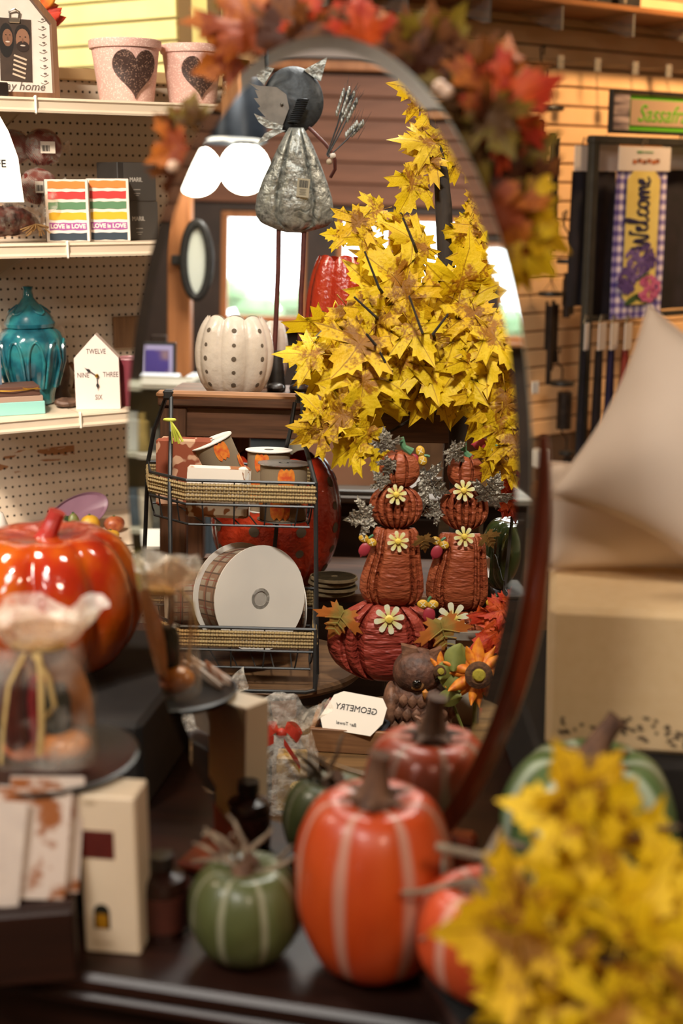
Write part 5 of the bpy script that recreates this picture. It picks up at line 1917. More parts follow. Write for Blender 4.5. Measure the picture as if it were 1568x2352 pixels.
def lantern(name, label, P, R_, Ht, ribs, mt, holes=True, open_top=True, depth=.10, hmat=None, ph=0.0, hr=.006):
    o = thing(name, label, 'lantern', P)

    def rad_at(a_, z):
        u = z / Ht
        prof = (max(0.0, 1 - (2 * (u * .86 + .06) - 1) ** 2)) ** .5
        b_ = abs(sin(ribs * (a_ + ph) / 2)) ** .6
        return R_ * (.28 + .72 * prof) * (1 - depth * (1 - b_))

    def fn(u, v):
        a_ = 2 * PI * u
        b_ = abs(sin(ribs * (a_ + ph) / 2)) ** .6
        top = Ht * (.935 + .065 * b_)
        z = top * v
        r = rad_at(a_, z)
        return (r * cos(a_), r * sin(a_), z)
    g = G().shell(fn, ribs * 12, 24)
    n = ribs * 12
    g.shell(lambda u, v: tuple(V(fn(u, 1 - v * .95)) * 1.0 - V((fn(u, 1 - v * .95)[0] * .07, fn(u, 1 - v * .95)[1] * .07, -.0))), n, 12)
    g.lathe([(R_ * .3, .001), (0, .001)], 20)
    part('body', g, mt, o, smooth=180, fix=False)
    if holes:
        for j in range(ribs):
            a_ = 2 * PI * (j + .5) / ribs - ph
            for q_, z in enumerate((.14, .30, .47, .64, .82)):
                r = rad_at(a_, z * Ht) + .0004
                d = V((cos(a_), sin(a_), 0))
                dr = (rad_at(a_, z * Ht + .004) - rad_at(a_, z * Ht - .004)) / .008
                nrm = V((d.x, d.y, -dr)).normalized()
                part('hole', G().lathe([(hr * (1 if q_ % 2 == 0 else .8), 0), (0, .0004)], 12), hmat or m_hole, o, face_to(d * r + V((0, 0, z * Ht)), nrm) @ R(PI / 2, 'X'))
    return o


P = A(537, 897, 2.74)
k = kt(2.8)
P = V((A(537, 890, 3.13).x, A(537, 890, 3.13).y, ZCON + .0005))
lantern('pumpkin_lantern', 'white ceramic pumpkin lantern with rows of holes, in front on the console', P, 90 * kt(3.13), 178 * kt(3.13), 8, m_cer, True, ph=.32, depth=.12)
P = V((A(612, 890, 3.38).x, A(612, 890, 3.38).y, ZCON + .0005))
lantern('pumpkin_lantern', 'second white ceramic pumpkin lantern half hidden behind the first', P, .055, .17, 8, m_cer, False, ph=.1, depth=.12)
m_redm = NT('red_enamel')
m_redm.set(m_redm.ramp(m_redm.noise(8, 4), [(.3, '9a2412'), (.7, 'b83a1e')]), .22, 0, .6, .5)
m_redm.bump(m_redm.noise(70, 3), .7, .006)
m_redm = m_redm.m
P = V((A(785, 895, 3.30).x, A(785, 895, 3.30).y, ZCON + .0005))
lr = lantern('pumpkin_lantern', 'tall red metal pumpkin lantern behind the yellow leaves', P, 90 * kt(3.30), 305 * kt(3.30), 7, m_redm, False, ph=.2, depth=.16)
part('slot', G().tube([(-.052, -.068, .05), (-.058, -.078, .12), (-.055, -.074, .2)], .008, 6), m_hole, lr)
part('latch', G().tube([(-.04, -.088, .09), (-.04, -.092, .15)], .004, 6), m_rod, lr)

# ---------------------------------------------------------------- wire basket rack
tr_ = 2.68
r0 = A(545, 1570, tr_)
rack = thing('basket_rack', 'black wire A-frame rack with two baskets bound in seagrass rope and a wooden top bar', 'rack', (r0.x, r0.y, ZTA + .0005))


def rl(px, py, t_):
    p = A(px, py, t_)
    return V((p.x - r0.x, p.y - r0.y, p.z - ZTA))


TR = 2.74
hl, hr_ = rl(360, 906, TR), rl(706, 914, TR)
part('top_bar', G().box(((hl.x + hr_.x) / 2, hl.y, (hl.z + hr_.z) / 2), ((hr_.x - hl.x), .032, .017), .006), wood('bar_oak', '7a5234', 'a0714a', 0, 9, .5), rack)
for px in (388, 690):
    c = rl(px, 909, TR)
    part('bar_clamp', G().box((c.x, c.y, (hl.z + hr_.z) / 2), (.022, .036, .021), .004), m_black, rack)
tf, tbk = 2.60, 2.86
ZU, ZL = rl(560, 1107, tf).z, rl(560, 1434, tf).z


def bask(px, py, t_, z):
    p = rl(px, py, t_)
    return V((p.x, p.y, z))


up = [bask(428, 1105, tf, ZU), bask(722, 1105, tf, ZU), bask(716, 1095, 2.66, ZU), bask(716, 1090, tbk, ZU), bask(340, 1090, tbk, ZU), bask(345, 1090, 2.70, ZU)]
for (px, top) in ((388, 1), (690, 1)):
    xs = rl(px, 909, TR)
    side = -1 if px < 500 else 1
    fx = up[0].x - .012 if side < 0 else up[1].x - .004
    bx = up[4].x - .008 if side < 0 else up[3].x + .004
    if side < 0:
        fr = [xs + V((.006, -.012, 0)), V((xs.x + .012, (xs.y + up[5].y - .05) / 2, (xs.z + ZU) / 2)), V((xs.x + .020, up[5].y - .065, ZU - .02)), V((xs.x + .030, up[0].y + .0, .004))]
        bk = [xs + V((-.006, .012, 0)), V((up[4].x + .02, (xs.y + up[4].y) / 2, (xs.z + ZU) / 2)), V((up[4].x, up[4].y + .0, ZU)), V((up[4].x - .02, up[4].y + .03, .004))]
    else:
        fr = [xs + V((.004, -.012, 0)), V((xs.x + .010, (xs.y + up[1].y) / 2, (xs.z + ZU) / 2)), V((up[1].x + .002, up[1].y + .006, ZU)), V((up[1].x + .014, up[1].y - .01, .012))]
        bk = [xs + V((-.010, .012, 0)), V((xs.x - .022, (xs.y + up[3].y) / 2, (xs.z + ZU) / 2)), V((xs.x - .04, up[3].y + .004, ZU)), V((xs.x - .07, up[3].y + .03, .004))]
    part('frame_leg', G().tube(fr, .0048, 8), m_black, rack)
    part('frame_leg', G().tube(bk, .0048, 8), m_black, rack)


def twisted(pts, r, g, tw=900.0, ph=0.0):
    """Three-strand rope along a closed path, as a slightly knobbly tube."""
    out, rs = [], []
    n = len(pts)
    acc = 0
    for i in range(n):
        a_, b_ = V(pts[i]), V(pts[(i + 1) % n])
        L = (b_ - a_).length
        m_ = max(2, int(L / .004))
        for j in range(m_):
            p = a_.lerp(b_, j / m_)
            out.append(p)
            rs.append(r * (1 + .22 * sin((acc + L * j / m_) * tw + ph)))
        acc += L
    return g.tube(out, rs, 6, True)


m_sea = NT('seagrass_rope')
wv = m_sea.n('ShaderNodeTexWave')
wv.inputs['Scale'].default_value = 60
wv.inputs['Distortion'].default_value = 2
m_sea.l(m_sea.co((1, .6, 1.6)), wv.inputs['Vector'])
m_sea.set(m_sea.mix(m_sea.noise(30, 4), m_sea.ramp(wv.outputs['Fac'], [(.1, '5a4830'), (.7, '9c8258')]), 'b09664'), .85)
m_sea.bump(wv.outputs['Fac'], .5, .002)
m_sea = m_sea.m


def basket(rim, z, hrope, hb, nm, wires=5, inset=.012):
    path = [V((p.x, p.y, z)) for p in rim]
    part('rim_wire', G().tube(path, .0034, 6, True), m_black, rack)
    cen = sum(path, V()) / len(path)
    for j in range(5):
        g = G()
        pp = [p + (p - cen).normalized() * (.001 + .0016 * sin(j * 2.4)) + V((0, 0, -.009 - hrope * j / 5)) for p in path]
        twisted(pp, hrope / 9.5, g, 700, j)
        part('rope_wrap', g, m_sea, rack)
    part('rim_wire', G().tube([p + V((0, 0, -hrope - .012)) for p in path], .0028, 6, True), m_black, rack)
    low = [cen + (p - cen) * .95 + V((0, 0, -hb)) for p in path]
    part('floor_wire', G().tube(low, .0026, 6, True), m_black, rack)
    # upright wires and the floor grid
    for i in range(len(path)):
        a_, b_ = path[i], path[(i + 1) % len(path)]
        c_, d_ = low[i], low[(i + 1) % len(path)]
        n_ = max(1, int((b_ - a_).length / .062))
        for j in range(n_):
            u = (j + .5) / n_
            p, q_ = a_.lerp(b_, u), c_.lerp(d_, u)
            part('upright_wire', G().tube([p, p + V((0, 0, -hrope - .012)), q_ + (p - q_) * .35 + V((0, 0, -(p.z - q_.z) * .25)), q_], .0017, 5), m_black, rack)
    for j in range(1, 7):
        u = j / 7
        part('floor_wire', G().tube([low[0].lerp(low[1], u), low[4].lerp(low[3], u)], .0016, 5), m_black, rack)


basket(up, ZU, .036, .090, 'upper')
# the lower basket is deeper from front to back
lo_ = [bask(415, 1434, 2.57, ZL), bask(724, 1434, 2.57, ZL), bask(722, 1430, 2.64, ZL), bask(722, 1400, 2.93, ZL), bask(330, 1400, 2.93, ZL), bask(335, 1400, 2.68, ZL)]
basket(lo_, ZL, .034, .083, 'lower')
ft = [V((lo_[0].x + .01, lo_[0].y - .03, .004)), V((lo_[1].x - .015, lo_[1].y - .03, .004)), V((lo_[1].x + .002, lo_[1].y - .015, .004)), V((lo_[1].x + .004, lo_[1].y + .08, .004)), V((lo_[3].x, lo_[3].y, .004)), V((lo_[4].x, lo_[4].y, .004)), V((lo_[4].x, lo_[5].y, .004))]
part('foot_rail', G().tube(ft, .004, 8, True), m_black, rack)
for p, q_ in ((lo_[1], ft[2]), (lo_[3], ft[4]), (lo_[4], ft[5]), (lo_[5], ft[6])):
    part('post', G().tube([p, q_], .004, 8), m_black, rack)
g = G()
tc = rl(378, 968, 2.62)
part('ribbon_loop', G().lathe([(.012, -.0025), (.0135, 0), (.012, .0025)], 20, tc + V((.006, .03, .0))), M('ribbon_lime', 'a8a832', 'b8b83c', 30, .6), rack, label='lime green ribbon tied round the leg')
for j in range(4):
    part('ribbon_tail', G().tube([tc + V((.010, .02, -.002)), tc + V((.013 + .004 * j, .012, -.022)), tc + V((.014 + .007 * j, .012, -.046 + .004 * (j % 2)))], [.003, .004, .0045], 4, flat=.3), M('ribbon_lime', 'a8a832', 'b8b83c', 30, .6), rack)

# contents of the upper basket: folded towels and reels of pumpkin ribbon
zf = ZTA + ZU - .090 + .003
m_tow = M('towel_rust', '8a4226', 'c89a7a', 34, .85, lo=.53, hi=.56, det=1)
m_tow2 = M('towel_floral', 'd4c6b4', '8a5228', 40, .85, lo=.54, hi=.58, det=1)


def fold(name, label, px, py, t_, w_, d_, h_, mt, rz=0, tilt=0, grp=None):
    p = A(px, py, t_)
    o = thing(name, label, 'towel', (p.x, p.y, zf + .004), rz, grp)
    Lt = R(tilt, 'X')
    for j in range(4):
        part('fold', G().box((.003 * (j % 2), -d_ / 2 + d_ * (j + .5) / 4, h_ / 2 - .003 * (j % 3)), (w_ - .005 * (j % 2), d_ / 4 * .96, h_ - .006 * (j % 3)), d_ / 9, Lt), mt, o)
    return o, Lt


fold('towel', 'folded rust leaf patterned towel at the back of the upper basket', 425, 1110, 2.80, .120, .045, .145, m_tow, .0, 0, 'towels in the upper basket')
o, Lt = fold('towel', 'folded cream floral towel with a white paper band, front of the upper basket', 500, 1150, 2.665, .125, .05, .105, m_tow2, -.08, rad(-8), 'towels in the upper basket')
pb1 = part('paper_band', G().prism([(-.062, .032), (.045, .03), (.06, .06), (.05, .098), (-.060, .1)], .0012, Lt, -.0275), M('band_white', 'dccfc0', rough=.7), o, label='white paper band')
part('lettering', text_geo('Bar Towel', .0095, Lt @ T(.005, -.0286, .050), .2, True, .0003), m_ink, pb1)
pb2 = part('paper_band', G().prism([(.045, .018), (.066, .02), (.066, .095), (.055, .07)], .0012, Lt, -.0295), M('band_grey', 'b8b2aa', rough=.7), o)
part('lettering', text_geo('GE', .012, Lt @ T(.056, -.0302, .068), 0, True, .0003), m_ink, pb2)

m_bur = NT('ribbon_burlap')
x, y, z = m_bur.sep(m_bur.co())
aa = m_bur.math('ARCTAN2', y, x)
c1 = m_bur.math('SINE', m_bur.math('MULTIPLY', z, 3200.0))
c2 = m_bur.math('SINE', m_bur.math('MULTIPLY', aa, 140.0))
m_bur.set(m_bur.mix(m_bur.math('MULTIPLY', m_bur.math('ADD', c1, c2), .25), '7d6a52', 'a08c70'), .9)
m_bur = m_bur.m
m_pkp = M('print_pumpkin', 'c84a18', 'e08828', 80, .7)
m_disc = M('reel_card', 'd6cdc0', 'cfc6ba', 8, .7)
m_tin = M('reel_foil', 'c8c4bc', rough=.22, metal=.85)


def reel(label, P, r, h, rot, top_mt, cover, grp):
    """A reel of ribbon with its axis along local z."""
    o = thing('ribbon_reel', label, 'ribbon', P, rot, grp)
    part('winding', G().lathe([(r * .35, .003), (r * .90, .003), (r * .91, h - .003), (r * .35, h - .003)], 40), cover, o)
    for z in (0, h - .002):
        g = G().lathe([(r * .14, z), (r, z), (r, z + .002), (r * .14, z + .002), (r * .14, z)], 48)
        part('flange', g, top_mt, o)
    part('core', G().lathe([(r * .14, .0), (r * .20, .0), (r * .20, h), (r * .14, h), (r * .14, 0)], 24), M('core_grey', '8c8478', rough=.7), o)
    return o


def printed(o, r, zc, s, a0, mt=None):
    """Pumpkin prints on the outside of a reel's ribbon."""
    for j, (da, dz, sc_) in enumerate(((0, 0, 1.5), (1.25, .02, 1.2), (-1.2, .018, 1.3), (.25, .062, 1.25))):
        g = G()
        for q_ in range(3):
            a_ = a0 + da + (q_ - 1) * .16 * sc_
            rr = r * .915 + .0006
            g.shell(lambda u, v: ((rr + .0005 * (q_ == 1)) * cos(a_ + .13 * sc_ * (u - .5) * 2 * max(.02, math.sqrt(max(0, 1 - (2 * v - 1) ** 2)))), (rr + .0005 * (q_ == 1)) * sin(a_ + .13 * sc_ * (u - .5) * 2 * max(.02, math.sqrt(max(0, 1 - (2 * v - 1) ** 2)))), zc + dz - .016 * sc_ + .032 * sc_ * v), 5, 8, False)
        part('pumpkin_print', g, m_pkp, o, smooth=180)


p = A(650, 1150, 2.68)
Pz = V((p.x, p.y, zf))
o = reel('burlap pumpkin ribbon reel with a shiny foil top, front right of the upper basket', Pz, .053, .118, None, m_tin, m_bur, 'ribbon reels in the upper basket')
printed(o, .053, .030, 1, rad(-95))
p = A(616, 1120, 2.79)
o = reel('burlap pumpkin ribbon reel with a white card top, middle of the upper basket', V((p.x, p.y, zf)), .050, .13, None, m_disc, m_bur, 'ribbon reels in the upper basket')
printed(o, .050, .045, 1, rad(-120))
p = A(522, 1100, 2.81)
Rt = (R(rad(22), 'Y') @ R(rad(8), 'X'))
Rt = R(rad(-24), 'Y') @ R(rad(6), 'X')
o = reel('burlap pumpkin ribbon reel leaning at the back of the upper basket', V((p.x + .02, p.y, zf + .022)), .047, .135, Rt, m_disc, m_bur, 'ribbon reels in the upper basket')
printed(o, .047, .05, 1, rad(-80))

# plaid ribbon reels in the lower basket
m_plaid = NT('ribbon_plaid')
x, y, z = m_plaid.sep(m_plaid.co())
aa = m_plaid.math('ARCTAN2', y, x)


def band(v, per, wd, off=0.0):
    return m_plaid.math('LESS_THAN', m_plaid.math('FRACT', m_plaid.math('ADD', m_plaid.math('DIVIDE', v, per), off + 20)), wd)


dk_ = m_plaid.math('MAXIMUM', band(z, .030, .08), band(aa, .30, .10))
tn = m_plaid.math('MAXIMUM', band(z, .030, .45, .3), band(aa, .30, .42, .3))
rd = m_plaid.math('MAXIMUM', band(z, .060, .03, .55), band(aa, .6, .03, .25))
c_ = m_plaid.mix(tn, '8a7a66', '7a5a44')
c_ = m_plaid.mix(m_plaid.math('MULTIPLY', dk_, .75), c_, '33291f')
c_ = m_plaid.mix(m_plaid.math('MULTIPLY', rd, .8), c_, '7a2018')
m_plaid.set(c_, .8)
m_plaid = m_plaid.m
zl = ZTA + ZL - .083 + .003


def axis_rot(d):
    """Rotation that takes local z to direction d."""
    z = V(d).normalized()
    x = V((0, 0, 1)).cross(z).normalized()
    y = z.cross(x)
    return MX((x, y, z)).transposed()


RB = .109
for lab, px, py, t_, ax, r, h in (('large plaid ribbon reel with its white card face turned to the glass', 598, 1402, 2.66, (.60, -.80, .10), RB, .085),
                                  ('plaid ribbon reel standing edge-on beside the rack leg', 385, 1345, 2.83, (-1, -.18, 0), .086, .10),
                                  ('plaid ribbon reel behind the large one, its rim showing between two others', 548, 1330, 2.88, (-.95, .3, 0), .066, .055),
                                  ('plaid ribbon reel at the back corner of the lower basket', 690, 1330, 2.86, (.95, .3, 0), .06, .07)):
    p = A(px, py, t_)
    d = V(ax).normalized()
    c = V((p.x, p.y - (0 if px == 598 else .03), zl + r * math.sqrt(1 - d.z * d.z) + .001 + (abs(d.z) * h if d.z < 0 else 0)))
    if lab.startswith('plaid ribbon reel standing'):
        base = c
        reel(lab, base, r, h, axis_rot(-d), m_disc, m_plaid, 'plaid ribbon reels in the lower basket')
    else:
        base = c - d * h
        base.z = max(base.z, zl + r * math.sqrt(1 - d.z * d.z) + .001)
        reel(lab, base, r, h, axis_rot(d), m_disc, m_plaid, 'plaid ribbon reels in the lower basket')

# ---------------------------------------------------------------- big red lantern pumpkin and mats behind the rack
P = A(632, 1322, 3.23)
lb = lantern('pumpkin_lantern', 'large red metal pumpkin lantern with round holes behind the wire rack', V((P.x, P.y, ZSH + .0005)), 150 * kt(3.24), 290 * kt(3.24), 9, m_redm, True, depth=.10, ph=.1, hr=.013)
P = A(756, 1370, 3.10)
P = V((P.x, P.y, 0))
zm = ZSH
for j in range(4):
    o = thing('woven_mat', ('lowest', 'second lowest', 'second from the top', 'topmost')[j] + ' of the woven round mats stacked behind the rack', 'mat', (P.x + .006 * (j % 2) + .004, P.y - .004 * (j % 2), zm + .0006 + .0112 * j), j * .5, 'woven round mats')
    g = G()
    sp = []
    for i in range(260):
        a_ = i * .28
        sp.append((.01 + .066 * i / 260 * cos(a_) * 1.0, 0, 0))
    sp = [((.006 + .048 * i / 300) * cos(i * .3), (.006 + .048 * i / 300) * sin(i * .3), .0054) for i in range(300)]
    part('coil', g.tube(sp, .0052, 5), M('mat_straw', '6e6048', '8c7c60', 60, .85, bump=.4), o)

# ---------------------------------------------------------------- round tiered stand and the round table
m_tier = wood('tier_wood', '3a281a', '66492f', 0, 5, .45)
tA = A(590, 1560, 2.80)
ts = thing('tier_stand', 'round two-tier dark wooden stand under the wire rack', 'stand', (tA.x, tA.y, 0))
part('upper_tier', G().lathe([(0, ZTA - .022), (.218, ZTA - .022), (.226, ZTA - .014), (.226, ZTA - .006), (.220, ZTA), (0, ZTA)], 64), m_tier, ts)
part('lower_tier', G().lathe([(0, ZTC - .026), (.28, ZTC - .026), (.29, ZTC - .016), (.29, ZTC - .006), (.283, ZTC), (0, ZTC)], 64, (0, -.24, 0)), m_tier, ts)
part('centre_post', G().lathe([(.05, ZTC), (.04, ZTC + .02), (.028, (ZTA + ZTC) / 2), (.04, ZTA - .04), (.06, ZTA - .022)], 24), m_tier, ts)
part('lower_post', G().lathe([(.12, 0), (.12, .02), (.04, .06), (.03, ZTC * .6), (.05, ZTC - .026)], 24), m_tier, ts)
# tier B
tB = A(985, 1700, 2.62)
rb_ = thing('round_table', 'round wooden table holding the wooden tray and the stacked pumpkin stakes', 'table', (tB.x, tB.y, 0))
m_tier2 = wood('tier_wood_light', '4f3922', '7a5a38', 0, 6, .45)
RBT = .258
part('table_top', G().lathe([(0, ZTB - .024), (RBT - .006, ZTB - .024), (RBT, ZTB - .018), (RBT, ZTB - .006), (RBT - .006, ZTB), (0, ZTB)], 64), m_tier2, rb_)
part('pedestal', G().lathe([(.18, 0), (.17, .03), (.05, .08), (.035, ZTB * .5), (.06, ZTB - .05), (.09, ZTB - .024)], 24), m_tier, rb_)

# wooden tray with its card, towels and owls
p0, p1 = A(709, 1733, 2.50), A(1090, 1755, 2.50)
zt0 = ZTB + .0008
c0 = V((Az(709, 1727, ZTB).x, Az(709, 1727, ZTB).y, zt0))
tray = thing('wooden_tray', 'shallow mango wood tray on the round table', 'tray', c0, rad(-5))
th_ = 56 * kt(2.48)
TW, TD = .335, .17
m_mango = wood('mango_wood', '6b472c', '9a6d48', 0, 7, .55)
part('front_board', G().box((TW / 2, .005, th_ / 2), (TW, .010, th_), .0015), m_mango, tray)
part('back_board', G().box((TW / 2, TD - .005, th_ / 2), (TW, .010, th_), .0015), m_mango, tray)
part('end_board', G().box((.005, TD / 2, th_ / 2), (.010, TD - .021, th_), .0015), m_mango, tray)
part('end_board', G().box((TW - .005, TD / 2, th_ / 2), (.010, TD - .021, th_), .0015), m_mango, tray)
part('bottom_board', G().box((TW / 2, TD / 2, .004), (TW - .021, TD - .021, .007), .001), m_mango, tray)
TRm = rad(-5)


def trl(x, y, z=.0083):
    return c0 + V((cos(TRm) * x - sin(TRm) * y, sin(TRm) * x + cos(TRm) * y, z))


o = thing('towel', 'dark folded towel with a white octagonal label in the wooden tray', 'towel', trl(.085, .05), rad(-12))
for j in range(4):
    part('fold', G().box((0, .004 * (j % 2), .006 + .0105 * j), (.13, .075, .010), .004), M('towel_navy', '1c1c22', '282a34', 20, .9), o)
oc = [(-.062, -.018), (-.052, -.040), (.042, -.040), (.060, -.012), (.062, .020), (.050, .038), (-.028, .040), (-.045, .03)]
Lc_ = T(.0, -.028, .066) @ R(rad(-38), 'X') @ R(rad(4), 'Y')
octl = part('octagon_label', G().prism(oc, .0016, Lc_, 0), M('band_white', 'dccfc0', rough=.7), o, label='white octagonal paper label')
part('lettering', text_geo('GEOMETRY', .0175, Lc_ @ T(.004, -.0008, .008), 0, True, .0004, sx=.92), m_ink, octl)
part('lettering', text_geo('Bar Towel', .0095, Lc_ @ T(-.008, -.0008, -.024), .25, True, .0003), m_ink, octl)
o = thing('towel', 'red and cream striped towel folded behind the octagonal label', 'towel', trl(.085, .112), rad(-6))
mm_ = NT('towel_stripe')
x, y, z = mm_.sep(mm_.co())
mm_.set(mm_.ramp(mm_.math('FRACT', mm_.math('MULTIPLY', mm_.math('ADD', x, z), 38.0)), [(.49, '6a1a16'), (.51, 'b09878')]), .9)
for j in range(3):
    part('fold', G().box((0, 0, .010 + .0195 * j), (.14 - .004 * j, .05, .019), .006), mm_.m if j == 2 else M('towel_red', '7a1e18', '8a2a20', 20, .9), o)

# owl figurine
m_owl = M('owl_resin', '3e251a', '6a4432', 60, .6, bump=.7, bsc=90, bd=.004)
m_owl2 = M('owl_resin_light', '573826', '855c44', 60, .6, bump=.6, bsc=120, bd=.003)
po = trl(.235, .105)
ko = kt(2.55)
owl = thing('owl_figurine', 'brown resin owl figurine with an owlet at its side, in the wooden tray', 'figurine', po, 0)


def ol(px, py, dy=0.0):
    p = A(px, py, 2.55)
    return V((p.x - po.x, dy, p.z - po.z))


hc, bc = ol(960, 1542), ol(965, 1640)
hb0 = bc.z + .055
part('body', G().shell(lambda u, v: (bc.x * 1.0 + .066 * sin(PI * v) ** .8 * cos(2 * PI * u) * (1 + .05 * NZ.noise(V((u * 12, v * 20, 0)))), .05 * sin(PI * v) ** .8 * sin(2 * PI * u), max(0.0, .062 - .066 * cos(PI * v) * (1 if v > .5 else .95))), 40, 26), m_owl, owl, smooth=180)
part('head', G().shell(lambda u, v: (hc.x + .050 * sin(PI * v) * cos(2 * PI * u), -.008 + .046 * sin(PI * v) * sin(2 * PI * u), hc.z - .047 * cos(PI * v)), 32, 20), m_owl, owl, smooth=180)
for pts in (((920, 1474), (955, 1482), (980, 1510), (965, 1535), (925, 1528)), ((1012, 1480), (985, 1492), (970, 1515), (1000, 1535))):
    g = G()
    a_ = [ol(*q_) for q_ in pts]
    g.prism([(q_.x, q_.z) for q_ in a_], .022, None, -.026)
    part('ear_tuft', g, m_owl2, owl)
for j in range(3):
    for q_ in range(7):
        x_ = bc.x - .052 + .104 * q_ / 6 + (.008 if j % 2 else 0)
        z_ = .03 + .027 * j
        d_ = math.sqrt(max(0.05, 1 - ((x_ - bc.x) / .07) ** 2)) * .05
        part('breast_feather', G().shell(lambda u, v: (x_ + .010 * sin(PI * v) * cos(2 * PI * u), -d_ + .004 * sin(PI * v) * sin(2 * PI * u), z_ + .014 - .028 * v), 8, 6), m_owl2, owl, smooth=180)
ec = ol(955, 1556, -.050)
ring_g = G().lathe([(.0145, 0), (.0148, .004), (.011, .006), (.009, .003), (0, .003)], 24)
m_eyer = M('eye_ring', '8a6038', 'a07848', 60, .5)
m_eye = M('eye_black', '060505', rough=.06, coat=.6)
part('eye_ring', ring_g, m_eyer, owl, face_to(ec + V((0, .006, 0)), (-.25, -1, .05)) @ R(PI / 2, 'X'))
part('eye', G().ball(ec + V((0, .001, 0)), .0095, 16, 10), m_eye, owl, smooth=180)
ec2 = ol(1000, 1548, -.040)
part('eye', G().ball(ec2 + V((0, .004, 0)), .008, 16, 10), m_eye, owl, smooth=180)
bk_ = ol(973, 1577, -.058)
part('beak', G().lathe([(0, .010), (.006, .004), (.005, -.004), (0, -.012)], 10, bk_), M('beak_orange', 'b87422', rough=.4), owl)
hw = ol(985, 1660)
part('owlet_body', G().shell(lambda u, v: (hw.x + .030 * sin(PI * v) * cos(2 * PI * u), -.055 + .026 * sin(PI * v) * sin(2 * PI * u), .034 - .034 * cos(PI * v)), 24, 16), m_owl, owl, smooth=180)
hh_ = ol(975, 1645)
for dx in (-.010, .011):
    part('owlet_eye', G().ball((hh_.x + dx, -.081, .050), .0048, 12, 8), m_eye, owl, smooth=180)
    part('owlet_brow', G().tube([(hh_.x + dx * .3, -.083, .050), (hh_.x + dx * 1.1, -.08, .060), (hh_.x + dx * 2.1, -.07, .062)], .0035, 6), m_owl2, owl)
part('owlet_beak', G().lathe([(0, .006), (.004, .002), (0, -.007)], 8, (hh_.x, -.083, .044)), M('beak_orange', 'b87422', rough=.4), owl)
for dx in (-.02, .02):
    part('foot', G().ball((bc.x + dx, -.046, .008), (.010, .014, .008), 12, 8), m_owl2, owl, smooth=180)
part('wing', G().shell(lambda u, v: (bc.x - .058 + .016 * sin(PI * v) * cos(2 * PI * u), -.004 + .04 * sin(PI * v) * sin(2 * PI * u), .06 - .05 * cos(PI * v)), 20, 14), m_owl2, owl, smooth=180)

# sunflower pick
pf = trl(.335 + .018, .06)
m_pet = M('petal_sunflower', 'b8520e', 'd8841c', 60, .6, lo=.3, hi=.6, bump=.3, bsc=60)
m_sleaf = M('leaf_moss', '5e6226', '7f8038', 20, .6, bump=.2, bsc=40)
P = V((pf.x, pf.y - .01, ZTB + .0006))
sf = thing('sunflower_pick', 'orange artificial sunflowers with moss green leaves beside the owl', 'flower', P)


def sl(px, py, dy=0.0):
    p = A(px, py, 2.5)
    return V((p.x - P.x, dy, p.z - P.z))


def petal_geo(l_, w_, cup):
    return G().shell(lambda u, v: ((u - .5) * 2 * w_ * max(.02, sin(PI * min(1, v * .9 + .06)) ** .7) * (1 - .25 * v), -cup * (v * v) + .012 * (abs(u - .5) * 2) ** 2, l_ * v), 6, 8, False)


def sunflower(c, r, n, disc=True, nm=''):
    for j in range(n):
        a_ = 2 * PI * j / n + .13 * (j % 2)
        ln = r * (1 - .12 * (j % 3)) / .075
        Lp = MX.Translation(c) @ R(rad(-12), 'X') @ R(a_, 'Y') @ T(0, .004 * (j % 2), r * .24) @ R(rad(-18 - 12 * (j % 2)), 'X') @ MX.Scale(ln, 4)
        part('petal', petal_geo(.062, .0165, .014 + .004 * (j % 3)), m_pet, sf, Lp, smooth=180)
    if disc:
        part('flower_disc', G().lathe([(r * .36, 0), (r * .40, .006), (r * .26, .012), (0, .010)], 24), M('disc_brown', '3c2212', '5a3818', 160, .9, bump=.8, bsc=200), sf, MX.Translation(c) @ R(rad(78), 'X'))
        part('disc_eye', G().lathe([(r * .20, .011), (r * .15, .017), (0, .018)], 20), M('disc_olive', '8a7a1c', '9a8a28', 160, .9, bump=.6, bsc=200), sf, MX.Translation(c) @ R(rad(78), 'X'))


c1_ = sl(1097, 1547, .0)
sunflower(c1_, .066, 15)
c2_ = sl(1012, 1545, .02)
sunflower(c2_, .035, 9, True)
part('stem', G().tube([c1_ + V((0, .012, 0)), c1_ + V((.0, .03, -.05)), V((c1_.x, .035, .003)), V((c1_.x, .0355, .0)), ], .0045, 8), m_sleaf, sf)
part('stem', G().tube([c2_ + V((0, .012, 0)), V((c1_.x - .02, .035, .03)), V((c1_.x, .035, .01))], .0035, 8), m_sleaf, sf)


def oval_leaf(l_, w_):
    return G().shell(lambda u, v: ((u - .5) * 2 * w_ * sin(PI * (.04 + .94 * v)) ** .8, .35 * w_ * abs(u - .5) * 2 - .25 * l_ * (v - .4) ** 2, l_ * v), 6, 10, False)


for (px, py, an, l_, w_) in ((1055, 1590, 130, .055, .02), (1010, 1560, 60, .04, .016), (1110, 1590, -20, .05, .022), (1060, 1600, 200, .05, .018), (1040, 1540, 75, .05, .024)):
    c = sl(px, py, .004)
    part('leaf', oval_leaf(l_ * 1.1, w_), m_sleaf, sf, MX.Translation(c) @ R(rad(90 - an), 'Y') @ R(rad(-15), 'X'), smooth=180)

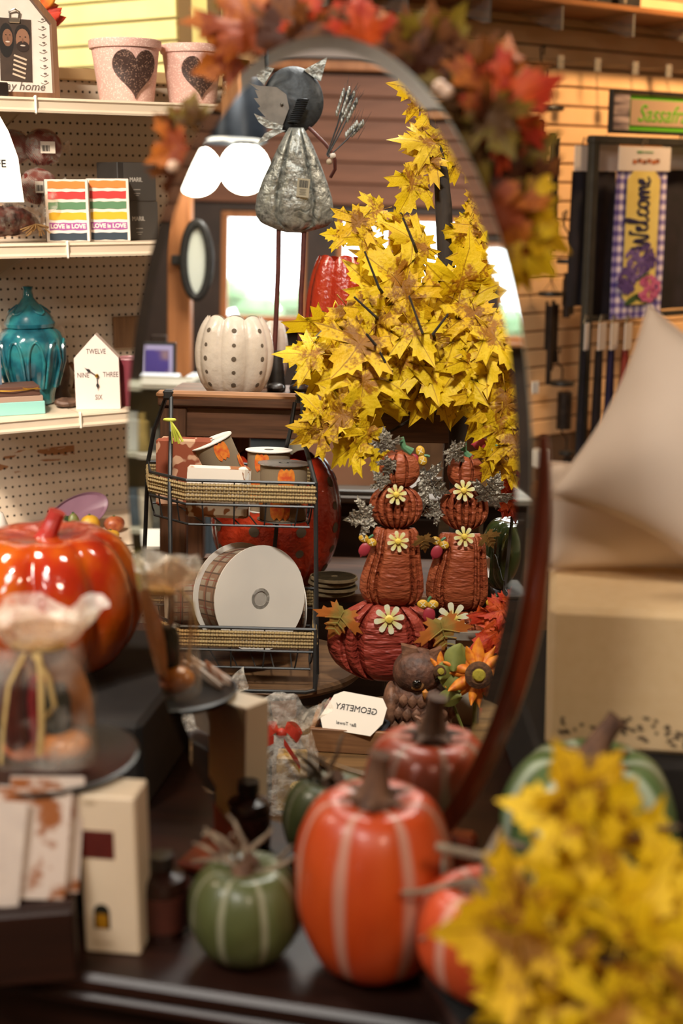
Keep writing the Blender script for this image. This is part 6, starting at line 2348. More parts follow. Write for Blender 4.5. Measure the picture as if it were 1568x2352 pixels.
# ---------------------------------------------------------------- the two stacked pumpkin stakes
m_rp = NT('painted_tin_pumpkin')
x, y, z = m_rp.sep(m_rp.co())
wv = m_rp.n('ShaderNodeTexWave', wave_type='BANDS', bands_direction='Z')
wv.inputs['Scale'].default_value = 38
wv.inputs['Distortion'].default_value = 6
wv.inputs['Detail'].default_value = 2
m_rp.l(m_rp.co(), wv.inputs['Vector'])
m_rp.set(m_rp.ramp(m_rp.noise(9, 4), [(.3, '7e3620'), (.55, '8e4526'), (.75, '965030')]), .5, .1, .4)
m_rp.bump(m_rp.noise(70, 2, m_rp.co((.55, 1, 1.6))), .9, .006)
m_rp = m_rp.m
m_rp2 = NT('painted_tin_red')
wv = m_rp2.n('ShaderNodeTexWave', wave_type='BANDS', bands_direction='Z')
wv.inputs['Scale'].default_value = 30
wv.inputs['Distortion'].default_value = 7
m_rp2.l(m_rp2.co(), wv.inputs['Vector'])
m_rp2.set(m_rp2.ramp(m_rp2.noise(9, 4), [(.3, '7e2a20'), (.7, '963e2e')]), .45, .1, .4)
m_rp2.bump(m_rp2.noise(52, 2, m_rp2.co((.5, 1, 1.8))), 1.0, .008)
m_rp2 = m_rp2.m
m_dais = NT('daisy_paint')
x, y, z = m_dais.sep(m_dais.co())
rr = m_dais.math('SQRT', m_dais.math('ADD', m_dais.math('MULTIPLY', x, x), m_dais.math('MULTIPLY', z, z)))
m_dais.set(m_dais.ramp(m_dais.math('MULTIPLY', rr, 40.0), [(.15, 'd0b040'), (.5, 'd8cc80'), (.95, 'dcd8b8')]), .55)
m_dais = m_dais.m
m_ac = M('acorn_yellow', 'b8861c', 'caa030', 60, .5)
m_acx = M('acorn_cross', 'e0d8b8', rough=.5)
m_nut = M('acorn_red', '8a2430', '9a3038', 40, .45)
m_tgreen = M('stem_green', '3f6a48', '4f7a54', 40, .5)
m_silver = M('leaf_silver', '6a6459', '9c9384', 14, .24, .85, bump=.8, bsc=7, bd=.006)
m_gleaf = NT('tin_leaf')
x, y, z = m_gleaf.sep(m_gleaf.co())
m_gleaf.set(m_gleaf.ramp(m_gleaf.math('ADD', m_gleaf.math('SQRT', m_gleaf.math('ADD', m_gleaf.math('MULTIPLY', x, x), m_gleaf.math('MULTIPLY', m_gleaf.math('SUBTRACT', z, .5), m_gleaf.math('SUBTRACT', z, .5)))), m_gleaf.math('MULTIPLY', m_gleaf.noise(5, 3), .2)), [(.3, '5f7036'), (.55, '8a8040'), (.72, 'b06428')]), .45, .1)
m_gleaf = m_gleaf.m


def stake(label, t_, rodx, forms, zbase):
    b = A(rodx, 1640, t_)
    b = V((b.x, b.y, zbase))
    o = thing('pumpkin_stake', label, 'garden stake', b, 0, 'stacked pumpkin stakes')

    def ql(px, py, dy=0.0):
        p = A(px, py, t_)
        return V((p.x - b.x, dy, p.z - b.z))
    top = ql(rodx, forms[-1][1][0][0]).z
    part('rod', G().tube([(0, .012, 0), (0, .012, ql(rodx, 1100).z)], .004, 8), m_rod, o)
    for mt, rows, dep, gr, dy in forms:
        rr = []
        for y, xl, xr in rows:
            a_, c_ = ql(xl, y), ql(xr, y)
            rr.append((a_.z, a_.x, c_.x))
        g = relief(rr, dep, gr, .05, .42, .12, 56)
        if dy:
            for v in g.v:
                v.y += dy
        part('pumpkin_form', g, mt, o)
    return o, ql


def rows_pk(x0, x1, y0, y1, sq=2.4, shift=0.0):
    out = []
    cx, hw_ = (x0 + x1) / 2, (x1 - x0) / 2
    for i in range(15):
        u = -1 + 2 * i / 14
        w_ = hw_ * max(.12, (1 - abs(u) ** sq)) ** (1 / sq)
        out.append((y0 + (y1 - y0) * (i / 14), cx - w_, cx + w_))
    return out


gourd1 = [(1195, 862, 948), (1205, 856, 956), (1225, 851, 958), (1255, 846, 961), (1285, 835, 965), (1315, 826, 969), (1340, 824, 970), (1360, 832, 964), (1372, 845, 950), (1378, 858, 935)]
gourd2 = [(1208, 1008, 1094), (1218, 1000, 1104), (1240, 996, 1108), (1270, 990, 1110), (1300, 980, 1113), (1330, 974, 1115), (1355, 975, 1114), (1375, 985, 1105), (1387, 1000, 1090)]
s1, q1 = stake('tin stake of stacked orange pumpkins in front, its large red base pumpkin in full view', 2.66, 884,
               [(m_rp2, rows_pk(751, 1022, 1368, 1556, 2.2), .055, (-.72, -.48, .42, .72), 0), (m_rp, gourd1, .04, (-.72, -.5, .62, .82), -.004), (m_rp, rows_pk(846, 966, 1098, 1197, 2.2), .035, (-.7, -.42, -.1, .2, .5, .76), .0), (m_rp, rows_pk(868, 958, 1020, 1106, 2.2), .03, (-.3, .35), -.002)], ZTB + .0006)
s2, q2b = stake('tall tin stake of stacked orange pumpkins standing behind, its base half hidden', 2.74, 1050,
                [(m_rp, rows_pk(985, 1135, 1384, 1545, 2.2), .045, (-.6, -.3, .3, .6), 0), (m_rp, gourd2, .04, (-.72, -.5, .55, .75), -.004), (m_rp, rows_pk(1002, 1113, 1104, 1202, 2.2), .035, (-.7, -.42, -.1, .2, .5, .76), 0), (m_rp, rows_pk(1019, 1101, 1030, 1108, 2.2), .03, (-.35, .3), -.002)], ZTB + .0006)


def daisy(o, ql, px, py, r, dy):
    c = ql(px, py, dy)
    g = G()
    for j in range(8):
        a_ = 2 * PI * j / 8 + .2
        pts = []
        for u, w_ in ((.18, .06), (.5, .14), (.8, .19), (.95, .15), (1.0, .06)):
            pts.append((u, w_))
        out = [(u * cos(a_) - w_ * sin(a_), u * sin(a_) + w_ * cos(a_)) for u, w_ in pts] + [(u * cos(a_) + w_ * sin(a_), u * sin(a_) - w_ * cos(a_)) for u, w_ in pts[::-1]]
        g.prism([(x * r, z * r) for x, z in out], .0016, None, -.0006 * (j % 2))
    g.lathe([(r * .30, 0), (r * .2, .004), (0, .005)], 16, (0, 0, 0), R(PI / 2, 'X'))
    part('daisy', g, m_dais, o, MX.Translation(c), label='cream and yellow tin daisy')


def acorn(o, ql, px, py, s_, dy, rot=0.0, flip=1):
    """Two yellow crossed caps with a red nut below and a green stalk."""
    c = ql(px, py, dy)
    Lm = MX.Translation(c) @ R(rot, 'Y') @ MX.Scale(s_, 4)
    for dx in (-.55, .5):
        cap_ = part('acorn_cap', G().ball((dx, 0, .0), (.62, .22, .50), 16, 10), m_ac, o, Lm, smooth=180)
        part('cap_cross', G().box((dx, -.21, 0), (.75, .06, .07), 0, None).box((dx, -.21, 0), (.07, .06, .62)), m_acx, cap_, T(dx, 0, 0) @ R(.7, 'Y') @ T(-dx, 0, 0))
    part('acorn_nut', G().shell(lambda u, v: (.15 * flip + .66 * sin(PI * v) ** .8 * cos(2 * PI * u), .24 * sin(PI * v) * sin(2 * PI * u), -1.15 + .82 * (cos(PI * v)) - (.25 if v > .93 else 0)), 16, 14), m_nut, o, Lm, smooth=180)
    part('acorn_stalk', G().tube([(0, 0, .3), (.1, 0, .6), (.28, 0, .85)], .16, 6), m_tgreen, o, Lm)


def tin_leaf(o, ql, px, py, s_, ang, dy, mt, nm='tin_leaf'):
    c = ql(px, py, dy)
    g = leaf_geo(7, .3, .5, False, .02)
    # ridged veins
    g.tube([(0, .05, .03), (0, .4, .02), (0, .75, -.08)], .018, 5)
    for sx_ in (-1, 1):
        for yy, l_ in ((.25, .7), (.45, .5), (.65, .35)):
            g.tube([(0, yy, .04), (sx_ * l_ * .62, yy + l_ * .28, .06)], .016, 5)
    part(nm, g, mt, o, leaf_mx(c, img_dir(ang), (.1, -1, .25), s_), smooth=60)


def curl(o, ql, px, py, dy):
    c = ql(px, py, dy)
    pts = [c + V((.004 * q_ / 3, .012 * cos(q_ * .7), .03 - .0035 * q_ + .004 * sin(q_ * .9))) for q_ in range(24)]
    part('wire_tendril', G().tube(pts, .0009, 4), m_black, o)


for o, ql, t_, L in ((s1, q1, 2.66, 0), (s2, q2b, 2.74, 1)):
    kk = kt(t_)
    if not L:
        for px, py, r, dy in ((905, 1115, 23, -.042), (909, 1220, 24, -.048), (890, 1396, 34, -.058)):
            daisy(o, ql, px, py, r * kk, dy)
        acorn(o, ql, 843, 1220, 19 * kk, -.035, .45)
        acorn(o, ql, 977, 1366, 21 * kk, -.040, .0)
        tin_leaf(o, ql, 790, 1378, 72 * kk, 245, -.045, m_gleaf)
        tin_leaf(o, ql, 1004, 1400, 82 * kk, 285, -.05, m_gleaf)
        for px, py, s_, an in ((885, 1015, 46, 100), (895, 1040, 40, 250), (880, 1095, 38, 130), (850, 1165, 58, 190), (966, 1212, 36, 280)):
            tin_leaf(o, ql, px, py, s_ * kk, an, -.03, m_silver if px != 966 else M('leaf_bronze', '7a5a30', 'b08a50', 60, .3, .8), 'silver_leaf')
        part('stem', G().tube([ql(938, 1024, -.01), ql(922, 1012, -.012), ql(914, 992, -.012)], [.010, .006, .0075], 8), m_tgreen, o)
        curl(o, ql, 975, 1100, -.03)
    else:
        for px, py, r, dy in ((1053, 1106, 24, -.042), (1055, 1209, 23, -.048), (1032, 1396, 36, -.05)):
            daisy(o, ql, px, py, r * kk, dy)
        acorn(o, ql, 960, 1030, 20 * kk, -.03, 1.3)
        acorn(o, ql, 1003, 1226, 19 * kk, -.035, .45)
        acorn(o, ql, 1127, 1362, 18 * kk, -.035, -.15)
        acorn(o, ql, 1112, 1005, 20 * kk, -.03, 1.5, -1)
        for px, py, s_, an in ((1022, 1012, 44, 320), (958, 1085, 68, -20), (1108, 1130, 64, 70), (1105, 1205, 36, 300), (1000, 1150, 40, 200)):
            tin_leaf(o, ql, px, py, s_ * kk, an, -.035, m_silver if px != 1105 else M('leaf_bronze', '7a5a30', 'b08a50', 60, .3, .8), 'silver_leaf')
        tin_leaf(o, ql, 1140, 1400, 60 * kk, 250, -.02, m_gleaf)
        part('stem', G().tube([ql(1065, 1034, -.01), ql(1055, 1022, -.012), ql(1052, 1002, -.012)], [.010, .006, .0075], 8), m_tgreen, o)
        curl(o, ql, 1125, 1290, -.03)
        part('price_tag', G().prism([(ql(1106, 1262).x, ql(1106, 1262).z), (ql(1120, 1272).x, ql(1120, 1272).z), (ql(1118, 1318).x, ql(1118, 1318).z), (ql(1106, 1312).x, ql(1106, 1312).z)], .001, None, .012), M('card_white', 'e8e2da'), o)

# ---------------------------------------------------------------- the yellow maple tree
random.seed(31)
tt = 2.84
gp0 = A(1052, 1300, tt)
tree_b = V((gp0.x, gp0.y, 0))
tree = thing('maple_tree', 'artificial maple tree with yellow leaves and a dark trunk', 'tree', tree_b)
m_bark = wood('bark_dark', '1f1814', '33281f', 2, 8, .8, .4)
zb_ = .24
trk = [V((0, 0, ZTB + .02))] + [A(px, py, tt) - tree_b for px, py in ((1052, 1300), (1052, 1100), (1050, 950), (1040, 820), (1032, 700), (1022, 560), (1018, 470), (1012, 395), (1004, 330), (985, 250))]
part('trunk', G().tube(trk, [.020, .020, .020, .02, .019, .019, .0185, .0185, .016, .008, .004], 12), m_bark, tree)
part('base_plate', G().lathe([(0, ZTB + .0006), (.055, ZTB + .0006), (.055, ZTB + .012), (.03, ZTB + .022), (0, ZTB + .022)], 32), M('planter_dark', '2a211b', '3a2e25', 10, .6), tree)
branches = [((1035, 760), (880, 640), 2.75), ((1040, 800), (800, 740), 2.72), ((1042, 850), (760, 850), 2.70), ((1045, 900), (780, 960), 2.68), ((1030, 700), (930, 560), 2.8), ((1022, 560), (1080, 480), 2.85), ((1015, 480), (1000, 250), 2.86), ((1035, 720), (1130, 600), 2.78), ((1040, 820), (1150, 760), 2.74), ((1045, 900), (1160, 930), 2.72), ((880, 640), (835, 540), 2.7), ((930, 560), (920, 490), 2.76), ((800, 740), (700, 800), 2.66), ((1045, 930), (880, 1000), 2.68)]
for a_, b_, t1 in branches:
    pa, pb = A(*a_, 2.9), A(*b_, t1)
    mid = (pa + pb) / 2 + V((random.uniform(-.02, .02), -.02, random.uniform(0, .03)))
    part('branch', G().tube([pa - tree_b, mid - tree_b, pb - tree_b], [.006, .004, .0025], 6), m_bark, tree)
# leaves whose place the picture fixes: px, py of the stalk end, angle of the tip, size px, depth
TL = [(985, 215, 170, 110, 2.84), (1000, 240, 240, 90, 2.85), (990, 300, 210, 90, 2.84), (1000, 330, 175, 120, 2.82), (1020, 300, 280, 110, 2.83), (1015, 350, 150, 100, 2.84), (1000, 360, 215, 110, 2.81), (955, 405, 250, 120, 2.80), (1090, 440, 300, 90, 2.84), (1060, 350, 300, 110, 2.83),
      (1075, 520, 250, 110, 2.8), (1110, 560, 260, 130, 2.78), (1090, 480, 280, 100, 2.83), (1120, 520, 240, 110, 2.79), (880, 480, 200, 90, 2.72), (835, 500, 230, 100, 2.70), (850, 545, 260, 100, 2.70), (790, 545, 170, 60, 2.70), (925, 500, 260, 90, 2.74), (930, 560, 290, 120, 2.72), (980, 570, 150, 130, 2.72),
      (735, 815, 178, 118, 2.62), (725, 820, 255, 60, 2.63), (760, 985, 200, 110, 2.60), (745, 960, 130, 90, 2.61), (730, 985, 175, 80, 2.60), (810, 960, 165, 120, 2.60), (850, 980, 240, 110, 2.60), (830, 1010, 215, 110, 2.61), (870, 1020, 265, 90, 2.62), (800, 930, 205, 110, 2.62),
      (1130, 840, 285, 150, 2.62), (1110, 780, 275, 150, 2.62), (1160, 900, 280, 150, 2.60), (1150, 960, 262, 130, 2.60), (1180, 1000, 285, 110, 2.60), (1140, 1030, 250, 90, 2.62), (1120, 900, 255, 120, 2.63), (1170, 820, 300, 120, 2.62), (1175, 740, 330, 110, 2.64), (1165, 660, 10, 120, 2.66), (1150, 600, 60, 120, 2.68), (1120, 640, 120, 110, 2.70), (1170, 1060, 230, 90, 2.64)]
for i in range(70):
    a_ = random.uniform(0, 2 * PI)
    r_ = math.sqrt(random.random())
    px, py = 940 + 205 * r_ * cos(a_), 790 + 140 * r_ * sin(a_)
    ang = math.degrees(math.atan2(-(py - 700), px - 985)) + random.uniform(-45, 45)
    if random.random() < .55:
        ang = random.uniform(200, 330)
    TL.append((px, py, ang, random.uniform(105, 155), 2.60 + .22 * random.random()))
for i, (px, py, an, sp, t_) in enumerate(TL):
    P = A(px, py, t_)
    mt = m_lyel if random.random() < .7 else m_lyel2
    put_leaf(tree, tree_b, P, img_dir(an, random.uniform(-.45, .15)), (random.uniform(-.6, .6), -1, random.uniform(-.2, .75)), sp * kt(t_) * .88, mt, random.randrange(5), random.choice((1, .9, .8)))
for a_, b_ in (((837, 577), (870, 661)), ((813, 682), (860, 725)), ((939, 679), (969, 763)), ((841, 767), (860, 790)), ((872, 809), (895, 851)), ((1029, 721), (994, 767)), ((925, 500), (950, 560))):
    pa, pb = A(*a_, 2.56), A(*b_, 2.575)
    part('twig', G().tube([pa - tree_b, pb - tree_b, pb - tree_b + V((.012, .12, -.012))], [.0022, .0030, .0036], 6), m_bark, tree)
for px, py, t_, s_ in ((1085, 700, 2.72, .012), (968, 785, 2.66, .012), (1165, 655, 2.7, .011), (925, 855, 2.66, .009)):
    part('berry', G().ball(A(px, py, t_) - tree_b, (s_, s_, s_ * 1.2), 12, 8), M('berry_wine', '5a161c', '701e22', 40, .35), tree, smooth=180)

# red leaf sprays at the right of the display
p = A(1150, 1440, 2.52)
rb = V((p.x, p.y + .06, ZTB + .0006))
rsp = thing('red_leaf_spray', 'red artificial maple leaves hanging beside the sunflower', 'foliage', rb)
for px, py, an, sp in ((1155, 1395, 250, 120), (1165, 1400, 190, 70), (1160, 1440, 215, 100), (1170, 1395, 80, 60), (1150, 1470, 270, 70)):
    P = A(px, py, 2.52)
    put_leaf(rsp, rb, P, img_dir(an, -.1), (random.uniform(-.5, .5), -1, .3), sp * kt(2.5), m_lred, random.randrange(5), .7)
part('stem', G().tube([A(1155, 1395, 2.53) - rb, A(1175, 1450, 2.54) - rb, V((0.0, .0, .0))], .002, 6), m_bark, rsp)
p = A(1190, 1100, 2.76)
for lab, lst in (('red artificial maple leaves low at the tree, by the mirror edge', ((1150, 1060, 310, 90), (1165, 1085, 290, 110), (1160, 1150, 350, 80), (1150, 1140, 330, 70), (1200, 1110, 330, 80))),):
    rb = V((p.x - .02, p.y - .0, ZTB + .0006))
    o = thing('red_leaf_spray', lab, 'foliage', rb)
    for px, py, an, sp in lst:
        P = A(px, py, 2.76)
        put_leaf(o, rb, P, img_dir(an, -.1), (random.uniform(-.5, .5), -1, .3), sp * kt(2.76), m_lred, random.randrange(5), .7)
    part('stem', G().tube([A(1155, 1065, 2.77) - rb, A(1180, 1150, 2.78) - rb, V((0, 0, .2)), V((0, 0, .012))], .004, 6), m_bark, o)
    part('weight', G().lathe([(0, 0), (.018, 0), (.018, .012), (0, .014)], 20), m_black, o)

# ---------------------------------------------------------------- dark cabinet behind with frames, boxes, green pumpkin
m_dkw = wood('cabinet_dark', '1e140e', '33231a', 0, 5, .5)
TC = 3.64
ca, cb = A(690, 1140, TC), A(1330, 1140, TC)
zc = A(900, 1140, TC).z
cab = thing('dark_cabinet', 'dark wooden cabinet behind the pumpkin stakes', 'cabinet', (ca.x, ca.y, 0))
cwid = cb.x - ca.x
part('body', G().box((cwid / 2, .2, zc / 2), (cwid, .38, zc - .04), .004), m_dkw, cab)
part('cabinet_top', G().box((cwid / 2, .19, zc - .010), (cwid + .03, .42, .020), .004), wood('cabinet_top_grey', '5a5148', '7a6e62', 0, 6, .5), cab)
for i in range(3):
    part('door', G().box((cwid * (i + .5) / 3, .0, zc / 2), (cwid / 3 - .02, .02, zc - .12), .004), m_dkw, cab)
ZG = A(1160, 1385, 2.86).z
P = A(1168, 1385, 2.86)
o = thing('plinth', 'dark square plinth under the glossy green pumpkin', 'plinth', (P.x + .06, P.y + .10, 0))
part('plinth', G().box((0, 0, ZG / 2 - .003), (.16, .16, ZG - .012), .004), m_dkw, o)
part('plinth_top', G().box((0, 0, ZG - .006), (.165, .165, .0118), .003), m_dkw, o)
m_grg = NT('green_glaze')
m_grg.set(m_grg.ramp(m_grg.noise(6, 4), [(.3, '1e2a14'), (.6, '3a4420'), (.8, '5a5424')]), .12, 0, .6, .8)
m_grg = m_grg.m
o = thing('green_pumpkin', 'glossy dark green glazed pumpkin at the right rim of the mirror view', 'pumpkin', (P.x + .035, P.y + .10, ZG + .0005))
part('body', G().shell(pumpkin_fn(.096, .180, 8, .14, .08, .02, .6, .2, .02), 96, 26), m_grg, o, smooth=180)
part('stem', G().tube([(0, 0, .155), (.004, 0, .18), (.012, 0, .2)], [.014, .009, .011], 8), m_grg, o)


def standing_frame(label, px0, px1, py0, py1, t_, mt, zb, w=.022, inner=None):
    a_, b_ = A(px0, py0, t_), A(px1, py1, t_)
    zlow = zb
    W_, Hh = b_.x - a_.x, a_.z - zlow
    o = thing('picture_frame', label, 'picture frame', ((a_.x + b_.x) / 2, a_.y, zlow))
    part('frame_bar', G().prism([(-W_ / 2, 0), (W_ / 2, 0), (W_ / 2 - w, w), (-W_ / 2 + w, w)], .018), mt, o)
    part('frame_bar', G().prism([(-W_ / 2, Hh), (W_ / 2, Hh), (W_ / 2 - w, Hh - w), (-W_ / 2 + w, Hh - w)], .018), mt, o)
    part('frame_bar', G().prism([(-W_ / 2, 0), (-W_ / 2 + w, w), (-W_ / 2 + w, Hh - w), (-W_ / 2, Hh)], .018), mt, o)
    part('frame_bar', G().prism([(W_ / 2, 0), (W_ / 2 - w, w), (W_ / 2 - w, Hh - w), (W_ / 2, Hh)], .018), mt, o)
    part('picture', G().box((0, .014, Hh / 2), (W_ - 2 * w, .004, Hh - 2 * w)), inner or M('frame_picture', '6a5a48', '8a7862', 8, .6), o)
    part('easel_leg', G().box((0, .06, Hh * .3), (.03, .006, Hh * .65), 0, T(0, 0, 0) @ R(rad(12), 'X')), m_dkw, o)
    return o


standing_frame('grey wooden frame on the console shelf behind the second stake', 1010, 1108, 1146, 1300, 3.2, wood('frame_grey', '6a6052', '8a7e6e', 0, 8), ZSH + .0005, .03)
standing_frame('silver framed picture behind the orange sunflower', 1028, 1180, 1452, 1600, 2.58, M('frame_silver', '8a8276', 'a0988a', 30, .35, .4), ZTB + .0006, .016, M('frame_mat', 'a89c8a', rough=.7))
for lab, px0, px1, py0, t_, mt, nm in (('peach board leaning at the back, above the red lantern', 700, 862, 1008, 3.70, M('board_peach', 'b8886a', 'c2937a', 6, .7), 'board'), ('brown cardboard box on the dark cabinet', 738, 880, 1082, 3.74, M('cardboard', '7a5c3c', '8a6a48', 10, .8), 'box'), ('brown cardboard box at the far end of the dark cabinet', 1090, 1230, 1085, 3.74, M('cardboard', '7a5c3c', '8a6a48', 10, .8), 'box')):
    a_, b_ = A(px0, py0, t_), A(px1, py0, t_)
    hh = a_.z - zc - .0006
    o = thing('cardboard_box' if nm == 'box' else 'peach_board', lab, nm, ((a_.x + b_.x) / 2, a_.y, zc + .0005))
    part('carton' if nm == 'box' else 'board', G().box((0, .06 if nm == 'box' else 0, hh / 2), (b_.x - a_.x, .12 if nm == 'box' else .012, hh), .002), mt, o)
    if nm == 'box':
        part('tape', G().box((0, .06, hh + .0006), (.04, .12, .001)), M('tape_tan', 'a5895f', rough=.3), o)
a_ = A(790, 1128, 3.66)
o = thing('laptop_tray', 'flat grey tray on the dark cabinet behind the silver leaf', 'tray', (a_.x + .06, a_.y + .02, zc + .0005))
part('tray', G().box((0, 0, .008), (.16, .1, .016), .004), M('tray_grey', '5f5a54', rough=.4), o)
a_ = A(700, 1075, 3.25)
# white bucket at the left behind the rack
P = A(350, 1250, 3.75)
zb2 = A(350, 1245, 3.7).z
o = thing('white_bucket', 'round white bucket behind the wire rack leg', 'bucket', (P.x, P.y, 0))
part('bucket', G().lathe([(0, 0), (.10, 0), (.125, zb2 - .01), (.132, zb2), (.125, zb2), (.115, zb2 - .02), (.095, .02), (0, .02)], 40), M('bucket_white', 'b8b09e', rough=.4), o)
part('rim', G().lathe([(.124, zb2 - .006), (.134, zb2 - .004), (.134, zb2 + .004), (.124, zb2 + .004)], 40), M('bucket_rim', 'd8d2c4', rough=.4), o)

# ---------------------------------------------------------------- gift bags and basket on the lower tier
zc2 = ZTC + .0006
m_crk = clear('cellophane', .86, 'fffaf2', .05, .9, 55)
for lab, px, t_, w_, h_, seed in (('cellophane gift bag with a red bow in front of the seagrass basket', 645, 2.43, .07, .135, 3), ('cellophane gift bag tucked behind the red bow bag', 455, 2.55, .045, .15, 8)):
    p = Az(px, 1850, ZTC)
    p = A(px, 1800, t_)
    o = thing('gift_bag', lab, 'gift bag', (p.x, p.y, zc2), 0, 'cellophane gift bags on the lower tier')
    part('carton', G().box((.02, .0, h_ * .4), (w_ * .8, .05, h_ * .78), .003), M('pack_gold', '8a6a34', 'b0904c', 20, .5), o)
    part('carton', G().box((-.035, -.01, h_ * .35), (w_ * .5, .04, h_ * .66), .003), M('pack_dark', '2a2420', '3a302a', 20, .5), o)
    part('film', G().shell(crumple(lambda u, v: ((w_ * (1 - .55 * max(0, v - .6))) * (abs(cos(2 * PI * u)) ** .6) * (1 if cos(2 * PI * u) > 0 else -1), .045 * (1 - .9 * max(0, v - .6)) * (abs(sin(2 * PI * u)) ** .6) * (1 if sin(2 * PI * u) > 0 else -1), .002 + h_ * 1.1 * v), .004, 40, seed), 36, 12), m_crk, o, smooth=30)
    part('film_top', G().shell(crumple(lambda u, v: ((.035 + .055 * v) * cos(2 * PI * u), (.012 + .03 * v) * sin(2 * PI * u), h_ * 1.08 + .05 * v + .014 * sin(10 * PI * u) * v), .014, 34, seed), 48, 9), m_crk, o, smooth=20)
    if seed == 3:
        m_rib = M('ribbon_red', 'a02a1c', 'b83a28', 30, .45)
        zb3 = h_ * 1.08
        for sx_ in (-1, 1):
            part('bow_loop', G().shell(lambda u, v: (sx_ * (.004 + .028 * sin(PI * u) + .006 * v), -.02 + .016 * sin(2 * PI * u), zb3 + .008 + .012 * cos(2 * PI * u) * .9 + .018 * (v - .5)), 20, 4, False), m_rib, o, smooth=180)
        part('bow_knot', G().ball((0, -.022, zb3 + .006), (.010, .009, .010), 12, 8), m_rib, o, smooth=180)
        part('bow_tail', G().shell(lambda u, v: (-.012 - .12 * u, -.055 - .012 * sin(3 * u), zb3 + .006 - .055 * u + .016 * (v - .5)), 16, 3, False), m_rib, o, smooth=180)
        part('bow_tail', G().shell(lambda u, v: (.006 + .03 * u, -.05, zb3 - .045 * u + .014 * (v - .5)), 10, 3, False), m_rib, o, smooth=180)
        part('lettering', text_geo('THANK YOU', .009, T(-.085, -.0672, zb3 - .026) @ R(rad(-24), 'Y'), 0, True, .0004), M('ribbon_print', '6a1410'), o)
p = A(760, 1845, 2.33)
o = thing('seagrass_basket', 'small woven seagrass basket on the lower tier', 'basket', (p.x - .005, p.y + .02, zc2), .25)
hb_ = .068
for j in range(9):
    z = .004 + hb_ * j / 9
    s_ = 1 + .12 * j / 9
    pts = []
    for i in range(72):
        a_ = 2 * PI * i / 72
        cx_, cy_ = abs(cos(a_)) ** .5 * (1 if cos(a_) > 0 else -1), abs(sin(a_)) ** .5 * (1 if sin(a_) > 0 else -1)
        wob = .0022 * (1 if (i + j) % 2 else -1)
        pts.append((cx_ * (.055 * s_ + wob), cy_ * (.04 * s_ + wob), z + .006 * abs(sin(a_ * .5)) * (j / 9)))
    part('woven_row', G().tube(pts, .0044, 5, True), m_sea, o)
part('basket_floor', G().box((0, 0, .004), (.09, .06, .006), .002), m_sea, o)
p = A(805, 1800, 2.50)
o = thing('white_paper', 'white paper bag standing under the round table edge', 'bag', (p.x, p.y, zc2), 0)
hz_ = ZTB - .03 - ZTC
part('paper', G().box((0, 0, hz_ / 2), (.10, .04, hz_), .002), M('card_white', 'e8e2da'), o)
p = A(1122, 1650, 2.46)
o = thing('red_gift_bag', 'red and white striped gift bag at the mirror rim by the owl', 'gift bag', (p.x, p.y, ZTB + .0006))
mm2 = NT('candy_stripe')
x, y, z = mm2.sep(mm2.co())
mm2.set(mm2.ramp(mm2.math('FRACT', mm2.math('MULTIPLY', mm2.math('ADD', x, mm2.math('MULTIPLY', z, .5)), 55.0)), [(.68, '9a1c18'), (.72, 'd8ccc0')]), .35)
part('bag', G().box((0, 0, .05), (.035, .03, .1), .002), mm2.m, o)
part('handle', G().tube([(-.008, 0, .1), (-.006, 0, .12), (.006, 0, .12), (.008, 0, .1)], .0015, 6), M('ribbon_red', 'a02a1c'), o)


# ---------------------------------------------------------------- the far side of the shop, with its windows
use(VIRT)


def wl(px, py, y=YW):
    return Apl(px, py, V((0, y, 0)), V((0, 1, 0)))


m_board = wood('wall_board', '6a4330', '8a5a42', 0, 2.5, .6, .1)
m_dtrim = M('window_trim_dark', '33251e', '3f2e25', 8, .6)
m_otrim = wood('trim_orange', 'a5683c', 'c07f4e', 2, 5, .5)
WINS = [(506, 704, 482, 742), (772, 902, 486, 742), (918, 1120, 488, 742), (1150, 1420, 488, 742)]
x0, x1 = -4.2, 4.2
edges = sorted([(wl(a_, 600).x, wl(b_, 600).x) for a_, b_, c_, d_ in WINS])
zt_, zb_ = wl(600, 484).z, wl(600, 742).z
wg = G()
wg.box(((x0 + x1) / 2, YW + .05, zb_ / 2), (x1 - x0, .1, zb_))
wg.box(((x0 + x1) / 2, YW + .05, (CEIL + zt_) / 2), (x1 - x0, .1, CEIL - zt_))
xs = [x0] + [v for e in edges for v in e] + [x1]
for i in range(0, len(xs), 2):
    wg.box(((xs[i] + xs[i + 1]) / 2, YW + .05, (zt_ + zb_) / 2), (xs[i + 1] - xs[i], .1, zt_ - zb_))
ww_ = tag(single('wall_windows', None, None, (0, 0, 0), wg, m_dtrim, smooth=0), kind='structure')
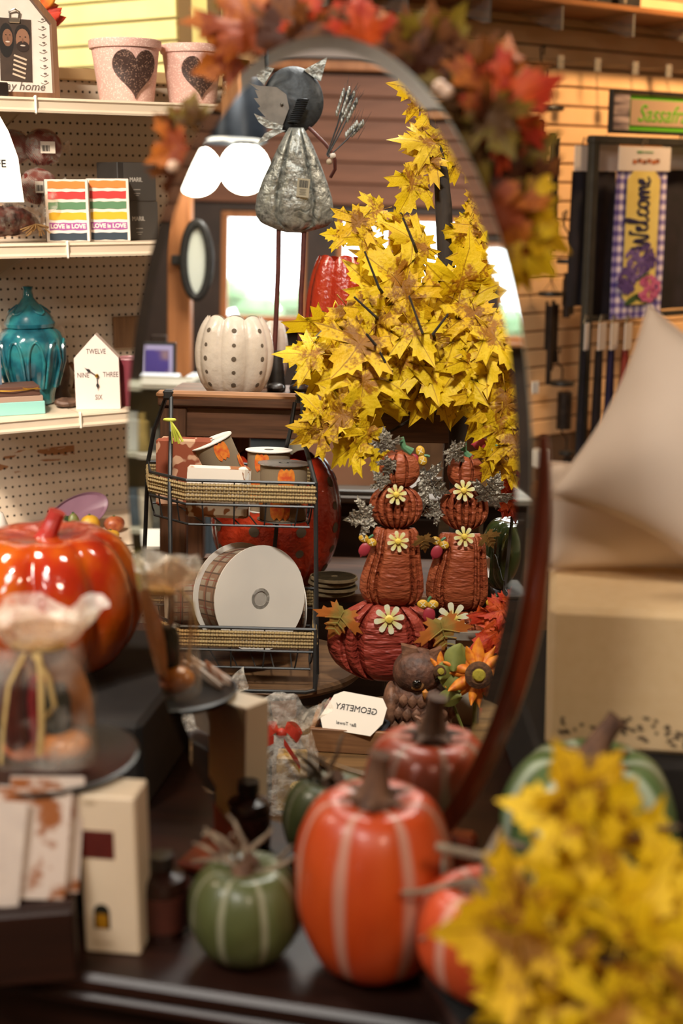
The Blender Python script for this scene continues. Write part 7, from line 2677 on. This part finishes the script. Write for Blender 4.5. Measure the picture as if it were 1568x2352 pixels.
# brown boards above the windows, and the light strip above them
ztrim = wl(700, 152).z
g = G().box((0, -.011, 0), (8.3, .02, .112), .004)
me_b = mesh(g, 'board', m_board, 0)
z = wl(700, 470).z + .06
while z < ztrim - .05:
    part('board', me_b, m_board, ww_, T(0, YW, z))
    z += .118
part('picture_rail', G().box((0, YW - .03, ztrim), (8.3, .05, .05), .006), m_otrim, ww_)
part('upper_panel', G().box((0, YW - .008, (ztrim + CEIL) / 2 + .02), (8.3, .016, CEIL - ztrim - .06)), M('upper_panel', 'a89a92', 'b5a79f', 3, .7), ww_)
m_pane = clear('window_glass', .93, 'ffffff', .02, 0, 1)
for i, (a_, b_, c_, d_) in enumerate(WINS):
    xa, xb = wl(a_, 600).x, wl(b_, 600).x
    o = thing('window_%d' % (i + 1), None, None, ((xa + xb) / 2, YW + .04, zb_))
    tag(o, kind='structure')
    W_, Hh = xb - xa, zt_ - zb_
    for bx_, bz_, bw_, bh_ in ((0, .02, W_, .04), (0, Hh - .02, W_, .04), (-W_ / 2 + .02, Hh / 2, .04, Hh - .08), (W_ / 2 - .02, Hh / 2, .04, Hh - .08)):
        part('frame', G().box((bx_, 0, bz_), (bw_, .06, bh_), .004), m_otrim, o)
    part('pane', G().box((0, 0, Hh / 2), (W_ - .08, .005, Hh - .08)), m_pane, o, smooth=0)
    part('sill', G().box((0, -.10, -.012), (W_ + .08, .16, .024), .004), m_otrim, o)
# outdoors: pale road and a green hedge
o = tag(single('ground_outside', None, None, (0, YW + 3.2, -.2), G().box((0, 0, 0), (14, 6, .1)), M('road_pale', 'b8bcb8', 'c8ccc8', 2, .9)), kind='structure')
hg = G()
random.seed(9)
for i in range(400):
    c = V((random.uniform(-5, 5), YW + 4.2 + random.uniform(-.4, .4), random.uniform(-.1, 1.35)))
    r_ = random.uniform(.10, .22)
    hg.ball(c, (r_, r_ * .8, r_ * .7), 6, 4)
tag(single('hedge', 'green hedge outside the shop windows', 'hedge', (0, 0, 0), hg, M('hedge_green', '5a7a54', '86a080', 3, .9), kind='stuff'))

# chandelier with white globes, wooden post, oval mirror, violet picture
p = A(505, 310, 5.2)
ch = thing('pendant_lamp', 'dark drum pendant lamp with white glowing globes', 'lamp', (p.x, p.y, p.z + .16))
kk = kt(5.2)
part('drum', G().lathe([(0, 0), (.12, 0), (.13, -.02), (.15, -.24), (.13, -.25), (.0, -.25)], 32, ((A(530, 300, 5.2) - A(505, 310, 5.2)).x, 0, .06)), M('drum_navy', '1c232c', '2a323c', 10, .35, .4), ch)
part('chain', G().tube([((A(530, 300, 5.2) - A(505, 310, 5.2)).x, 0, .06), ((A(530, 300, 5.2) - A(505, 310, 5.2)).x, 0, CEIL - p.z - .16)], .012, 8), m_black, ch)
m_globe = emit('globe_glow', 'fff4e0', 9.0)
for px, py in ((450, 392), (562, 387)):
    c = A(px, py, 5.2) - V((p.x, p.y, p.z + .16))
    part('globe', G().ball(c, 58 * kk, 24, 16), m_globe, ch, smooth=180)
    part('globe_holder', G().tube([c + V((0, 0, 50 * kk)), (c + V((.0, 0, 70 * kk))), V((c.x * .6 + .02, 0, -.16))], [.05, .03, .015], 10), m_black, ch)
TP = 5.6
pa, pb = A(388, 700, TP), A(440, 700, TP)
o = tag(single('pillar_1', None, None, ((pa.x + pb.x) / 2, pa.y, 0), G().box((0, 0, CEIL / 2), (pb.x - pa.x, .12, CEIL), .006), m_otrim), kind='structure')
pc = A(452, 598, 5.45)
o = thing('oval_wall_mirror', 'oval white faced mirror with a black rim hung beside the orange post', 'mirror', (pc.x, pc.y, pc.z))
rx, rz_ = 30 * kt(5.45), 84 * kt(5.45)
g = G().tube([(rx * cos(q_ * PI / 24), -.01, rz_ * sin(q_ * PI / 24)) for q_ in range(48)], .018, 8, True)
part('rim', g, m_black, o)
part('face', G().prism([(rx * cos(q_ * PI / 24), rz_ * sin(q_ * PI / 24)) for q_ in range(48)], .01), M('face_white', 'd0d6cc', rough=.3), o)
part('hanger_arm', G().box((-.06, .04, 0), (.10, .05, .04), .004), m_black, o)
pp = A(362, 838, 5.0)
o = thing('violet_picture', 'violet and gold picture in a dark frame beyond the console', 'picture', (pp.x, pp.y, 0))
W_, Hh = 84 * kt(5), 104 * kt(5)
part('frame', G().box((0, 0, pp.z), (W_, .03, Hh), .004), m_black, o)
part('mat_board', G().box((0, -.0155, pp.z), (W_ * .86, .004, Hh * .88)), M('mat_lilac', 'a8a0c8', rough=.6), o)
part('print', G().box((0, -.019, pp.z), (W_ * .64, .004, Hh * .66)), M('print_violet', '4a3a8a', 'c09a6a', 6, .6, lo=.45, hi=.62), o)
part('easel', G().box((0, .03, (pp.z - Hh / 2) / 2 + .1), (.06, .03, pp.z - Hh / 2 + .2), .004), m_dkw, o)
sh = A(362, 874, 4.9)
for lab, px0, px1, py, t_ in (('white shelf board in front of the violet picture', 312, 408, 868, 4.8), ('white table top beyond the console by the oval mirror', 432, 520, 868, 5.0)):
    a_, b_ = A(px0, py, t_), A(px1, py, t_)
    o = thing('white_table', lab, 'table', ((a_.x + b_.x) / 2, a_.y, 0))
    part('table_top', G().box((0, 0, a_.z), (b_.x - a_.x, .2, .03), .006), M('paint_bluewhite', 'd8dce0', rough=.4), o)
    for sx_ in (-1, 1):
        part('leg', G().box((sx_ * (b_.x - a_.x) * .42, 0, a_.z / 2 - .008), (.03, .16, a_.z - .016), .003), M('paint_bluewhite', 'd8dce0', rough=.4), o)
# pale goods on a rack at the far left of the reflection
random.seed(14)
xr, yr = A(330, 1100, 4.3).x, A(330, 1100, 4.3).y
o = thing('goods_shelf', 'pale shop shelving with mixed goods at the dim edge of the mirror view', 'shelf', (xr - .12, yr + .1, 0))
m_ps = M('shelf_pale', '9a9484', 'aaa494', 6, .6)
zz = (.30, .57, .84, 1.07)
for z in zz:
    part('shelf', G().box((0, 0, z), (.52, .26, .02), .003), m_ps, o)
for sx_ in (-1, 1):
    part('upright', G().box((sx_ * .271, 0, .545), (.02, .26, 1.09), .003), m_ps, o)
part('back_panel', G().box((0, .128, .545), (.51, .01, 1.08)), m_ps, o)
gm = [M('goods_a', 'c8c0ac', '8a806c', 12, .5), M('goods_b', 'b09a5c', '7a6a3c', 12, .5), M('goods_c', '5a6470', '3a424c', 12, .5), M('goods_d', 'c8c8c4', rough=.4)]
for i, z in enumerate(zz[:3]):
    for j in range(5):
        h_ = random.uniform(.12, .21)
        r_ = random.uniform(.03, .042)
        single('shop_jar', ('pale', 'gold', 'grey blue', 'white', 'tan')[j] + ' jar on the ' + ('lowest', 'middle', 'upper')[i] + ' board of the dim shop shelving', 'jar', (xr - .12 - .20 + .1 * j, yr + .06, z + .0105), G().lathe([(0, 0), (r_, 0), (r_ * 1.05, h_ * .1), (r_, h_ * .75), (r_ * .6, h_ * .82), (r_ * .65, h_), (0, h_)], 16), gm[(i + j) % 4])
# dim furniture seen through the console legs
for nm, lab, px0, px1, py0, t_, c1, c2, cat in (('display_case', 'grey blue glass display case seen between the console legs', 472, 660, 985, 4.45, '3a434c', '5a646c', 'cabinet'), ('display_counter', 'pale counter far behind the red lanterns', 640, 780, 930, 4.9, 'a89a80', 'b8aa90', 'counter'), ('wood_dresser', 'brown dresser below the far windows', 740, 1230, 770, 6.9, '4a3322', '65482f', 'dresser')):
    a_, b_ = A(px0, py0, t_), A(px1, py0, t_)
    o = thing(nm, lab, cat, ((a_.x + b_.x) / 2, a_.y + .2, 0))
    mt = M(nm + '_mat', c1, c2, 5, .35)
    w_ = b_.x - a_.x
    part('body', G().box((0, 0, a_.z / 2 - .015), (w_, .4, a_.z - .03), .006), mt, o)
    part('counter_top', G().box((0, 0, a_.z - .012), (w_ + .03, .43, .024), .004), M(nm + '_top', c2, rough=.3), o)
    for j in (-1, 1):
        part('door', G().box((j * w_ / 4, -.206, a_.z * .45), (w_ / 2 - .04, .012, a_.z * .7), .003), mt, o)
# white glazed goods glinting on the sill side: lamps and vases by the windows
zt0 = A(985, 770, 6.9).z
for px, r_, h_, lab, c in ((785, .09, .30, 'white vase on the brown dresser left of the tree', 'd8d8d0'), (905, .10, .24, 'tan round pot on the brown dresser', '8a5a3c'), (1065, .10, .32, 'white vase on the brown dresser behind the tree trunk', 'd8d8d0')):
    p = A(px, 760, 7.0)
    single('vase', lab, 'vase', (p.x, A(985, 770, 6.9).y + .2, zt0 + .0005), G().lathe([(0, 0), (r_ * .6, 0), (r_, h_ * .4), (r_ * .5, h_ * .8), (r_ * .6, h_), (r_ * .5, h_), (r_ * .4, h_ * .8), (0, .02)], 24), M('vase_' + c, c, rough=.4))
use(REAL)
